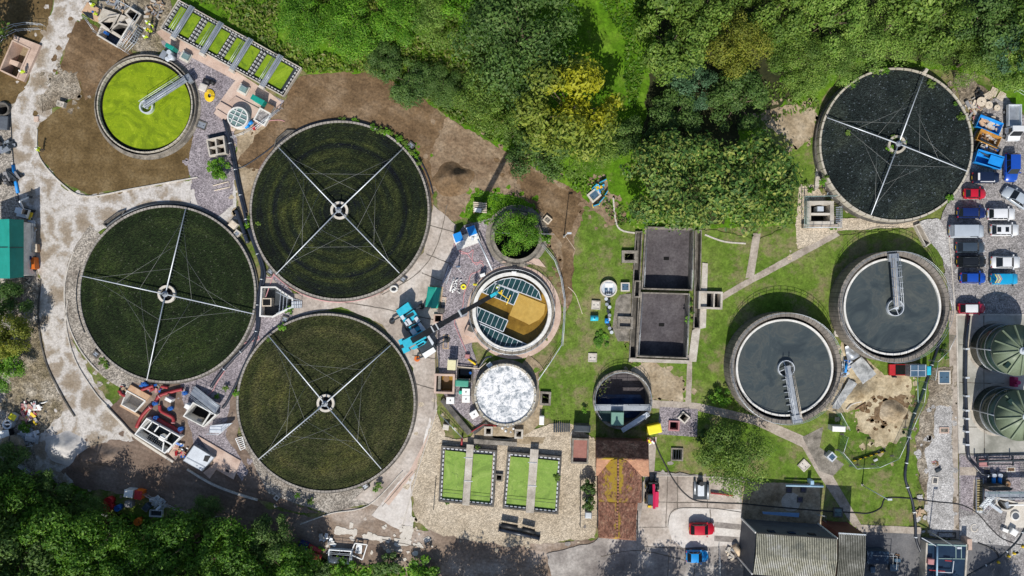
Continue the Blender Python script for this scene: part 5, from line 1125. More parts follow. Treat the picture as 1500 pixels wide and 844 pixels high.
vehicle(1425.5,362,0,c_slate,'slate grey car between the long silver van and the black car',4.3,1.65,1.45,group=GV)
vehicle(1477.5,384,0,c_white,'white car parked alone above the turquoise van with chevrons',4.3,1.8,1.45,'saloon',group=GV)
vehicle(1427.5,383,0,c_black,'black estate car with roof rails',4.3,1.7,1.5,'estate',group=GV,rack=True)
vehicle(1429.5,407,0,c_blue,'vivid blue hatchback beside the turquoise van with chevrons',3.8,1.6,1.45,group=GV)
vehicle(1477,408.5,0,c_cyan,'turquoise van with yellow and orange chevrons at its rear',4.0,1.65,1.7,'van','van',GV,chevrons=True)
vehicle(1428,452,0,c_mag,'crimson car with a white roof in the shadow of the storage tanks',4.0,1.5,1.5,'hatch',group=GV,roof=c_white)
vehicle(1030,777,0,c_red,'shiny red hatchback on the pale concrete bay',3.7,1.75,1.45,group='cars parked beside the shed')
vehicle(1023,817.5,0,c_azure,'bright azure small car beside the shed yard',3.3,1.7,1.5,group='cars parked beside the shed',kind='hatch')
# tipper truck
t=bpy.data.objects.new('tipper_truck',None); COL.objects.link(t); p=P(1488,181,1.5); t.location=(p.x,p.y,.06); t.rotation_euler=(0,0,-rad(90)); WL[t.name]=Vector((0,0,0)); tag(t,'white tipper truck with an open grey load bed at the right edge','truck')
MB().box(-.3,0,.4,.6,5.0,.9).build('chassis',dark_steel,t); m=MB(); frame(m,[(-2.8,-.95),(.3,-.95),(.3,.95),(-2.8,.95)],[(-2.7,-.85),(.2,-.85),(.2,.85),(-2.7,.85)],.85,1.35); b_=m.build('load_bed',galv_pale,t); MB().box(-1.25,0,.7,.86,2.95,1.75).build('bed_floor',galv,b_)
m=MB(); vs=[]; 
for x,zt_,y in ((.45,1.0,.92),(.45,2.0,.82),(1.2,2.05,.82),(1.75,1.2,.9),(2.35,1.0,.85),(2.4,.5,.8)): vs+=[(x,-y,zt_),(x,y,zt_)]
m.add(vs+[(.45,-.92,.45),(.45,.92,.45)],[[0,2,3,1],[2,4,5,3],[4,6,7,5],[6,8,9,7],[8,10,11,9],[10,12,13,11],[12,0,1,13],[0,12,10,8,6,4,2],[1,3,5,7,9,11,13]]); m.build('cab',c_white,t)
MB().add([(1.27,-.72,2.0),(1.27,.72,2.0),(1.74,.8,1.27),(1.74,-.8,1.27)],[[0,1,2,3]]).build('windscreen',car_glass,t,recalc=False).location=(.03,0,.03)
for sy in (-1,1):
    for sx in (-1.9,1.6): w_=MB().tube([(sx,sy*.8-.12,.38),(sx,sy*.8+.12,.38)],.38,16).build('wheel',black_m,t); MB().tube([(sx,sy*.93,.38),(sx,sy*.945,.38)],.2,12).build('rim',galv,w_)
    MB().box(2.38,sy*.6,.7,.9,.08,.3).build('headlight',galv_pale,t); MB().box(1.5,sy*1.05,1.2,1.5,.1,.2).build('mirror',black_m,t); MB().add([(.7,sy*.885,1.3),(1.5,sy*.90,1.3),(1.2,sy*.84,1.9),(.7,sy*.84,1.9)],[[0,1,2,3]]).build('side_window',car_glass,t,recalc=False).location=(0,sy*.03,0)
# telehandler
t=bpy.data.objects.new('telehandler',None); COL.objects.link(t); p=P(956,724,1.2); t.location=(p.x,p.y,.06); t.rotation_euler=(0,0,-rad(-88)); WL[t.name]=Vector((0,0,0)); tag(t,'pink red telehandler with black forks parked beside the tiled house','telehandler')
m=MB(); m.box(-.3,0,.45,.95,3.0,1.0); m.build('chassis',dark_steel,t); m=MB(); m.box(-.5,.48,.95,2.0,1.5,.72); m.build('cab',black_m,t); MB().box(-.55,.48,2.0,2.06,1.3,.7).build('cab_roof',c_slate,t); MB().box(-.5,.86,1.2,1.85,1.1,.03).build('side_window',car_glass,t)
m=MB(); m.beam((-1.9,-.15,1.75),(1.5,-.05,1.25),.34,.34); m.build('boom',paint('pink_red_paint',(.62,.02,.09)),t); m=MB(); m.box(-.7,-.6,.8,1.35,2.2,.5); m.build('engine_cover',MATS['pink_red_paint'],t)
m=MB(); m.box(1.6,0,.3,1.3,.2,1.3); 
for y in (-.35,.35): m.box(2.15,y,.2,.28,1.1,.14)
m.build('fork_carriage',black_m,t); MB().box(-1.85,.35,.6,1.1,.3,.5).build('rear_weight',yellow_m,t)
for sy in (-1,1):
    for sx in (-1.1,1.0): w_=MB().tube([(sx,sy*.8-.17,.5),(sx,sy*.8+.17,.5)],.5,16).build('wheel',black_m,t); MB().tube([(sx,sy*.98,.5),(sx,sy*.995,.5)],.25,12).build('rim',yellow_m,w_)
# ------------------------------------------------------------------ mobile crane
t=thing('mobile_crane','turquoise mobile crane with its long black boom over the brown tank','crane',606,482)
def Z(x,y): return (560+x/6.49,410+y/6.49)
def zp(m,pts,z0,z1): return m.pp([Z(*p) for p in pts],z0,z1)
m=MB(); zp(m,[(150,330),(285,270),(520,660),(395,735)],.5,1.15); m.build('chassis',dark_steel,t)
m=MB(); zp(m,[(130,295),(243,212),(282,275),(165,350)],.5,2.2); m.build('carrier_cab',cyan_m,t); m=MB(); a,b=P(*Z(128,293),1.8),P(*Z(240,212),1.8); m.beam(a+(b-a)*.08+Vector((-.03,.03,0)),a+(b-a)*.92+Vector((-.03,.03,0)),.1,.5); m.build('windscreen',car_glass,t)
m=MB(); zp(m,[(180,365),(300,285),(345,350),(225,430)],1.15,1.35); zp(m,[(250,450),(350,400),(385,455),(290,520)],1.15,1.4); m.build('deck_plate',cyan_m,t)
m=MB(); zp(m,[(215,345),(290,308),(305,335),(235,372)],1.35,1.42); zp(m,[(270,445),(340,412),(352,432),(285,472)],1.4,1.46); m.build('deck_grille',dark_steel,t)
m=MB()
for q in ((190,355,8),(250,400,10),(330,380,9),(300,500,12),(385,470,9),(360,430,7),(230,415,7)): p=P(*Z(q[0],q[1]),1.7); m.box(p.x,p.y,1.1,1.7,q[2]*.09,q[2]*.06,-rad(55))
m.build('deck_box',galv_pale,t)
def P2(x,y,z): return P(*Z(x,y),z)
m=MB(); m.beam(P2(205,620,2.3),P2(405,515,2.3),1.25,1.1); m.build('slew_body',cyan_m,t)
m=MB(); zp(m,[(265,655),(390,575),(415,590),(405,610),(300,665)],1.2,2.5); m.build('operator_cab',cyan_m,t); m=MB(); zp(m,[(330,630),(390,595),(400,605),(345,640)],2.5,2.55); m.build('cab_window',car_glass,t)
m=MB(); zp(m,[(150,575),(195,555),(265,675),(205,702)],1.2,2.3); m.build('counterweight',cyan_m,t); m=MB(); zp(m,[(165,625),(200,610),(215,640),(180,655)],2.3,2.35); m.build('winch',black_m,t)
m=MB(); zp(m,[(378,705),(485,640),(512,680),(408,750)],.9,1.3); m.build('outrigger_box',white_m,t); m=MB(); zp(m,[(425,540),(445,530),(490,600),(475,625)],1.15,1.6); m.build('rear_box',galv_pale,t)
for (x0,y0,x1,y1,c) in ((180,345,85,397,black_m),(480,645,612,573,black_m),(395,725,325,755,orange_m),(290,290,365,255,black_m)):
    m=MB(); a,b=P2(x0,y0,.8),P2(x1,y1,.8); m.beam(a,b,.22,.22); o=m.build('outrigger_beam',dark_steel,t); m=MB(); m.cyl(b.x,b.y,.09,.25,.85,10); m.cyl(b.x,b.y,.42,.05,.22,20); m.build('outrigger_pad',c,o)
for q in (.18,.32,.62,.78,.90):
    for s in (0,1):
        a,b=P2(150+245*q+ (0 if s else 120),330+400*q-(0 if s else 65),.5),None; u=Vector((math.cos(-rad(57)),math.sin(-rad(57)),0)); v=Vector((-u.y,u.x,0)); w_=MB().tube([a-v*.15,a+v*.15],.48,16).build('wheel',black_m,t); MB().tube([a+v*(.16 if s==0 else -.17),a+v*(.17 if s==0 else -.16)],.25,10).build('rim',galv,w_)
f0,f1=P2(300,570,2.6),P(728,429,23.5); m=MB(); u=(f1-f0)
m.beam(f0,f0+u*.38,.80,.85); m.build('boom_base',boom_black,t); MB().beam(f0+u*.34,f0+u*.66,.64,.70).build('boom_section',boom_black,t); MB().beam(f0+u*.62,f1-u*.05,.52,.58).build('boom_section',boom_black,t)
for q in (.36,.64,.30): MB().beam(f0+u*q,f0+u*(q+.012),.88,.94).build('boom_collar',galv_pale,t)
MB().beam(f1-u*.05,f1+u*.0,.34,.40).build('boom_head',cyan_m,t); MB().beam(f0+u*.08-Vector((0,0,.1)),f0+u*.30-Vector((0,0,.55)),.25,.25).build('lift_cylinder',galv,t)
m=MB(); a=f1+u*.01; m.beam(a,P(744,438,22.5),.08,.08); m.beam(P(742,446,22),P(748,432,22.6),.08,.08); m.beam(P(732,429,23),P(736,425,23.3),.1,.1); m.build('fly_jib',yellow_m,t)
hk=f1+Vector((.25,-.1,0)); m=MB(); m.tube([hk,hk-Vector((0,0,12))],.025,5); m.build('hoist_rope',dark_steel,t); m=MB(); m.box(hk.x,hk.y,hk.z-13,hk.z-12,.3,.35); m.tube([hk-Vector((0,0,13)),hk-Vector((.12,0,13.4)),hk-Vector((0,0,13.6)),hk-Vector((-.15,0,13.4))],.05,6); m.build('hook_block',yellow_m,t)
# ------------------------------------------------------------------ containers, skips and bins
cabinet('welfare_cabin','teal green site cabin with a bright slanted stripe between crane and purple gravel','cabin',634,436,18.5,30,8,2.6,teal_m,plinth=wood)
m=MB(); m.pp([(631,452),(638,421),(646,421.5),(640.5,452)],2.66,2.675); one('tarpaulin',m,plain('light_teal',(.03,.36,.26),.5),'lighter green sheet strip on the roof of the teal site cabin','sheet')
def skip(label,px,py,L,Wd,ang,h,mat,fill=None,flabel='load',cat='skip',group='waste skips beside the slate filter bed'):
    t=thing('waste_skip',label,cat,px,py,0,group); o=[tuple(P(x,y,h)[:2]) for x,y in rect(px,py,L,Wd,ang)]; lo=inset(o,.22); i=inset(o,.08); li=inset(o,.28); m=MB(); n=4
    vs=[(*p,.05) for p in lo]+[(*p,h) for p in o]+[(*p,h) for p in i]+[(*p,.15) for p in li]; fs=[[3,2,1,0],[12,13,14,15]]
    for k in range(4): q=(k+1)%4; fs+=[[k,q,4+q,4+k],[4+k,4+q,8+q,8+k],[8+k,8+q,12+q,12+k]]
    m.add(vs,fs); m.build('hopper',mat,t); m=MB()
    for k in (0,2): m.tube([(*o[k],h),(*o[k+1],h)],.07,6)
    m.build('rim_tube',mat,t)
    for k in range(4): q=Vector((*o[k],0))*.85+Vector((*o[(k+2)%4],0))*.15; MB().tube([(q.x,q.y,h*.55),(q.x+(o[k][0]-q.x)*1.0,q.y+(o[k][1]-q.y)*1.0,h*.6)],.07,6).build('lifting_lug',dark_steel,t)
    return t
def rubble(label,px,py,L,Wd,ang,z0,cols,n,seed,cat='rubbish',name='rubbish_pile',size=.35):
    r=random.Random(seed); m=MB(); c=P(px,py,z0)
    for k in range(n):
        u,v=r.uniform(-.5,.5)*L*.1,r.uniform(-.5,.5)*Wd*.1; a=-rad(ang); x,y=c.x+math.cos(a)*u-math.sin(a)*v,c.y+math.sin(a)*u+math.cos(a)*v; m.mi=r.randrange(len(cols)); z=z0+r.uniform(0,.25); s=size*r.uniform(.4,1.3)
        th=r.uniform(0,6.28); tilt=Vector((math.cos(th),math.sin(th),r.uniform(-.35,.35))); p0=Vector((x,y,z+.1)); m.beam(p0-tilt*s,p0+tilt*s,s*r.uniform(.4,1.1),s*r.uniform(.1,.5))
    return one(name,m,cols,label,cat)
dirty=plain('dirty_white',(.45,.42,.38),.8); greyj=plain('grey_junk',(.22,.22,.23),.8); brownj=plain('brown_junk',(.22,.13,.07),.8); pinkj=plain('pink_brick',(.42,.20,.20),.8)
skip('blue skip holding pale timber boards',1450,183,36,18,22,1.2,blue_br); rubble('pale boards and plywood heaped in the blue skip',1450,183,30,13,22,.4,[wood_pale,ply,dirty],26,1,'timber','timber_load',.5)
skip('rusty yellow skip full of brown rubble',1449,203,33,17,24,1.2,plain('rusty_yellow',(.42,.21,.04),.7,0,.3)); rubble('brown broken rubble filling the rusty yellow skip',1449,202,27,13,24,.45,[brownj,brownj,greyj,dirty],60,2,'rubble','rubble_load',.28)
skip('grey skip heaped with mixed white waste',1448,219,34,17,26,1.2,dark_steel); rubble('mixed white and grey waste in the grey skip',1448,218,28,13,26,.5,[dirty,white_m,greyj,brownj,blue_m],50,3,'waste','waste_load',.3)
skip('bright blue skip with half its top boarded over',1449.5,233.5,40,19,17,1.5,blue_br); m=MB(); m.pp([(1452,226.5),(1470,232.5),(1465.5,245),(1447,239)],1.5,1.58); one('skip_cover',m,blue_br,'bright blue board over the right half of the bright blue skip','cover')
def pallet(): 
    t=thing('pallet','pale wooden pallet leaning in the pallet pile by the skips','pallet',750,422,0,'wooden pallets beside the skips'); m=MB()
    for k in range(7): m.box(0,-.55+k*.183,.11,.14,1.0,.12)
    m.build('deck_boards',wood_pale,t); m=MB()
    for x in (-.43,0,.43): m.box(x,0,0,.11,.12,1.2)
    m.build('bearers',wood,t); return t
pl=pallet(); copy_at(pl,1455,135,25,'slatted wooden pallet at the top of the pallet pile'); copy_at(pl,1466,141,30,'wooden pallet alone at the upper right of the pallet pile'); copy_at(pl,1446,141,60,'wooden pallet at the left of the pallet pile',.1); copy_at(pl,1426,157,-60,'wooden pallet tipped among the scrap by the coping'); pl.location=P(1431,166,.1); pl.rotation_euler=(0,0,rad(55)); pl['label']='wooden pallet lowest in the scrap by the coping'
def reel(px,py,r,label):
    t=thing('cable_drum',label,'cable drum',px,py,0,'wooden cable drums beside the skips'); C=P(px,py,.7); R=r*.099
    for z in (0.02,.62): MB().cyl(C.x,C.y,R,z,z+.08,24).build('flange',wood_pale,t)
    MB().cyl(C.x,C.y,R*.45,.1,.62,16).build('barrel',wood,t); MB().cyl(C.x,C.y,R*.12,.70,.74,8).build('hub_hole',black_m,t); return t
reel(1438,149,7,'largest wooden cable drum beside the pallets'); reel(1449,154,5.5,'middle cable drum just above the blue skip'); reel(1461,158,4.5,'small pale cable drum above the right end of the blue skip')
rubble('pink and pale scrap strewn along the stone coping',1424,163,22,30,-35,.1,[pinkj,wood_pale,dirty,wood,greyj],46,4,'scrap','scrap_pile',.4); rubble('dark mesh scrap beside the pallets',1432,138,8,14,0,.1,[black_m,dark_steel],16,5,'scrap','scrap_pile',.4)
rubble('junk pile with red, pink and yellow items at the left edge',45,603,26,26,20,.1,[pinkj,red_m,dirty,wood,yellow_m,white_m,pinkj],52,6,'junk','junk_pile',.42)
rubble('loose bars and bent metal at the foot of the junk pile',45,640,18,24,60,.05,[galv,galv_pale,galv],22,7,'scrap','scrap_pile',.6)
# blue lidded chemical bund
t=thing('dosing_unit','white dosing unit with two blue lids below the chute into the brown tank','dosing unit',683,346); ang=-20
m=MB(); m.pb(684,352,36,18,ang,-.02,.5); m.build('bund',white_wall,t)
for (x,y,lab) in ((671,348,'left'),(691,338.5,'right')):
    m=MB(); m.pb(x,y,13,14,ang,.4,1.5); b_=m.build('tank',white_m,t); m=MB(); m.pb(x,y-.5,12,13,ang,1.5,1.6); m.build('lid',blue_br,b_)
m=MB(); 
for x,y in ((674,356),(692,350),(697,346)): p=P(x,y,1); m.cyl(p.x,p.y,.22,.4,1.0,10)
m.build('dosing_pump',galv_pale,t); m=MB(); m.tube([P(700,350,1.4),P(721,396,1.4)],.12,8); m.build('feed_pipe',galv_pale,t)
pipe('hose','pink hose snaking from the blue lidded dosing unit to the brown tank',[(665,357),(672,366),(686,371),(693,366),(692,376),(693,384),(704,385),(708,390),(700,398),(690,402),(686,415),(680,430),(677,452),(666,470),(670,485),(680,508),(685,520)],.07,pink_hose)
pipe('hose','second pink hose looping beside the dosing unit',[(668,360),(676,371),(684,372),(690,379),(698,388),(703,382),(708,384)],.06,pink_hose)
def ibc(px,py,a,label,lid=white_m):
    t=thing('container_box',label,'container',px,py,0,'white square containers on the purple gravel'); h=1.1; m=MB(); m.pb(px,py,11.5,10,a,.15,h); m.build('tank',white_m,t); p=P(px,py,h+.08); MB().cyl(p.x,p.y,.09,h,h+.08,12).build('cap',black_m,t); m=MB(); m.pb(px,py,12,10.5,a,0,.15); m.build('pallet_base',wood,t); m=MB(); m.pb(px,py+4.9,1.2,.8,a,.2,.4); m.build('tap',blue_m,t); return t
ibc(682.5,574.5,2,'white square container beside the small turquoise box'); ibc(682.5,585,2,'white square container directly below the one with the turquoise box'); ibc(659.5,587,2,'white square container below the brown water pit'); ibc(694.5,607.5,-30,'white square container turned at a slant against the foam tank')
cabinet('small_box','small turquoise box attached beside a white container','box',674.5,575,4.5,5,0,.7,plain('mint',(.03,.50,.36),.5)); cabinet('control_cabinet','green control cabinet above the white containers','cabinet',676.5,562,19,9,3,1.7,green_box,plinth=concrete)
t=pit('brown_pit','square concrete pit of brown water beside the pale slab','pit',651,562.5,24,23,2,.9,.3,.6,concrete_pink,water_brown,hole=True); m=MB(); m.pb(643.5,562,4,22,2,-.5,.6); m.build('baffle',concrete_old,t); m=MB(); p=P(654,555,.5); m.cyl(p.x,p.y,.25,-.5,.6,12); m.cyl(p.x,p.y,.45,.6,.68,12); one('float_pump',m,brownj,'small brown pump floating in the brown water pit','pump')
t=thing('cream_kiosk','cream topped concrete kiosk above the brown water pit','kiosk',661.5,535); m=MB(); m.pb(663,533,15,14,3,-.02,.3); m.build('base',concrete,t); m=MB(); m.pb(661.5,535,11.5,14,3,.3,1.9); m.build('body',concrete_pale,t); m=MB(); m.pb(661.5,535,12.2,14.6,3,1.9,2.0); m.build('roof',M('cream_roof',[(.62,.58,.34),(.70,.66,.42)],1,.6,fine=.08),t)
pit('pipe_chamber','open pit with dark pumps between kiosk and foam tank','pit',681,549,19,17,2,.3,.25,1.5,concrete_dark,water_dark); pipe('pump','blue submersible pump standing in the dark pipe pit',[(689,546.5,.2),(689,546.5,.7)],.2,blue_m,n=10,sm=False,cat='pump')
pipe('pipe','pale pipe running from the cream kiosk to the foam tank',[(670,537,.5),(702,540,.5),(712,531,.8)],.09,wood_pale,sm=False); pipe('hose','black corrugated hoses curling onto the foam tank rim',[(700,541,.3),(706,532,.5),(712,524,.9),(720,522,1.4)],.16,pipe_black)
m=MB(); m.pp([(712,535),(718,530),(722,535),(716,540)],.6,.7); one('step_grate',m,galv_pale,'white grated step at the foam tank rim','step')
pipe('hose_reel','yellow and white bollard lying by the end of the pink hose',[(686,526,.3),(697,534,.3)],.16,yellow_m,sm=False,cat='bollard',flange=dark_steel); cabinet('hose_box','pink hose end box beside the fallen yellow bollard','box',684.5,522,7,6,5,.5,pinkj)
m=MB(); m.pp([(645,588),(650,583),(692,633),(685,638)],-.02,.5); m.pp([(692,633),(712,618),(715,622),(695,637)],-.02,.5); one('channel_wall',m,concrete_dark,'angled concrete channel wall below the white containers','wall')
railing('handrail along the slanted path left of the white containers',[(645,606),(678,640)],0,.9,galv,1.0); pipe('pipe','dark red pipe elbow above the left duckweed tank',[(690,633,.4),(708,622,.4),(728,624,.4)],.12,redpipe,sm=False,flange=black_m); pipe('pipe','red and green pipe end standing at the corner of the left duckweed tank',[(677,640,.4),(676,653,.4)],.14,redpipe,sm=False,flange=green_box)
for x,y,lab in ((715.5,632,'black opening in a concrete box left of the foam spill'),(760,636,'black opening in a concrete box right of the foam spill')): pit('outlet_chamber',lab,'chamber',x,y,7,8,2,.7,.28,1.0,concrete)
pit('outlet_chamber','dark chamber at the lower right rim of the foam tank','chamber',799,584,10,14,3,.5,.3,1.3,concrete_old); cabinet('white_box','white box below the dark chamber by the foam tank','box',793.5,616,7,13,2,1.0,white_m)
m=MB()
for k in range(8): m.pb(812+k*3.1,627-.1*k,2.2,13,0,0,.5)
one('slatted_stack',m,dark_steel,'dark slatted stack at the end of the tan yard','stack'); cabinet('dark_hut','dark roofed equipment hut right of the slatted stack','hut',853,628,24,10,3,1.9,concrete_dark,dark_steel)
t=pit('bay','red sheet covered bay beside the tiled house','bay',850,661,20,32,2,1.2,.25,.5,concrete_old,M('red_oxide',[(.26,.11,.09),(.34,.16,.13)],.8,.7,fine=.12,fs=3),'red_sheet',fz=.7)
cabinet('meter_box','pale grey box in the bush filled plot','box',862.5,736,8,9,1,1.1,galv_pale); cabinet('meter_box','small grey box below the bushes of the fenced plot','box',862,755,10,9,2,.9,galv)
railing('dark fence round the bush filled plot beside the tiled house',[(849,700),(849,768),(874,768),(874,700)],0,1.4,dark_steel,2.0,name='plot_fence',cat='fence')
t=thing('pipe_spool','black blue flanged pipe assembly lying on the cream gravel','pipe',760,777); m=MB(); m.tube([P(731,775,.35),P(790,788,.35)],.33,14); m.build('pipe',pipe_black,t)
for q in (0,.3,.55,.8,1): a,b=P(731,775,.35),P(790,788,.35); c=a+(b-a)*q; u=(b-a).normalized(); MB().tube([c-u*.06,c+u*.06],.44,14).build('flange',pipe_black,t)
m=MB(); m.tube([P(734,768.5,.9),P(758,773,.9)],.36,14); m.build('spare_pipe',black_m,t); m=MB(); m.tube([P(765,774.5,.9),P(783,779,.9)],.34,14); m.build('spare_pipe',black_m,t)
pipe('pipe_spool','thin dark bar lying on the cream gravel left of the duckweed tanks',[(639,697,.1),(635,747,.1)],.06,dark_steel,sm=False); cabinet('pump_box','small red framed box on the cream gravel','box',653,626,9,8,10,.7,pinkj,concrete_pale)
# ------------------------------------------------------------------ people
for x,y,a,l,hm in [(134,6,40,'person in a yellow jacket at the top of the deep concrete chambers',white_m),(139,19,200,'person in hi vis bending at the deep concrete chambers, the lower of two',blue_m),(215,32,20,'person in pale yellow hi vis, first of the group by the lane tank',white_m),(222,36,140,'person in hi vis facing the group by the lane tank',white_m),(213,43,-30,'person in hi vis at the left middle of the group by the lane tank',white_m),(220,44,190,'person in hi vis at the right of the group by the lane tank',yellow_m),(212,53,70,'person in hi vis nearest the green settlement tank',white_m),(54,218,10,'person in hi vis walking on the pale haul road',white_m),(31,104,60,'person in hi vis standing on the pink formwork chamber',white_m),(728,420,30,'person in hi vis inside the brown tank rim beside the crane hook',white_m),(696,416,100,'person in yellow leaning at the left rim of the brown tank',yellow_m)]: person(x,y,a,l,hm)
# ------------------------------------------------------------------ upper left: chambers under construction
t=pit('formwork_chamber','pink concrete chamber with open pit beside the haul road','chamber',19,84,0,0,0,.5,.22,1.6,concrete_pink,M('silty_floor',[(.20,.16,.10),(.30,.24,.16)],.6,.9),'pit_floor',poly=[(19,61),(42,72),(24,113),(1,102)])
m=MB(); m.pp([(20,51),(59,66),(35,120),(26,116),(46,71),(20,60)],-.02,.42); m.build('formwork_deck',concrete_pink,t); m=MB(); m.pp([(13,86),(28,91),(25,98),(11,92)],-1.6,-.4); m.build('divider',concrete_pink,t)
railing('galvanised handrail ramp bending round the pink formwork chamber',[(-6,62),(8,48),(25,40),(45,37),(67,39)],0,1.1,galv_pale,1.4); railing('second handrail inside the ramp of the pink formwork chamber',[(0,70),(10,56),(28,47),(62,45)],0,1.0,galv_pale,1.6)
t=thing('deep_chamber','deep concrete chamber block with scaffold rails at the top of the haul road','chamber',185,40); zt=.8
for nm,pl_ in (('left shaft',[(148,33),(158.6,26),(171,24),(161,43)]),('middle shaft',[(164.5,44),(174,36),(187,38.5),(178,53)]),('far shaft',[(186,20),(191,14),(204,22),(198,32)])):
    i=[tuple(P(x,y,zt)[:2]) for x,y in pl_]; o=inset(i,-.25); m=MB(); frame(m,o,i,-2.6,zt); m.build('shaft_wall',concrete_dark,t); m=MB(); frame(m,inset(i,-.26),inset(i,-.02),zt,zt+.06); m.build('shaft_coping',concrete,t); MB().prism(inset(i,-.02),-2.7,-2.5).build('shaft_floor',shadow_water,t); HOLES.append(inset(i,-.1))  # dark walls and floors: the shade inside the shafts is in their colour
i=[tuple(P(x,y,.5)[:2]) for x,y in [(149,40),(177,57),(171,67),(144,51)]]; m=MB(); frame(m,inset(i,-.22),i,-1.5,.5); m.build('basin_wall',concrete_pale,t); MB().prism(inset(i,-.02),-1.6,-1.3).build('basin_floor',M('blue_tarp',[(.012,.03,.08),(.03,.06,.13)],.8,.5),t); HOLES.append(inset(i,-.1))
m=MB(); m.pp([(150,12),(185,24),(176,34),(160,30),(147,34),(143,28)],-.02,.55); m.build('deck',concrete,t); m=MB(); m.pp([(183,29),(190,26),(197,34),(190,40)],-.02,.9); m.build('cover_slab',concrete_pale,t); m=MB(); m.pp([(186,42),(192,46),(182,62),(178,59)],-.02,.5); m.build('walkway_boards',ply,t)
cabinet('blue_bin','small blue bin inside the basin of the deep chambers','bin',154,47.5,5,4,30,.6,blue_m)
m=MB(); m.pp([(119,18),(128,3),(141,10),(148,14),(144,32),(134,29)],-.02,.45); one('formwork_deck',m,ply,'plywood deck where two workers bend at the deep chambers','deck'); m=MB(); m.pp([(120,17),(135,19),(137,29),(128,25)],.45,.5); one('dark_sheet',m,dark_steel,'dark sheet lying on the plywood deck at the deep chambers','sheet')
for pts,l in (([(143,50),(178,72),(190,80)],'scaffold rail along the lower edge of the deep chambers'),([(178,70),(209,22),(188,10),(177,4)],'scaffold rail up the right side of the deep chambers'),([(190,78),(203,64),(208,50)],'scaffold rail round the loading bay of the deep chambers'),([(182,68),(199,42)],'inner scaffold rail beside the walkway of the deep chambers'),([(142,47),(128,27)],'short scaffold rail at the lower left of the deep chambers'),([(185,73),(200,52),(207,40)],'middle scaffold rail of the loading bay')):
    railing(l,pts,.3,1.2,galv_pale,1.5,name='scaffold_rail')
m=MB()
for k in range(7): m.pb(192+k*2,62-k*3.2,10,.9,33,.05,.35)
one('scaffold_boards',m,galv,'galvanised grated boards of the loading bay by the deep chambers','grating')
rubble('pipes and tools heaped at the top of the deep chambers',168,4,40,14,30,.1,[galv,dirty,wood,dark_steel,greyj],60,12,'scrap','scrap_pile',.35); rubble('materials strewn between the deep chambers and the lane tank',228,14,22,30,20,.05,[wood,dirty,brownj,greyj],46,13,'scrap','scrap_pile',.3)
cabinet('teal_cabinet','teal cabinet beside the green settlement tank','cabinet',248,68,13,6,29,1.5,teal_m); cabinet('teal_cabinet','teal cabinet beside the round glass dome','cabinet',377,146,20,8,29,1.5,teal_m,plinth=concrete)
t=thing('blower','grey machine with round casing at the rim of the green settlement tank','machine',245,80); m=MB(); m.pb(239,80,8,12,30,.05,.9); m.build('frame',galv,t); 
for x,y,r in ((247,76,4),(249,83,4.5),(244,86,3.5)): m=MB(); m.pc(x,y,r,.1,1.2,16,r*.8); m.build('casing',galv_pale,t)
for x,y,l in ((271.5,83,'pale kiosk beside the long lane tank, upper left one'),(356,131,'pale kiosk beside the long lane tank, lower right one')):
    t=thing('access_kiosk',l,'kiosk',x,y,0,'pale kiosks along the lane tank'); m=MB(); m.pb(x,y,15,14,29,-.02,.35); m.build('base',concrete_pale,t); m=MB(); m.pb(x,y-1,10,9,29,.35,.75); m.build('lid',dome_glass,t); m=MB(); m.pb(x,y-5,10,1,29,.3,.9); m.build('hinge',galv,t)
t=pit('glass_dome','round glazed tank cover with white bars beside the lane tank','tank cover',348,172,0,0,0,1.3,.2,0,white_wall,dome_glass,'glazing',poly=arc(348,172,13.6,0,360,36)[:-1],fz=1.15,hole=False); m=MB(); c=P(348,172,1.25); aa=-rad(25)
for q in (-.62,0.1,.75): a=Vector((math.cos(aa),math.sin(aa),0)); b=Vector((-a.y,a.x,0)); w_=math.sqrt(max(0,1.28**2-q*q)); m.beam(c+b*q-a*w_,c+b*q+a*w_,.09,.1)
for q in (-.55,.25): w_=math.sqrt(max(0,1.28**2-q*q)); m.beam(c+a*q-b*w_,c+a*q+b*w_,.09,.1)
m.build('glazing_bars',white_m,t)
m=MB(); m.pp([(335,150),(345,141),(385,162),(376,178),(360,172)],-.02,.22); one('raised_slab',m,concrete_pink,'raised pink slab behind the round glazed cover','slab'); m=MB(); m.pp([(315,158),(323,149),(339,158),(331,172)],-.02,.3); m.pp([(313,166),(318,160),(334,170),(328,177)],-.02,.45); one('step_slab',m,concrete_pink,'two stepped pink slabs left of the round glazed cover','slab')
t=thing('blue_pumps','pair of bright blue pumps with a red end below the glazed cover','pumps',365,183)
for x,y in ((367,180),(362,185)): m=MB(); p=P(x,y,.5); u=Vector((math.cos(.5),math.sin(.5),0)); m.tube([p-u*.35,p+u*.35],.28,12); m.build('pump_body',blue_br,t)
m=MB(); m.pb(371,187,4,5,29,.1,.7); m.build('motor',red_m,t)
t=pit('roofed_bay','grey gravel filled bay with white rim right of the glazed cover','bay',384,171,15,17,29,.6,.2,.2,white_wall,carpark_m,'gravel_fill',hole=False,fz=.4); cabinet('rust_box','small rust topped box beside the teal cabinet','box',394,158,11,11,29,.9,concrete,brownj)
for pts,l in (([(371,192),(388,180),(410,163)],'tangled scaffold rail below the gravel filled bay'),([(378,191),(415,160)],'outer scaffold rail below the gravel filled bay'),([(342,203),(357,198),(372,190)],'scaffold rail at the lower side of the glazed cover')): railing(l,pts,0,1.1,galv_pale,1.2,name='scaffold_rail')
t=thing('coil','yellow coiled hose lying on the purple gravel','hose',307,140); m=MB()
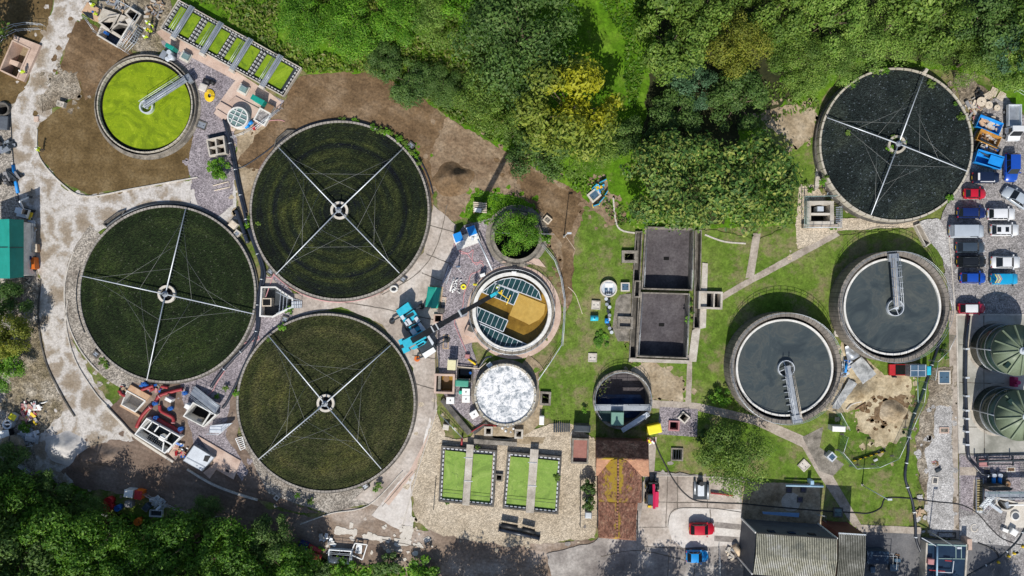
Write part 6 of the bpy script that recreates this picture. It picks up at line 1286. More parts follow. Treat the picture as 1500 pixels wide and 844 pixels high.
for k in range(4): m.tube([P(307+(7-k*1.3)*math.cos(a*.4),140+(8.5-k*1.5)*math.sin(a*.4),.15+.06*k) for a in range(17)],.09,6)
m.build('coils',yellow_m,t)
cabinet('pallet_box','pale box with a yellow ring beside the yellow coil','box',297,128,11,11,20,.7,wood_pale,concrete_pale); pipe('battery','black cylinder lying beside the yellow coil',[(299,117,.4),(308,121,.4)],.35,black_m,n=12,sm=False,cat='cylinder'); pipe('battery','second black cylinder lying beside the yellow coil',[(309,119,.3),(314,123,.3)],.3,black_m,n=12,sm=False,cat='cylinder')
cover('access_cover','dark grey grated cover on the purple gravel below the yellow coil',295,183,15,12,20,galv,concrete_dark,.15)
t=pit('twin_pit','square pit divided in three above the round bush','pit',316,215,0,0,0,1.0,.2,1.2,concrete,shadow_water,poly=[(304,206),(326,201),(329,223),(308,227)]); m=MB(); m.pp([(314,203),(316.5,202.5),(319,225),(316.5,225.5)],-.4,.95); m.pp([(306,216),(328,211),(328.3,213.3),(306.3,218)],-.4,.93); m.build('divider',concrete,t)
m=MB(); m.pp([(304,198),(328,193),(330,201),(306,205)],-.02,.06); one('mesh_mat',m,dark_steel,'dark mat behind the square divided pit','mat')
pipe('gauge_board','pale board frame on the gravel under the round bush',[(312,272,.08),(335,266,.08),(337,274,.08),(314,279,.08)],.08,wood_pale,sm=False,cat='board')
cover('block','pale stone block casting a shadow on the dark soil',88,152,11,8,15,concrete,concrete,.7,cat='block'); cabinet('marker','pink manhole ring top on the haul road','manhole',53,174,7,8,0,.15,concrete_pink)
# black pipe runs
GP='black pipe runs between the filter beds'
pipe('pipe_run','thick black pipe from the glazed cover down past the round bush',[(328,175),(336,205),(342,235),(347,262),(353,290),(358,310),(362,330)],.26,pipe_black,group=GP,flange=galv); pipe('pipe_run','thinner black pipe beside the thick one past the round bush',[(331,176),(339,205),(345,235),(350,262),(356,290),(361,312)],.18,pipe_black,group=GP)
pipe('pipe_run','black pipe between the green and the ringed filter beds',[(364,335),(371,355),(380,380),(384,398),(381,420),(377,440),(377,460),(375,485),(362,505),(342,525),(322,548),(309,567)],.24,pipe_black,group=GP,flange=galv); pipe('pipe_run','second black pipe hugging the wall of the ringed filter bed',[(366,334),(374,355),(383,380),(388,400),(385,420),(380,440),(380,462),(378,485),(370,510),(358,535),(345,565),(332,590),(326,598)],.2,pipe_black,group=GP)
pipe('pipe_run','short spare black pipe lying beside the green filter bed',[(346,308,.4),(354,330,.4),(363,356,.4)],.32,pipe_black,group=GP,flange=black_m); pipe('pipe_run','dark cables curving from the thick black pipe to the ringed filter bed',[(333,236),(340,244),(352,246),(370,236),(390,222),(402,212)],.09,pipe_black,group=GP); pipe('pipe_run','dark cables along the upper rim of the ringed filter bed',arc(497.5,308.5,133.5,226,292,14),.13,pipe_black,group=GP); pipe('pipe_run','blue grey cables along the right upper rim of the ringed filter bed',arc(497.5,308.5,139,310,350,10),.1,pipe_black,group=GP)
pipe('hose','pink hose round the right and lower rim of the ringed filter bed',arc(497.5,308.5,134,-25,140,40),.08,pink_hose); pipe('hose','pink hose following the black pipe below the grated platform',[(383,412),(384,407),(398,407),(400,404)]+[(378,470),(378,490),(379,497),(368,500),(358,503),(346,515),(328,545),(318,560),(312,572),(304,580)],.07,pink_hose); pipe('hose','red hose curling from the scaffold to the ringed filter bed',[(368,190),(378,182),(395,177),(410,176),(417,178)],.06,pink_hose)
pipe('hose','pink orange hose along the left upper rim of the ringed filter bed',arc(497.5,308.5,132,205,235,10),.07,pink_hose); pipe('cable','thick black cable along the left side of the green filter bed',arc(245,431,133,155,195,12),.07,dark_steel); pipe('pipe_run','blue grey conduit along the upper rim of the green filter bed',arc(245,431,133,228,318,18),.2,dark_steel,group=GP)
cabinet('valve_crate','pale crate with dark valve beside the spare black pipe','crate',341,329,11,10,38,.8,concrete_pale,wood_pale); cover('access_cover','grey square cover beside the spare black pipe',347,342,9,9,38,galv,concrete,.5)
for x,y,a,l in ((396,398,35,'grey square cover at the lower left arm end of the ringed filter bed'),(590,409,35,'grey square cover at the lower right arm end of the ringed filter bed'),(602,213,40,'pale square cover at the upper right arm end of the ringed filter bed'),(281,522,0,None),(140,519,38,'dark square cover at the left rim of the green filter bed'),(417,468,15,'grey square cover under the grated platform'),(535,713,-35,'grey green square cover at the lower rim of the olive filter bed')):
    if l: cover('access_cover',l,x,y,10,9,a,galv,concrete_dark,.35)
for pl_,l in (([(402,216),(409,209),(422,198),(428,192),(420,192),(405,205)],'shallow stone lined trough at the upper left rim of the ringed filter bed'),([(152,328),(157,332),(176,318),(180,310),(172,313)],'small trough with a pink block at the upper rim of the green filter bed')): pit('trough',l,'trough',pl_[0][0],pl_[0][1],0,0,0,.4,.15,.2,concrete_dark,concrete_dark,'floor',poly=pl_,hole=False,fz=.08)
t=thing('anchor_ring','white rounded ring block lying beside the concrete roadway','block',577,423); m=MB(); m.tube([P(577+5*math.cos(a*.4),423+4.2*math.sin(a*.4),.3) for a in range(17)],.16,8); m.build('ring',white_wall,t); MB().pb(577,423,4,2,30,.0,.3).build('core',dark_steel,t)
# dark grated platform between the three beds
t=pit('platform_chamber','dark grey chamber with white kerb and grated steps between the three filter beds','chamber',400,443,0,0,0,.6,.22,.9,white_wall,M('dark_deck',[(.03,.038,.045),(.05,.058,.066)],.6,.6,fine=.1,fs=2),'floor',poly=[(384,422),(403,422),(413,429),(427,438),(427,449),(415,455),(399,463),(382,462)])
m=MB(); m.pb(390.5,443,14,12,0,-.9,.35); m.build('hatch_kerb',wood_pale,t); m=MB(); m.pb(390.5,443,11,9,0,.3,.37); m.build('hatch',shadow_water,t)
m=MB()
for k in range(3): m.pb(410+k*5,443,1,32-k*6,5,-.2,.75)
m.build('grating',galv,t); m=MB()
for k in range(6): m.pb(428+k*2.6,446,1.6,10,2,.05,.62-.09*k)
m.build('stair_tread',galv_pale,t)
rails(t,'handrail',[P(408,428,.6),P(426,437,.6),P(442,440,.1)],1.0,galv_pale,1.5); rails(t,'handrail',[P(408,459,.6),P(426,451,.6),P(442,451,.1)],1.0,galv_pale,1.5)
# ------------------------------------------------------------------ equipment between the green and olive beds
def E_(x,y): return (140+x/4,540+y/4)
def ep(m,pts,z0,z1): return m.pp([E_(*p) for p in pts],z0,z1)
t=pit('boarded_pit','plywood edged pit with white lining below the green filter bed','pit',195,586,0,0,0,.5,.15,1.2,white_wall,concrete_pale,'lining',poly=[E_(185,135),E_(285,190),E_(230,250),E_(155,210)]); m=MB(); ep(m,[(205,95),(322,160),(290,195),(180,135)],-.02,.42); ep(m,[(150,205),(230,255),(262,275),(255,285),(140,220)],-.02,.4); m.build('boards',ply,t)
t=fc=pit('frame_chamber','white framed steel chamber with dark water and grid beside the muddy road','chamber',231,637,0,0,0,1.2,.14,.8,white_m,water_dark,poly=[E_(300,297),E_(490,402),E_(405,492),E_(235,385)])
m=MB()
for a,b in (((268,342),(448,447)),((372,336),(345,370)),((440,375),(412,408)),((330,314),(300,355)),((425,490),(448,447)),((400,432),(392,488))): m.beam(P(*E_(*a),1.25),P(*E_(*b),1.25),.16,.12)
m.build('frame_bars',white_m,t); cabinet('white_cabinet','white box standing inside the framed steel chamber','box',237.5,642,9,8,30,.9,white_m); m=MB()
for k in range(9): m.pb(214+k*2.6+4,636+k*1.5+3,1.2,10,30,.2,.5)
m.beam(P(217,640,.48),P(240,652,.48),.1,.08); m.build('bar_screen',dark_steel,fc)
t=thing('tank_lid','large galvanised tank with flat lid beside the brown slab','tank',292,671); m=MB(); ep(m,[(575,450),(695,522),(622,602),(512,540)],-.02,1.0); m.build('body',galv,t); m=MB(); ep(m,[(578,452),(690,520),(620,598),(517,538)],1.0,1.06); l_=m.build('lid',galv_pale,t); m=MB(); ep(m,[(640,510),(675,512),(655,548),(630,540)],1.06,1.1); m.build('hatch',black_m,l_); m=MB(); ep(m,[(535,520),(640,575),(637,580),(532,525)],1.06,1.1); m.build('stiffener',galv,l_)
m=MB(); ep(m,[(600,395),(850,540),(808,650),(705,590),(690,560),(690,520)],-.02,.22); ep(m,[(690,560),(708,590),(668,645),(630,610)],-.02,.2); ep(m,[(470,440),(500,470),(470,540),(430,500)],-.02,.2); one('slab',m,concrete_pink,'pink brown concrete slab right of the galvanised tank','slab'); cover('access_cover','small black cover on the pink brown slab',333,690,9,7,30,black_m,concrete_pink,.35)
t=pit('stair_chamber','white kerbed dark chamber with a galvanised stair beside the green filter bed','chamber',297,607,0,0,0,1.2,.16,1.2,white_wall,shadow_water,poly=[E_(572,205),E_(698,272),E_(632,337),E_(520,278)]); m=MB(); m.beam(P(*E_(672,262),1.2),P(*E_(625,335),1.2),.2,.2); m.build('cross_beam',white_wall,t); MB().pb(*E_(608,305),7,6,20,-.5,.4).build('floating_box',dirty,t)
A,B=P(*E_(570,125),.3),P(*E_(715,240),1.3); MB().beam(A,B,1.3,.12).build('stair',galv,t); s=(B-A).normalized().cross(Vector((0,0,1)))
for q in (-1,1): rails(t,'handrail',[A+s*.65*q,B+s*.65*q],1.0,galv_pale,1.5)
m=MB(); ep(m,[(670,335),(800,320),(770,345),(735,378),(665,375)],.4,.9); m.build('landing',galv_pale,t); rails(t,'handrail',[P(*E_(665,378),.9),P(*E_(735,380),.9),P(*E_(780,335),.9)],1.0,galv_pale,1.2)
GR='red pipes and blue valves of the pump station'
for pts,r,l in (([(510,120),(430,140),(375,160),(350,195)],.26,'red pipe curving under the rim of the green filter bed'),([(375,215),(385,250),(450,285),(455,320)],.24,'red pipe bending in the middle of the pump station'),([(240,345),(265,290),(300,245),(330,220)],.26,'red pipe left of the white framed chamber'),([(270,125),(340,100)],.22,'short red pipe under the green filter bed'),([(370,300),(500,375)],.3,'straight dark red pipe behind the white framed chamber'),([(335,285),(370,300),(440,340)],.24,'second straight red pipe behind the white framed chamber'),([(140,130),(155,150),(175,160)],.24,'red pipe end at the plywood edged pit'),([(385,105),(425,112)],.22,'red pipe piece close to the green filter bed')):
    pipe('red_pipe',l,[(*E_(*p),.45) for p in pts],r,redpipe,group=GR,flange=pinkj)
for x,y,l in ((280,92,'blue valve beside the plywood edged pit'),(345,205,'blue valve at the end of the curving red pipe'),(435,235,'blue valve in the middle of the pump station'),(350,290,'blue valve behind the white framed chamber'),(495,355,'blue valve at the end of the straight red pipe'),(520,145,'pale blue drum under the galvanised stair')):
    q=E_(x,y); t=thing('valve',l,'valve',*q,0,GR); m=MB(); p=P(*q,.8); m.cyl(p.x,p.y,.3,.1,.6,12); m.cyl(p.x,p.y,.08,.6,.9,8); m.build('body',blue_m,t); m=MB(); m.ring(p.x,p.y,.22,.3,.85,.9,14); m.beam((p.x-.25,p.y,.87),(p.x+.25,p.y,.87),.05,.04); m.build('handwheel',blue_m,t)
cabinet('white_cabinet','slim white cabinet in the pump station','cabinet',*E_(425,183),10,5,28,1.2,white_m)
cabinet('white_cabinet','white box beside the dark stair chamber','cabinet',*E_(535,222),7,7,28,1.2,white_m); rubble('blue and red fittings scattered near the galvanised tank',*E_(500,470),18,16,28,.1,[blue_m,white_m,red_m,pinkj,ply],24,15,'fittings','fittings_pile',.3); rubble('fittings and red offcuts under the green filter bed',*E_(330,110),30,8,5,.05,[redpipe,blue_m,dirty,pinkj],22,16,'fittings','fittings_pile',.3)
rubble('loose timber and offcuts left of the plywood edged pit',*E_(165,130),12,12,20,.05,[redpipe,wood,dark_steel],16,17,'offcuts','offcuts_pile',.3)
t=thing('stillage','white slatted rack lying beside the olive filter bed','rack',*E_(845,440)); m=MB(); a_,b_2=[P(*E_(*p),.5) for p in ((820,410),(860,400))],[P(*E_(*p),.5) for p in ((850,478),(878,465))]
for k in range(7): q=k/6; m.beam(a_[0]+(b_2[0]-a_[0])*q,a_[1]+(b_2[1]-a_[1])*q,.09,.08)
m.build('slats',white_m,t); m=MB(); m.beam(a_[0],b_2[0],.1,.12); m.beam(a_[1],b_2[1],.1,.12); m.build('side_rails',white_m,t)
cover('access_cover','small diamond shaped cover on the muddy road below the olive filter bed',405,729.5,7,7,40,concrete_dark,concrete_pale,.12)
# ------------------------------------------------------------------ left edge
t=bpy.data.objects.new('mini_digger',None); COL.objects.link(t); p=P(33,312,1.2); t.location=(p.x,p.y,.05); t.rotation_euler=(0,0,-rad(15)); WL[t.name]=Vector((0,0,0)); tag(t,'white mini digger with yellow bumper above the teal hut','digger')
for sy in (-1,1): MB().box(0,sy*.6,.02,.45,1.9,.34).build('track',black_m,t)
m=MB(); m.box(-.15,0,.5,1.0,1.5,1.3); m.build('house',c_white,t); m=MB(); m.box(.15,.25,1.0,2.2,.9,.7); m.build('cab',car_glass,t); MB().box(.15,.25,2.2,2.28,1.0,.8).build('cab_roof',c_white,t); m=MB(); m.beam((.5,-.35,1.0),(-.2,1.6,2.0),.2,.24); m.beam((-.2,1.6,2.0),(.1,2.4,.9),.17,.2); m.build('boom',galv_pale,t); MB().box(.1,2.5,.5,.95,.5,.35).build('bucket',dark_steel,t); MB().box(.75,-.2,.3,.55,.3,1.1).build('blade',yellow_m,t)
t=thing('generator','orange and white generator beside the teal hut','generator',43,386); m=MB(); m.pb(44,386,13,17,-5,.15,1.1); m.build('body',orange_m,t); m=MB(); m.pb(41,388,7,7,-5,1.1,1.2); m.build('panel',cyan_m,t); m=MB(); m.pb(42,378,6,5,-5,1.1,1.3); m.build('exhaust_box',c_navy,t); m=MB(); m.pb(35,377,9,2.5,-5,.6,.9); m.build('tow_bar',orange_m,t)
for sy in (378,395): m=MB(); p=P(51,sy,.3); m.tube([p-Vector((.08,0,0)),p+Vector((.08,0,0))],.28,12); m.build('wheel',black_m,t)
cabinet('timber_box','tan boxed timber stack beside the teal hut','box',43,364,22,12,-4,.9,ply,wood_pale); rubble('trestles and ladders leaning beside the teal hut',42,340,14,30,0,.1,[wood_pale,galv,galv_pale,wood],22,18,'trestles','trestle_pile',.6); railing('scaffold rail in front of the trestles by the teal hut',[(52,320),(54,345),(52,352)],0,1.0,galv,1.2,name='scaffold_rail')
pipe('water_pipe','bright blue pipe lying along the left of the haul road',[(19,242,.15),(22,262,.15),(26,283,.15)],.22,blue_br,sm=False); pipe('cable','long dark cable along the left edge of the haul road',[(15,160),(17,200),(20,240),(26,285),(30,300),(38,312)],.06,dark_steel)
t=pit('round_shaft','dark round shaft at the left edge near the haul road','shaft',3,160,0,0,0,.5,.2,1.5,concrete_dark,shadow_water,poly=arc(3,160,8,0,360,20)[:-1],hole=True); cabinet('grey_sheets','grey sheet stack below the dark round shaft','stack',4,180,14,20,3,.6,slate); rubble('dark steel bars heaped at the left edge',4,215,12,34,85,.1,[dark_steel,black_m,galv],26,19,'bars','bar_pile',.7); rubble('black steel stack above the teal hut at the left edge',5,262,14,50,88,.1,[black_m,dark_steel,greyj],30,20,'bars','bar_pile',.7)
railing('low rail frame below the teal hut',[(17,411),(17,426),(39,426),(39,410)],0,.8,dark_steel,1.2); rubble('white sacks and tools beside the low rail frame',43,415,5,12,0,.05,[dirty,white_m,dark_steel],9,21,'sacks','sack_pile',.25)
t=thing('round_cover','brown round concrete cover crossed by two dark bars at the left edge','tank cover',15,653); C=P(15,653,1.5); WL[t.name]=Vector((C.x,C.y,0)); t.location=(C.x,C.y,0); MB().cyl(C.x,C.y,1.4,-.02,1.5,40).build('body',concrete_old,t); MB().cyl(C.x,C.y,1.42,1.5,1.56,40).build('lid',M('brown_lid',[(.25,.19,.12),(.35,.28,.20)],.6,.9,fine=.15),t); m=MB(); m.beam((C.x-1.4,C.y+.05,1.6),(C.x+1.4,C.y,1.6),.09,.06); m.beam((C.x-.05,C.y+1.4,1.605),(C.x-.25,C.y-1.4,1.605),.09,.06); m.build('bars',dark_steel,t)
t=thing('mixer','white rimmed round mixer beside the brown round cover','mixer',10,622); C=P(10,622,1); m=MB(); m.ring(C.x,C.y,.5,.68,.1,1.0,24); m.build('drum',galv_pale,t); MB().cyl(C.x,C.y,.5,.1,.6,20).build('bowl',dark_steel,t); MB().box(C.x,C.y,.8,.9,.9,.2).build('bar',white_m,t)
cabinet('white_unit','black and white unit at the left edge below the mixer','machine',6,636,14,11,-10,1.1,black_m,white_m); cabinet('yellow_bin','white box with a yellow middle above the mixer','box',18,611,10,9,30,.8,white_m,yellow_br); pipe('barrier','white bars laid beside the grit heap',[(32,655,.1),(48,653,.1)],.06,white_m,sm=False,cat='bar'); pipe('barrier','white pipe elbow above the grit heap',[(58,591,.1),(64,590,.1),(69,588,.1)],.1,white_m,sm=False,cat='pipe'); cabinet('grating_stack','pale grating stack beside the dark wood','stack',35,688,20,6,38,.3,galv); rubble('white sacks and lid under the brown round cover',20,672,12,6,20,.05,[white_m,dirty],8,22,'sacks','sack_pile',.35)
railing('thin wire rail in the shade below the teal hut',[(-4,452),(10,470),(34,485)],0,1.0,galv,2.5,name='wire_fence',cat='fence')
# little equipment yard by the lower wood
cabinet('white_unit','white boxed unit in the little equipment yard','machine',188,723.5,13,11,8,1.4,galv_pale,white_m); cabinet('orange_unit','orange unit with a red top in the little equipment yard','machine',202,725.5,11,13,10,1.3,orange_m,red_m)
def barrel(px,py,mat,label,r=.55,h=1.0):
    t=thing('barrel',label,'barrel',px,py,0,'barrels in the little equipment yard'); p=P(px,py,h); MB().cyl(p.x,p.y,r,.02,h,20).build('body',mat,t); MB().ring(p.x,p.y,r*.9,r*1.04,h-.02,h+.05,20).build('rim',mat,t); MB().cyl(p.x+.2,p.y,.07,h,h+.05,8).build('bung',black_m,t); return t
barrel(158,735,red_m,'red barrel nearest the spoil heap',.6); barrel(158,744,red_m,'red barrel just below the other red one',.6); barrel(171.5,745,blue_m,'blue barrel with a white cap in the little equipment yard',.42)
cabinet('grey_crate','grey crate between the blue barrel and the white unit','crate',188,739,11,9,5,.9,greyj); cabinet('blue_crate','dark blue tilted crate in the little equipment yard','crate',213.5,744,9,10,40,.8,c_slate); rubble('pale bent metal frames in the little equipment yard',232,737,16,14,20,.1,[galv_pale,galv],22,23,'scrap','scrap_pile',.5); pit('steel_frame','pale steel frame lying beside the bent metal','frame',228,752.5,17,8,3,.5,.1,0,galv_pale,dark_steel,'base_sheet',hole=False,fz=.06); pipe('beam','white beam lying at the edge of the lower wood',[(145,750,.3),(157,756,.3)],.25,white_m,n=4,sm=False); barrel(201,765,orange_m,'orange barrel half hidden under the lower wood',.5)
railing('white rail fence of the little equipment yard',[(206,716),(230,730),(262,744),(290,752),(330,756)],0,1.0,galv,2.2,name='rail_fence',cat='fence'); railing('second rail of the little equipment yard',[(214,722),(250,740)],0,1.0,galv,2.2,name='rail_fence',cat='fence')
for a,b,l,c in (((447,797),(470,808),'red pipe at the top of the red pipe stack',redpipe),((446,806),(471,816),'red pipe in the middle of the red pipe stack',redpipe),((448,813),(470,821),'red pipe at the bottom of the red pipe stack',redpipe),((430,797),(440,812),'short red pipe left of the red pipe stack',redpipe)): pipe('red_pipe',l,[(*a,.5),(*b,.5)],.3,c,n=10,sm=False,flange=pinkj,group='red pipe stack by the lower wood')
cabinet('blue_unit','dark blue unit beside the red pipe stack','machine',444,800,14,9,20,1.0,c_navy)
t=pit('framed_pit','white framed dark pit beside the stony road','pit',498,816,32,17,4,.8,.14,1.2,galv_pale,shadow_water); rails(t,'handrail',[P(481,807,.8),P(515,810,.8),P(514,826,.8)],1.0,galv_pale,1.5)
t=thing('hopper_frame','white frame with a grey sheet beside the framed dark pit','frame',525,805); m=MB()
for a,b in (((513,812),(520,796)),((520,796),(538,798)),((538,798),(531,820)),((531,820),(513,812)),((521,810),(523,798)),((523,798),(530,799)),((530,799),(529,811))): m.beam(P(*a,.6),P(*b,.6),.14,.14)
m.build('bars',white_m,t); MB().pb(526,805,7,12,5,0,.4).build('sheet',galv,t); rubble('pale bricks and bars beside the stony road',480,790,20,10,15,.05,[dirty,galv_pale,white_m],16,24,'bricks','brick_pile',.4); pit('timber_box','small wooden frame on the verge of the stony road','frame',581,814,10,6,10,.3,.12,0,wood,concrete_dark,'base_sheet',hole=False,fz=.06)
# ------------------------------------------------------------------ centre: pallets, rails, fences, poles
t=thing('crate_stack','pale wooden crate stack casting a dark shadow on the verge','crate',703,304); m=MB()
for k in range(6): m.pb(703,297.5+k*2.6,20,1.5,6,.9,1.0)
m.build('slats',wood_pale,t); m=MB()
for x in (695,703,711): m.pb(x,304,1.5,16,6,.0,.9)
m.build('bearers',wood,t); m=MB(); m.pb(700,308,10,6,6,1.0,1.15); m.build('white_sheet',white_m,t)
cover('access_cover','lone tilted square cover on bare soil right of the old round tank',802,322,11,10,40,concrete_old,wood_pale,.5)
def lamp(px,py,h,label,bend=True):
    t=thing('lamp_post',label,'lamp post',px,py,0,'tall thin lamp posts'); b=P(px,py,0); MB().tube([b,b+Vector((0,0,h))],.07,8,rs=[.09,.05]).build('pole',galv_pale,t); MB().box(b.x,b.y,0,.3,.3,.3).build('base',concrete,t); m=MB(); m.box(b.x+.25,b.y,h-.05,h+.08,.6,.25); m.build('lamp_head',galv_pale,t); return t
lamp(826,347,6.5,'lamp post on the edge of the central lawn'); lamp(1262,710,7,'dark thin lamp post on the grass inside reach of the black cable'); lamp(1360,778,6.5,'lamp post beside the blue panelled tank'); lamp(672,392,4,'thin post on the purple gravel beside the ladder')
pipe('rope','pale rope lying over the central lawn',[(828,345),(845,370),(860,400),(872,428)],.035,wood_pale); pipe('hose','pale yellow hose lying on the central lawn',[(832,420),(842,430),(848,445),(853,460)],.06,wood_pale); pipe('cable_line','thin line strung across the old round tank',[(722,341,1.5),(760,342,1.6),(812,343,1.3)],.03,galv_pale,sm=False,cat='line')
railing('galvanised handrail curving right of the brown tank',[(793,359),(812,382),(821,408),(826,440),(825,470),(822,505),(806,530),(788,556)],0,1.1,galv_pale,2.4); railing('second handrail close beside the brown tank',[(795,357),(814,381),(823,408),(828,440),(827,470),(824,506)],0,.6,galv_pale,3)
def ladder(label,a,b,n=12,w_=.35,mat=None,z=.12):
    t=thing('ladder',label,'ladder',a[0],a[1]); p,q=P(*a,z),P(*b,z); u=(q-p).normalized(); s=Vector((-u.y,u.x,0))*w_/2; m=MB(); m.beam(p+s,q+s,.06,.08); m.beam(p-s,q-s,.06,.08); m.build('stiles',mat or galv_pale,t); m=MB()
    for k in range(1,n): c=p+(q-p)*k/n; m.beam(c-s,c+s,.04,.04)
    m.build('rungs',mat or galv_pale,t); return t
ladder('aluminium ladder lying on the purple gravel left of the white fittings',(660,390),(651,416),12,.5); pipe('strip','white bar lying on the purple gravel',[(665,406,.1),(659,427,.1)],.12,white_m,n=4,sm=False,cat='bar'); pipe('strip','thin grey bar lying slanted on the purple gravel',[(658,380,.06),(682,405,.06)],.04,galv,sm=False,cat='bar')
rubble('white plastic fittings strewn on the purple gravel',669,419,12,20,10,.05,[white_m,white_m,dark_steel],40,31,'fittings','fittings_pile',.16); pipe('yellow_ring','yellow hose ring beside the white fittings',[(679+3*math.cos(a*.5),420+3*math.sin(a*.5),.15) for a in range(14)],.14,yellow_br,sm=False,cat='ring'); cover('access_cover','pale framed cover beside the teal site cabin',650,441,7,12,8,concrete,concrete_pink,.2); pit('small_pit','small dark pit below the teal site cabin','pit',641.5,467,9,9,3,.4,.2,1,concrete_pink); cover('timber_mat','timber mat under the crane outrigger',653,501,9,21,2,ply,wood,.12,cat='mat')
cover('dark_mat','dark mat above the cream kiosk',664,519,11,11,4,dark_steel,dark_steel,.08,cat='mat'); railing('dark handrail line beside the crane',[(643,480),(643,540)],0,.9,dark_steel,2); cabinet('pipe_bracket','grey shadowed cabinet below the teal site cabin','cabinet',646,455,9,8,5,1.0,concrete_dark)
cover('access_cover','small pale cover on the soil right of the old round tank',734+66,309+40,10,12,0,concrete_dark,concrete,.3); cabinet('white_plate','small white plate on the rim of the brown tank','plate',753,399.5,7,4,3,1.1,white_m); cabinet('rim_box','blue and white equipment at the upper left rim of the brown tank','equipment',707,403,8,5,-20,1.2,c_navy,white_m)
t=pit('barrier_pit','small pale pit ringed by turquoise barriers on the central lawn','pit',873,285,0,0,0,.4,.25,.8,concrete_pale,blue_glass,'lid',poly=[(863,286),(873,278),(878,286),(869,294)],hole=False,fz=.3)
GB='turquoise barriers round the small pit'
for a,b,l in (((869,302),(878,299),'turquoise barrier at the lower end of the small pit'),((878,297),(885,289),'turquoise barrier at the right of the small pit'),((886,286),(890,280),'turquoise barrier under the glossy tree'),((867,277),(874,270),'turquoise barrier at the upper left of the small pit'),((878,268),(888,263),'turquoise barrier at the top of the small pit')):
    t=thing('barrier',l,'barrier',*a,0,GB); p,q=P(*a,.5),P(*b,.5); m=MB(); m.beam(p,q,.1,.7); m.build('panel',plain('barrier_blue',(.02,.36,.62),.5),t); m=MB(); u=(q-p).normalized(); s=Vector((-u.y,u.x,0))
    for e in (p,q): m.beam(e-s*.25-Vector((0,0,.42)),e+s*.25-Vector((0,0,.42)),.1,.06)
    m.build('foot',yellow_m,t)
rubble('coiled turquoise hose and yellow clips at the small pit',878,276,10,10,0,.2,[MATS['barrier_blue'],yellow_m,blue_br],16,33,'hose','hose_pile',.3)
# yellow skip cover, pad pits, grille
cabinet('yellow_generator','bright yellow boxed generator beside the tiled house','generator',959,629,20,13,-12,1.5,yellow_m,yellow_br); rubble('pink and yellow containers beside the yellow generator',951,647,10,8,-15,.2,[plain('hot_pink',(.6,.03,.12)),yellow_br,white_m,MATS['hot_pink']],12,34,'containers','container_pile',.3)
pipe('cable','long black cable from the yellow generator across the concrete to the right edge',[(958,640),(962,655),(974,680),(988,705),(1004,724),(1022,734),(1060,737),(1090,738),(1130,742),(1200,748),(1250,751),(1272,752),(1290,744),(1298,730),(1330,730),(1370,735),(1405,739),(1430,751),(1452,775),(1470,790),(1500,799),(1540,800)],.10,black_m)
pit('pad_pit','red framed dark pit on the purple gravel pad','pit',987.5,624,12,11,3,.4,.2,1,pinkj); pit('pad_pit','tilted white framed pit on the purple gravel pad','pit',1002,612,10,9,40,.4,.2,1,concrete_pale); railing('thin rails round the two pits of the purple gravel pad',[(985,612),(996,606),(1008,604),(1011,612)],0,.9,dark_steel,1.5)
t=pit('grille_pit','green dark grated pit in the lawn beside the tiled house','pit',992,666,14,15,2,.35,.2,.8,concrete_old,M('mossy_floor',[(.02,.03,.012),(.04,.05,.02)],1,.9)); m=MB()
for k in range(4): m.pb(986.5+k*3.7,666,.6,15,2,.3,.36)
m.build('grille_bars',dark_steel,t)
t=thing('compressor','grey pipework skid with a white motor on the concrete bay','machine',1026,719); m=MB(); m.pb(1027,719,9,16,0,.3,1.0); m.build('motor',galv_pale,t)
for x,y,l in ((1018,712,24),(1037,718,26)): m=MB(); m.tube([P(x,y-8,.5),P(x,y+l*.5,.5)],.18,8); m.build('side_pipe',galv,t)
m=MB(); m.pb(1027,719,24,26,0,.0,.15); m.build('skid',dark_steel,t); m=MB(); m.pc(1028,709,3.5,.3,1.2,12); m.build('tank',black_m,t); m=MB(); m.tube([P(1041,722,.4),P(1058,724,.4),P(1074,726,.4)],.14,8); m.build('discharge_pipe',redpipe,t)
rubble('pale parts lying by the shed corner',1071,810,14,18,0,.05,[wood_pale,dirty,galv],16,35,'parts','parts_pile',.3); pipe('stand','three cream drums leaning on the shed corner',[(1076,799,.5),(1086,814,.5)],.45,M('cream_drum',[(.55,.42,.28),(.62,.50,.36)],1,.6),n=10,sm=False,cat='drums'); railing('grey rails beside the shed yard',[(1052,802),(1052,825),(1052,840)],0,1.0,galv_pale,1.5); cover('access_cover','square paved cover at the shed end of the concrete bay',1080,775,10,10,2,path_m,concrete,.08)
cover('access_cover','white diamond shaped lid on the lawn beside the spreading tree',1178,682,14,14,45,concrete_pale,concrete,.3); cover('access_cover','blue glass tilted lid casting a black shadow at the path',1219,669.5,11,11,45,blue_glass,galv_pale,1.1); cover('access_cover','pale blue lid in the shade of the shed',1228,751,14,14,2,dome_glass,concrete_dark,.3)
for x,y,l in ((1156,718,'dark blue square cover left on the shaded pad'),(1177,717.5,'dark square cover right on the shaded pad'),(1172,732,'purple square cover in the middle of the shaded pad')): cover('access_cover',l,x,y,9,9,3,M('violet_lid',[(.06,.05,.09),(.10,.09,.13)],1,.6) if x==1156 else MATS['violet_lid'],concrete_dark,.2)
pipe('beam','pale blue beam at the top of the shaded pad',[(1151,711,.9),(1206,712.5,.9)],.17,plain('pale_blue_steel',(.32,.48,.62),.5),n=4,sm=False); cabinet('beam_box','small pale blue box on the pale blue beam','box',1190,707,5,6,0,1.3,MATS['pale_blue_steel']); t=thing('canopy','steel blue sloping canopy sheet above the shed','canopy',1144,753); m=MB(); m.pp([(1117,750),(1171,752),(1170,758),(1118,753)],1.3,1.5); m.build('sheet',plain('steel_blue_sheet',(.16,.30,.52),.5),t)
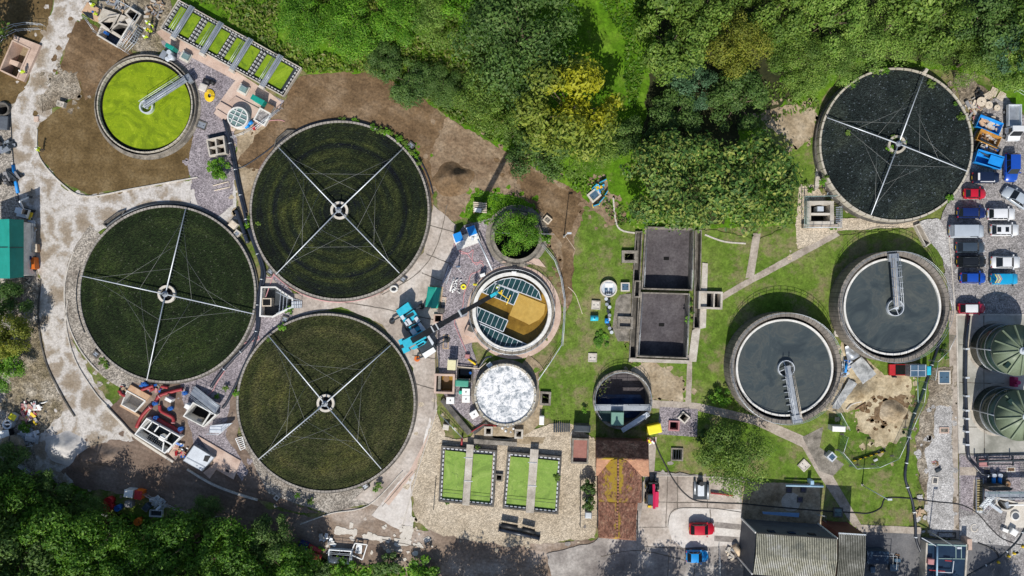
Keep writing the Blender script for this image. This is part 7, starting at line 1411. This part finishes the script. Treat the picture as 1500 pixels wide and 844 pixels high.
for q in ((1118,752),(1169.5,755)): MB().pt([(*q,0),(*q,1.3)],.06).build('post',dark_steel,t)
railing('grey rails in the shade right of the steel blue canopy',[(1194,752),(1206,754),(1206,762)],0,.9,galv,1.2)
# tracery round the slate bed
t=pit('square_chamber','square chamber with two dark cells and green rails beside the slate filter bed','chamber',1201,311,0,0,0,1.0,.55,1.2,concrete,shadow_water,poly=[(1188,300),(1216,300),(1216,324),(1188,324)]); m=MB(); m.pp([(1188,312),(1216,312),(1216,315),(1188,315)],-.6,.95); m.build('cell_wall',concrete_pale,t); m=MB(); m.pb(1202,306,9,7,0,-.4,.9); m.build('machine',galv_pale,t); m=MB(); m.pp([(1177,328),(1228,328),(1228,334),(1177,334)],.2,.9); m.build('walkway',path_m,t)
rails(t,'handrail',[P(1176,334,.9),P(1176,289,.9),P(1222,288,.9)],1.1,plain('green_grey_rail',(.28,.40,.38),.5),1.4); rails(t,'handrail',[P(1180,334,.9),P(1180,291,.9)],1.1,MATS['green_grey_rail'],1.4); rails(t,'handrail',[P(1178,334,.9),P(1228,334,.9),P(1229,303,.9)],1.1,galv_pale,1.4)
m=MB()
for k in range(11): m.pb(1229,304+k*2.7,9,1.3,0,.8,.86)
m.build('grated_landing',galv,t); m=MB(); m.pp([(1196,247),(1206,252),(1199,275),(1193,280)],-.02,.5); one('inlet_channel',m,concrete,'short grey inlet channel left of the slate filter bed','channel'); rubble('grey pipe supports along the lower left of the slate filter bed',1214,283,30,8,50,.3,[galv,concrete_old,dark_steel],16,36,'pipe supports','support_pile',.3)
cover('access_cover','small white plate on the gravel under the square chamber',1183,343,5,6,0,white_m,white_m,.1); cabinet('end_block','grey pillar at the top arm end of the slate filter bed','pillar',1357,103,5,6,30,2.2,concrete); pit('outlet_channel','dark narrow outlet channel at the lower rim of the slate filter bed','channel',1349,344,0,0,0,.6,.15,1.0,concrete,shadow_water,poly=[(1342,331),(1347,329),(1362,356),(1357,360)])
# rail by the upper right and skips
railing('long white rail behind the pallets and skips',[(1438,106),(1465,123),(1506,148)],0,1.3,galv_pale,2.5,name='rail_fence',cat='fence')
# gap between clarifiers: crumpled sheets, trailer, fence
sheet_m=M('weathered_sheet',[(.20,.21,.21),(.34,.35,.35),(.46,.47,.47)],.9,.6,fine=.25,fs=4)
def wavy(pts,z,seed):
    m=MB(); q=[P(x,y,z) for x,y in pts]; n=10; vs=[]; fs=[]
    for i in range(n+1):
        for j in range(n+1):
            u,v=i/n,j/n; p=(q[0]*(1-u)+q[1]*u)*(1-v)+(q[3]*(1-u)+q[2]*u)*v; vs.append(p+Vector((0,0,.28*noise.noise(Vector((p.x*1.6,p.y*1.6,seed))))))
    for i in range(n):
        for j in range(n): k=i*(n+1)+j; fs.append([k,k+n+1,k+n+2,k+1])
    m.add(vs,fs,True); return m
one('crumpled_sheet',wavy([(1262,522),(1284,548),(1264,563),(1245,536)],.8,1),sheet_m,'large crumpled pale metal sheet between the two clarifiers','metal sheet'); one('crumpled_sheet',wavy([(1238,508),(1252,503),(1260,522),(1242,532)],.8,2),galv,'crumpled metal sheet under the upper clarifier, upper one','metal sheet'); one('crumpled_sheet',wavy([(1244,555),(1256,562),(1228,600),(1218,598)],.5,3),sheet_m,'long crumpled metal strip along the lower clarifier','metal sheet')
rubble('mixed metal scrap between the two clarifiers',1240,535,10,40,20,.3,[galv,galv_pale,blue_m,dirty],36,37,'scrap','scrap_pile',.35); pipe('pipe','small blue pipe in the scrap between the clarifiers',[(1240,532,.8),(1238,546,.8)],.2,blue_br,sm=False); pipe('plank','curved pale plank with red underside on the sand',[(1240,600,.2),(1248,592,.2),(1262,588,.2)],.14,concrete_pale,n=4); pipe('plank','dark red plank on the sand beside the fence',[(1253,600,.2),(1268,590,.2)],.14,brownj,n=4,sm=False)
m=MB(); c=P(1227,488,.3); m.ring(c.x,c.y,.25,.55,0,.3,24); one('manhole_ring',m,concrete_pale,'round manhole ring in the corner between the clarifiers','manhole')
t=thing('trailer','red trailer with a dark bay and blue panelled roof below the upper clarifier','trailer',1330,543); m=MB(); m.pp([(1303,534),(1332,534),(1332,550),(1303,550)],.3,.7); m.build('bed',red_m,t); m=MB(); m.pp([(1312,535),(1326,535),(1326,549),(1312,549)],.7,.75); m.build('dark_bay',shadow_water,t); m=MB(); m.pp([(1333,534),(1357,534),(1357,552),(1333,552)],.3,1.9); m.build('body',galv,t); m=MB(); m.pp([(1334,535),(1356,535),(1356,551),(1334,551)],1.9,1.98); rf=m.build('roof',blue_glass,t); m=MB()
for x in (1334,1345,1356): m.pp([(x-.4,535),(x+.4,535),(x+.4,551),(x-.4,551)],1.98,2.03)
m.pp([(1334,542.6),(1356,542.6),(1356,543.4),(1334,543.4)],1.99,2.035); m.build('roof_bars',galv_pale,rf)
for x in (1310,1345):
    for y in (533,552): p=P(x,y,.35); MB().tube([p-Vector((0,.1,0)),p+Vector((0,.1,0))],.33,14).build('wheel',black_m,t)
cabinet('white_unit','white and turquoise gauge box beside the red trailer','box',1361,543,6,13,0,1.4,white_m,cyan_m); cover('access_cover','blue glass lid in a square slab beside the path',1383.5,553,18,20,0,blue_glass,concrete_pale,.25); cover('access_cover','small square cover below the blue glass lid',1372,569.5,9,8,0,concrete_old,concrete_pale,.1); cover('access_cover','pink framed cover on the pale rubble',1383.5,630.5,14,9,0,concrete_old,concrete_pink,.25); cover('access_cover','tilted white framed cover on the white gravel',1370,704,9,11,8,tarmac,concrete_pale,.25)
netting=bpy.data.materials.new('green_netting'); netting.use_nodes=True; n_=netting.node_tree; tr=n_.nodes.new('ShaderNodeBsdfTransparent'); mx=n_.nodes.new('ShaderNodeMixShader'); mx.inputs[0].default_value=.38; pb_=n_.nodes['Principled BSDF']; pb_.inputs['Base Color'].default_value=(.08,.22,.14,1); pb_.inputs['Roughness'].default_value=.8
n_.links.new(tr.outputs[0],mx.inputs[1]); n_.links.new(pb_.outputs[0],mx.inputs[2]); n_.links.new(mx.outputs[0],n_.nodes['Material Output'].inputs[0])
def mesh_fence(label,pts,h=2.0):
    t=thing('mesh_fence',label,'fence',*pts[0],0,'green mesh site fences'); w=[P(x,y,0) for x,y in pts]
    for a,b in zip(w,w[1:]):
        L=(b-a).length; k=max(1,round(L/3.4))
        for i in range(k):
            p,q=a+(b-a)*i/k,a+(b-a)*(i+1)/k; u=Vector((0,0,1)); g=(q-p)*.02
            pn=MB().quad(p+g+u*.1,q-g+u*.1,q-g+u*(h-.05),p+g+u*(h-.05)).build('panel',netting,t,recalc=False); m=MB(); m.tube([p+g,p+g+u*h,q-g+u*h,q-g],.03,5); m.build('panel_frame',galv_pale,pn)
            m=MB(); m.box(p.x,p.y,0,.13,.6,.22); m.build('foot_block',concrete_dark,pn)
    return t
mesh_fence('green mesh fence from the metal strip down to the white box',[(1222,601),(1236,627)]); mesh_fence('green mesh fence bending round the earth heap to the red trailer',[(1233,636),(1226,659),(1246,682),(1255,681),(1278,680),(1306,667.5),(1325,626),(1342,587),(1346,557)]); mesh_fence('green mesh fence beside the upper clarifier and trailer',[(1358,555),(1362,528),(1378,512),(1388,490)])
cabinet('white_box','white box with a black shadow on the fence line','box',1229,628.5,19,8,2,1.7,galv_pale,white_m); m=MB()
for k in range(12): m.mi=k%2; p=P(1252+k*4,675-k*1.25,.4); m.box(p.x,p.y,.1,.5,.38,.1,.3)
one('barrier_board',m,[yellow_m,black_m],'yellow and black striped board lying inside the mesh fence','board'); cabinet('white_sign','small white board inside the mesh fence','board',1283,674,6,3.5,-25,.3,white_m)
pipe('ribbed_pipe','long dark ribbed pipe with pale collars running down beside the mesh fence',[(1378,497),(1370,520),(1360,550),(1350,580),(1338,610),(1331,640),(1330,665),(1326,690),(1327,706),(1335,730),(1339,750),(1341,770),(1342,790),(1350,810),(1362,822)],.2,pipe_black,flange=galv_pale)
pipe('pipe','green grey handrail pipe below the upper clarifier',[(1344,552,1),(1345,590,1)],.05,MATS['green_grey_rail'],sm=False); rubble('timber pieces beside the ribbed pipe',1347,752,10,16,80,.03,[wood_pale,ply,wood],6,38,'timber','timber_pile',.5); pit('gravel_trench','dark open trench edge above the blue panelled tank','trench',1387,784,24,6,1,.2,.15,.3,concrete_dark,soil,'soil_floor',hole=False,fz=.06); rubble('rust brown debris on the white gravel',1369,678,8,8,0,.02,[brownj,pinkj,brownj],12,39,'debris','debris_pile',.2); m=MB(); p=P(1374,689,.3); m.box(p.x,p.y,0,.3,.7,.5,.5); m.cyl(p.x+.3,p.y+.2,.2,.2,.45,8); one('debris',m,dark_steel,'dark blue lump on the white gravel','debris')
# ------------------------------------------------------------------ lower right: tanks, stair tower, blue panelled tank
t=thing('pipe_rack','black pipe run with pale collars along the green tank apron','pipe',1417,560); m=MB(); m.tube([P(1419,462,.5),P(1415,500,.5),P(1414,560,.5),P(1416,620,.5),P(1418,665,.5),P(1420,673,.5)],.24,10); m.build('pipe',pipe_black,t)
for y in (511,553,580,601,613,632,651): p=P(1415,y,.5); m=MB(); m.box(p.x,p.y,.15,.9,.55,.25); m.build('clamp',galv_pale,t)
pipe('lagged_pipe','white banded pipe bending from the apron towards the blue pumps',[(1420,673,.5),(1428,683,.6),(1438,694,.7),(1447,697,.7),(1460,696,.7)],.18,pipe_black,sm=False,flange=galv_pale)
t=thing('pump_set','pair of bright blue pumps beside the yellow stair','pumps',1461,705)
for x in (1457,1466): m=MB(); p=P(x,704,.8); m.tube([p+Vector((0,.45,-.2)),p-Vector((0,.5,.2))],.26,12); m.build('pump',blue_br,t); m=MB(); p=P(x,697,.9); m.cyl(p.x,p.y,.32,.3,.9,12); m.build('volute',galv_pale,t)
MB().pb(1461,702,30,18,0,0,.2).build('plinth',concrete_dark,t)
pipe('coil','brown coiled hose beside the blue pumps',[(1475+3.5*math.cos(a*.5),709+3.5*math.sin(a*.5),.2) for a in range(14)],.2,brownj,sm=False,cat='coil'); cabinet('valve_box','pale lid with a red diamond beside the banded pipe','lid',1441,678,13,11,0,.35,concrete_pale,pinkj); cover('access_cover','dark red framed cover below the pipe bridge',1481,688,13,8,0,brownj,concrete_pale,.2); cover('access_cover','brown square cover on the path slab beside the apron',1415.5,689,6,8,0,brownj,path_m,.08); cover('access_cover','purple dark cover beside the banded pipe',1446,690,8,7,0,MATS['violet_lid'],concrete_dark,.2)
t=thing('pipe_bridge','dark pipe bridge crossing the pale gravel by the stair','pipe bridge',1465,675); m=MB(); m.tube([P(1431,676,.9),P(1500,674,.9),P(1530,674,.9)],.18,8); m.tube([P(1447,680,.9),P(1485,680,.9)],.1,8); m.build('pipes',dark_steel,t)
for x in (1432,1447,1484): m=MB(); m.beam(P(x,668,1.0),P(x,682,1.0),.16,.16); p=P(x,675,.5); m.box(p.x,p.y,0,.9,.15,.15); m.build('support',dark_steel,t)
t=thing('stair_tower','grated stair and walkway over the round screen pit at the right edge','stairs',1450,725); m=MB()
for k in range(13): m.pb(1435,704+k*3.6,9,2.0,0,.1,.25+.05*k)
m.build('stair_tread',M('tan_tread',[(.30,.25,.12),(.38,.32,.18)],1,.8),t); m=MB(); m.beam(P(1430,700,.3),P(1430,750,.9),.1,.2); m.beam(P(1440,700,.3),P(1440,750,.9),.1,.2); m.build('stringer',galv,t)
m=MB(); m.pp([(1443,720),(1500,720),(1540,720),(1540,728),(1443,728)],2.3,2.4); m.build('walkway',galv,t); rails(t,'handrail',[P(1443,719.5,2.4),P(1540,719.5,2.4)],1.1,MATS['green_grey_rail'],1.5); rails(t,'handrail',[P(1447,728,2.4),P(1540,728,2.4)],1.1,galv_pale,1.5)
m=MB(); a,b=P(1433,750,.1),P(1453,727,2.3); m.beam(a,b,1.0,.12); m.build('side_stair',galv_pale,t); s=(b-a).normalized().cross(Vector((0,0,1)))
for q in (-1,1): rails(t,'handrail',[a+s*.5*q,b+s*.5*q],1.0,galv_pale,1.2)
m=MB()
for k in range(10): c=a+(b-a)*(k+.5)/10+Vector((0,0,.07)); m.beam(c-s*.48,c+s*.48,.08,.04)
m.build('side_tread',dark_steel,t); m=MB(); m.pp([(1448,713),(1470,711),(1485,716),(1480,719),(1450,719)],.1,1.9); m.build('housing',concrete_dark,t)
t=pit('screen_pit','half round screen pit with dark water beneath the walkway','pit',1475,740,0,0,0,.9,.25,1.0,concrete_pale,shadow_water,poly=[(1461,731)]+arc(1475,733,14,20,165,10)[::1]+[(1461,731.5)][:0]+[(1489,729)][:0]); m=MB(); m.beam(P(1477,740,1.0),P(1540,739,1.0),.2,.2); m.build('arm',white_m,t); MB().pb(1476,740,6,9,-25,-.5,1.0).build('screen',galv,t)
m=MB(); m.beam(P(1448,737,1),P(1466,750,1),.4,.5); one('chute',m,galv_pale,'white curved chute beside the half round pit','chute')
t=thing('round_hatch','round dark hatch with white rim at the right edge','hatch',1488,756); C=P(1488,756,.4); MB().ring(C.x,C.y,.5,.68,0,.4,24).build('rim',white_wall,t); MB().cyl(C.x,C.y,.5,0,.35,20).build('lid',slate,t)
cabinet('white_box','small white box on the dark pad at the right edge','box',1473,777,9,5,22,.6,white_m); cabinet('white_box','larger white box on the dark pad at the right edge','box',1486,780,10,9,32,.8,white_m); t=thing('curb_ring','pale round kerb ring on the white gravel','ring',1427,773); m=MB(); m.tube([P(1427+5*math.cos(a*.4),773+5.5*math.sin(a*.4),.1) for a in range(14)],.12,6); m.build('kerb',concrete_pale,t)
pipe('hose','thick grey hose sweeping along the yard at the right edge',[(1412,846,.15),(1435,833,.15),(1462,818,.15),(1480,803,.15),(1493,788,.15),(1505,765,.15)],.13,dark_steel,flange=galv_pale); pipe('cable','black cable sagging on the dark yard beside the blue panelled tank',[(1432,795),(1445,800),(1458,807),(1463,817)],.12,black_m)
for x,y,l in ((1486,811,'yellow hose support farthest up the grey hose'),(1478,815,'yellow hose support in the middle of the grey hose'),(1463,824,'yellow hose support lowest on the grey hose'),(1499,801,'yellow hose support at the right edge')):
    t=thing('hose_support',l,'support',x,y,0,'yellow hose supports'); p=P(x,y,.3); MB().box(p.x,p.y,.02,.14,.95,.55,.4).build('foot',yellow_m,t); MB().cyl(p.x,p.y,.24,.14,.5,8,.12).build('cradle',yellow_m,t)
t=pit('panelled_tank','sunken tank roofed with dark blue panels at the lower right','tank',1386,822,0,0,0,1.6,.25,0,concrete,M('navy_panel',[(.008,.022,.05),(.016,.036,.07)],.6,.3,fine=.1,fs=2,spec=.5),'panel_roof',poly=[(1359,798),(1416,800),(1412,860),(1357,858)],fz=1.45,hole=False); m=MB()
for x in (1400,1408): m.pp([(x,800),(x+.8,800),(x+.8,818),(x,818)],1.45,1.53)
m.pp([(1375,818),(1414,818.6),(1414,819.4),(1375,818.8)],1.45,1.54); m.pp([(1360,797),(1416,799),(1416,800.6),(1360,798.6)],1.6,1.75); m.build('panel_bars',MATS['green_grey_rail'],t); m=MB(); m.tube([P(1373,800,2.0),P(1372,860,2.0)],.13,8); m.build('vent_pipe',MATS['pale_blue_steel'],t); m=MB(); m.beam(P(1350,788,1.8),P(1373,801,1.9),.1,.1); m.build('brace',galv_pale,t)
m=MB(); m.beam(P(1361,835,1.9),P(1384,837,1.9),.12,.12); m.beam(P(1384,821,1.9),P(1394,822,1.9),.14,.14); m.build('red_pipe',redpipe,t); m=MB(); 
for a,b in (((1374,838),(1395,839)),((1395,839),(1397,822))): m.beam(P(*a,1.9),P(*b,1.9),.1,.1)
m.build('guard_frame',galv_pale,t); cabinet('brown_box','pinkish box standing on the blue panelled tank','box',1364,823,9,8,5,.6,pinkj,z0=1.45); m=MB(); m.pp([(1417,790),(1424,790),(1424,806),(1417,806)],-.02,1.6); m.build('pillar',concrete_pink,t)
cabinet('blue_container','dark blue container with pale rim on the tarmac beside the shed','container',1286,817,32,19,2,1.9,c_slate,M('navy_lid',[(.012,.03,.06),(.022,.045,.08)],.6,.35,fine=.1,fs=2)); railing('pale rail frame round the dark blue container',[(1269,806),(1303,807.5),(1302,826)],0,2.0,galv_pale,2); cabinet('blue_lid_box','pale blue box below the dark blue container',"box",1310,832,12,10,2,.7,c_slate,blue_glass); cabinet('blue_lid_box','small pale blue box right of the dark blue container','box',1315,821,9,5,3,.6,c_slate,blue_glass); cabinet('blue_lid_box','pale blue box under the shed end at the bottom edge','box',1279,835,7,9,0,.7,c_slate,blue_glass); pipe('strip','thin brown bar on the tarmac right of the dark blue container',[(1327,810,.06),(1331,828,.06)],.05,brownj,sm=False,cat='bar'); rubble('pipes piled on the small red frame near the blue container',1311,815,8,4,10,.05,[brownj,galv],6,40,'pipes','pipe_pile',.3)
cut_holes()
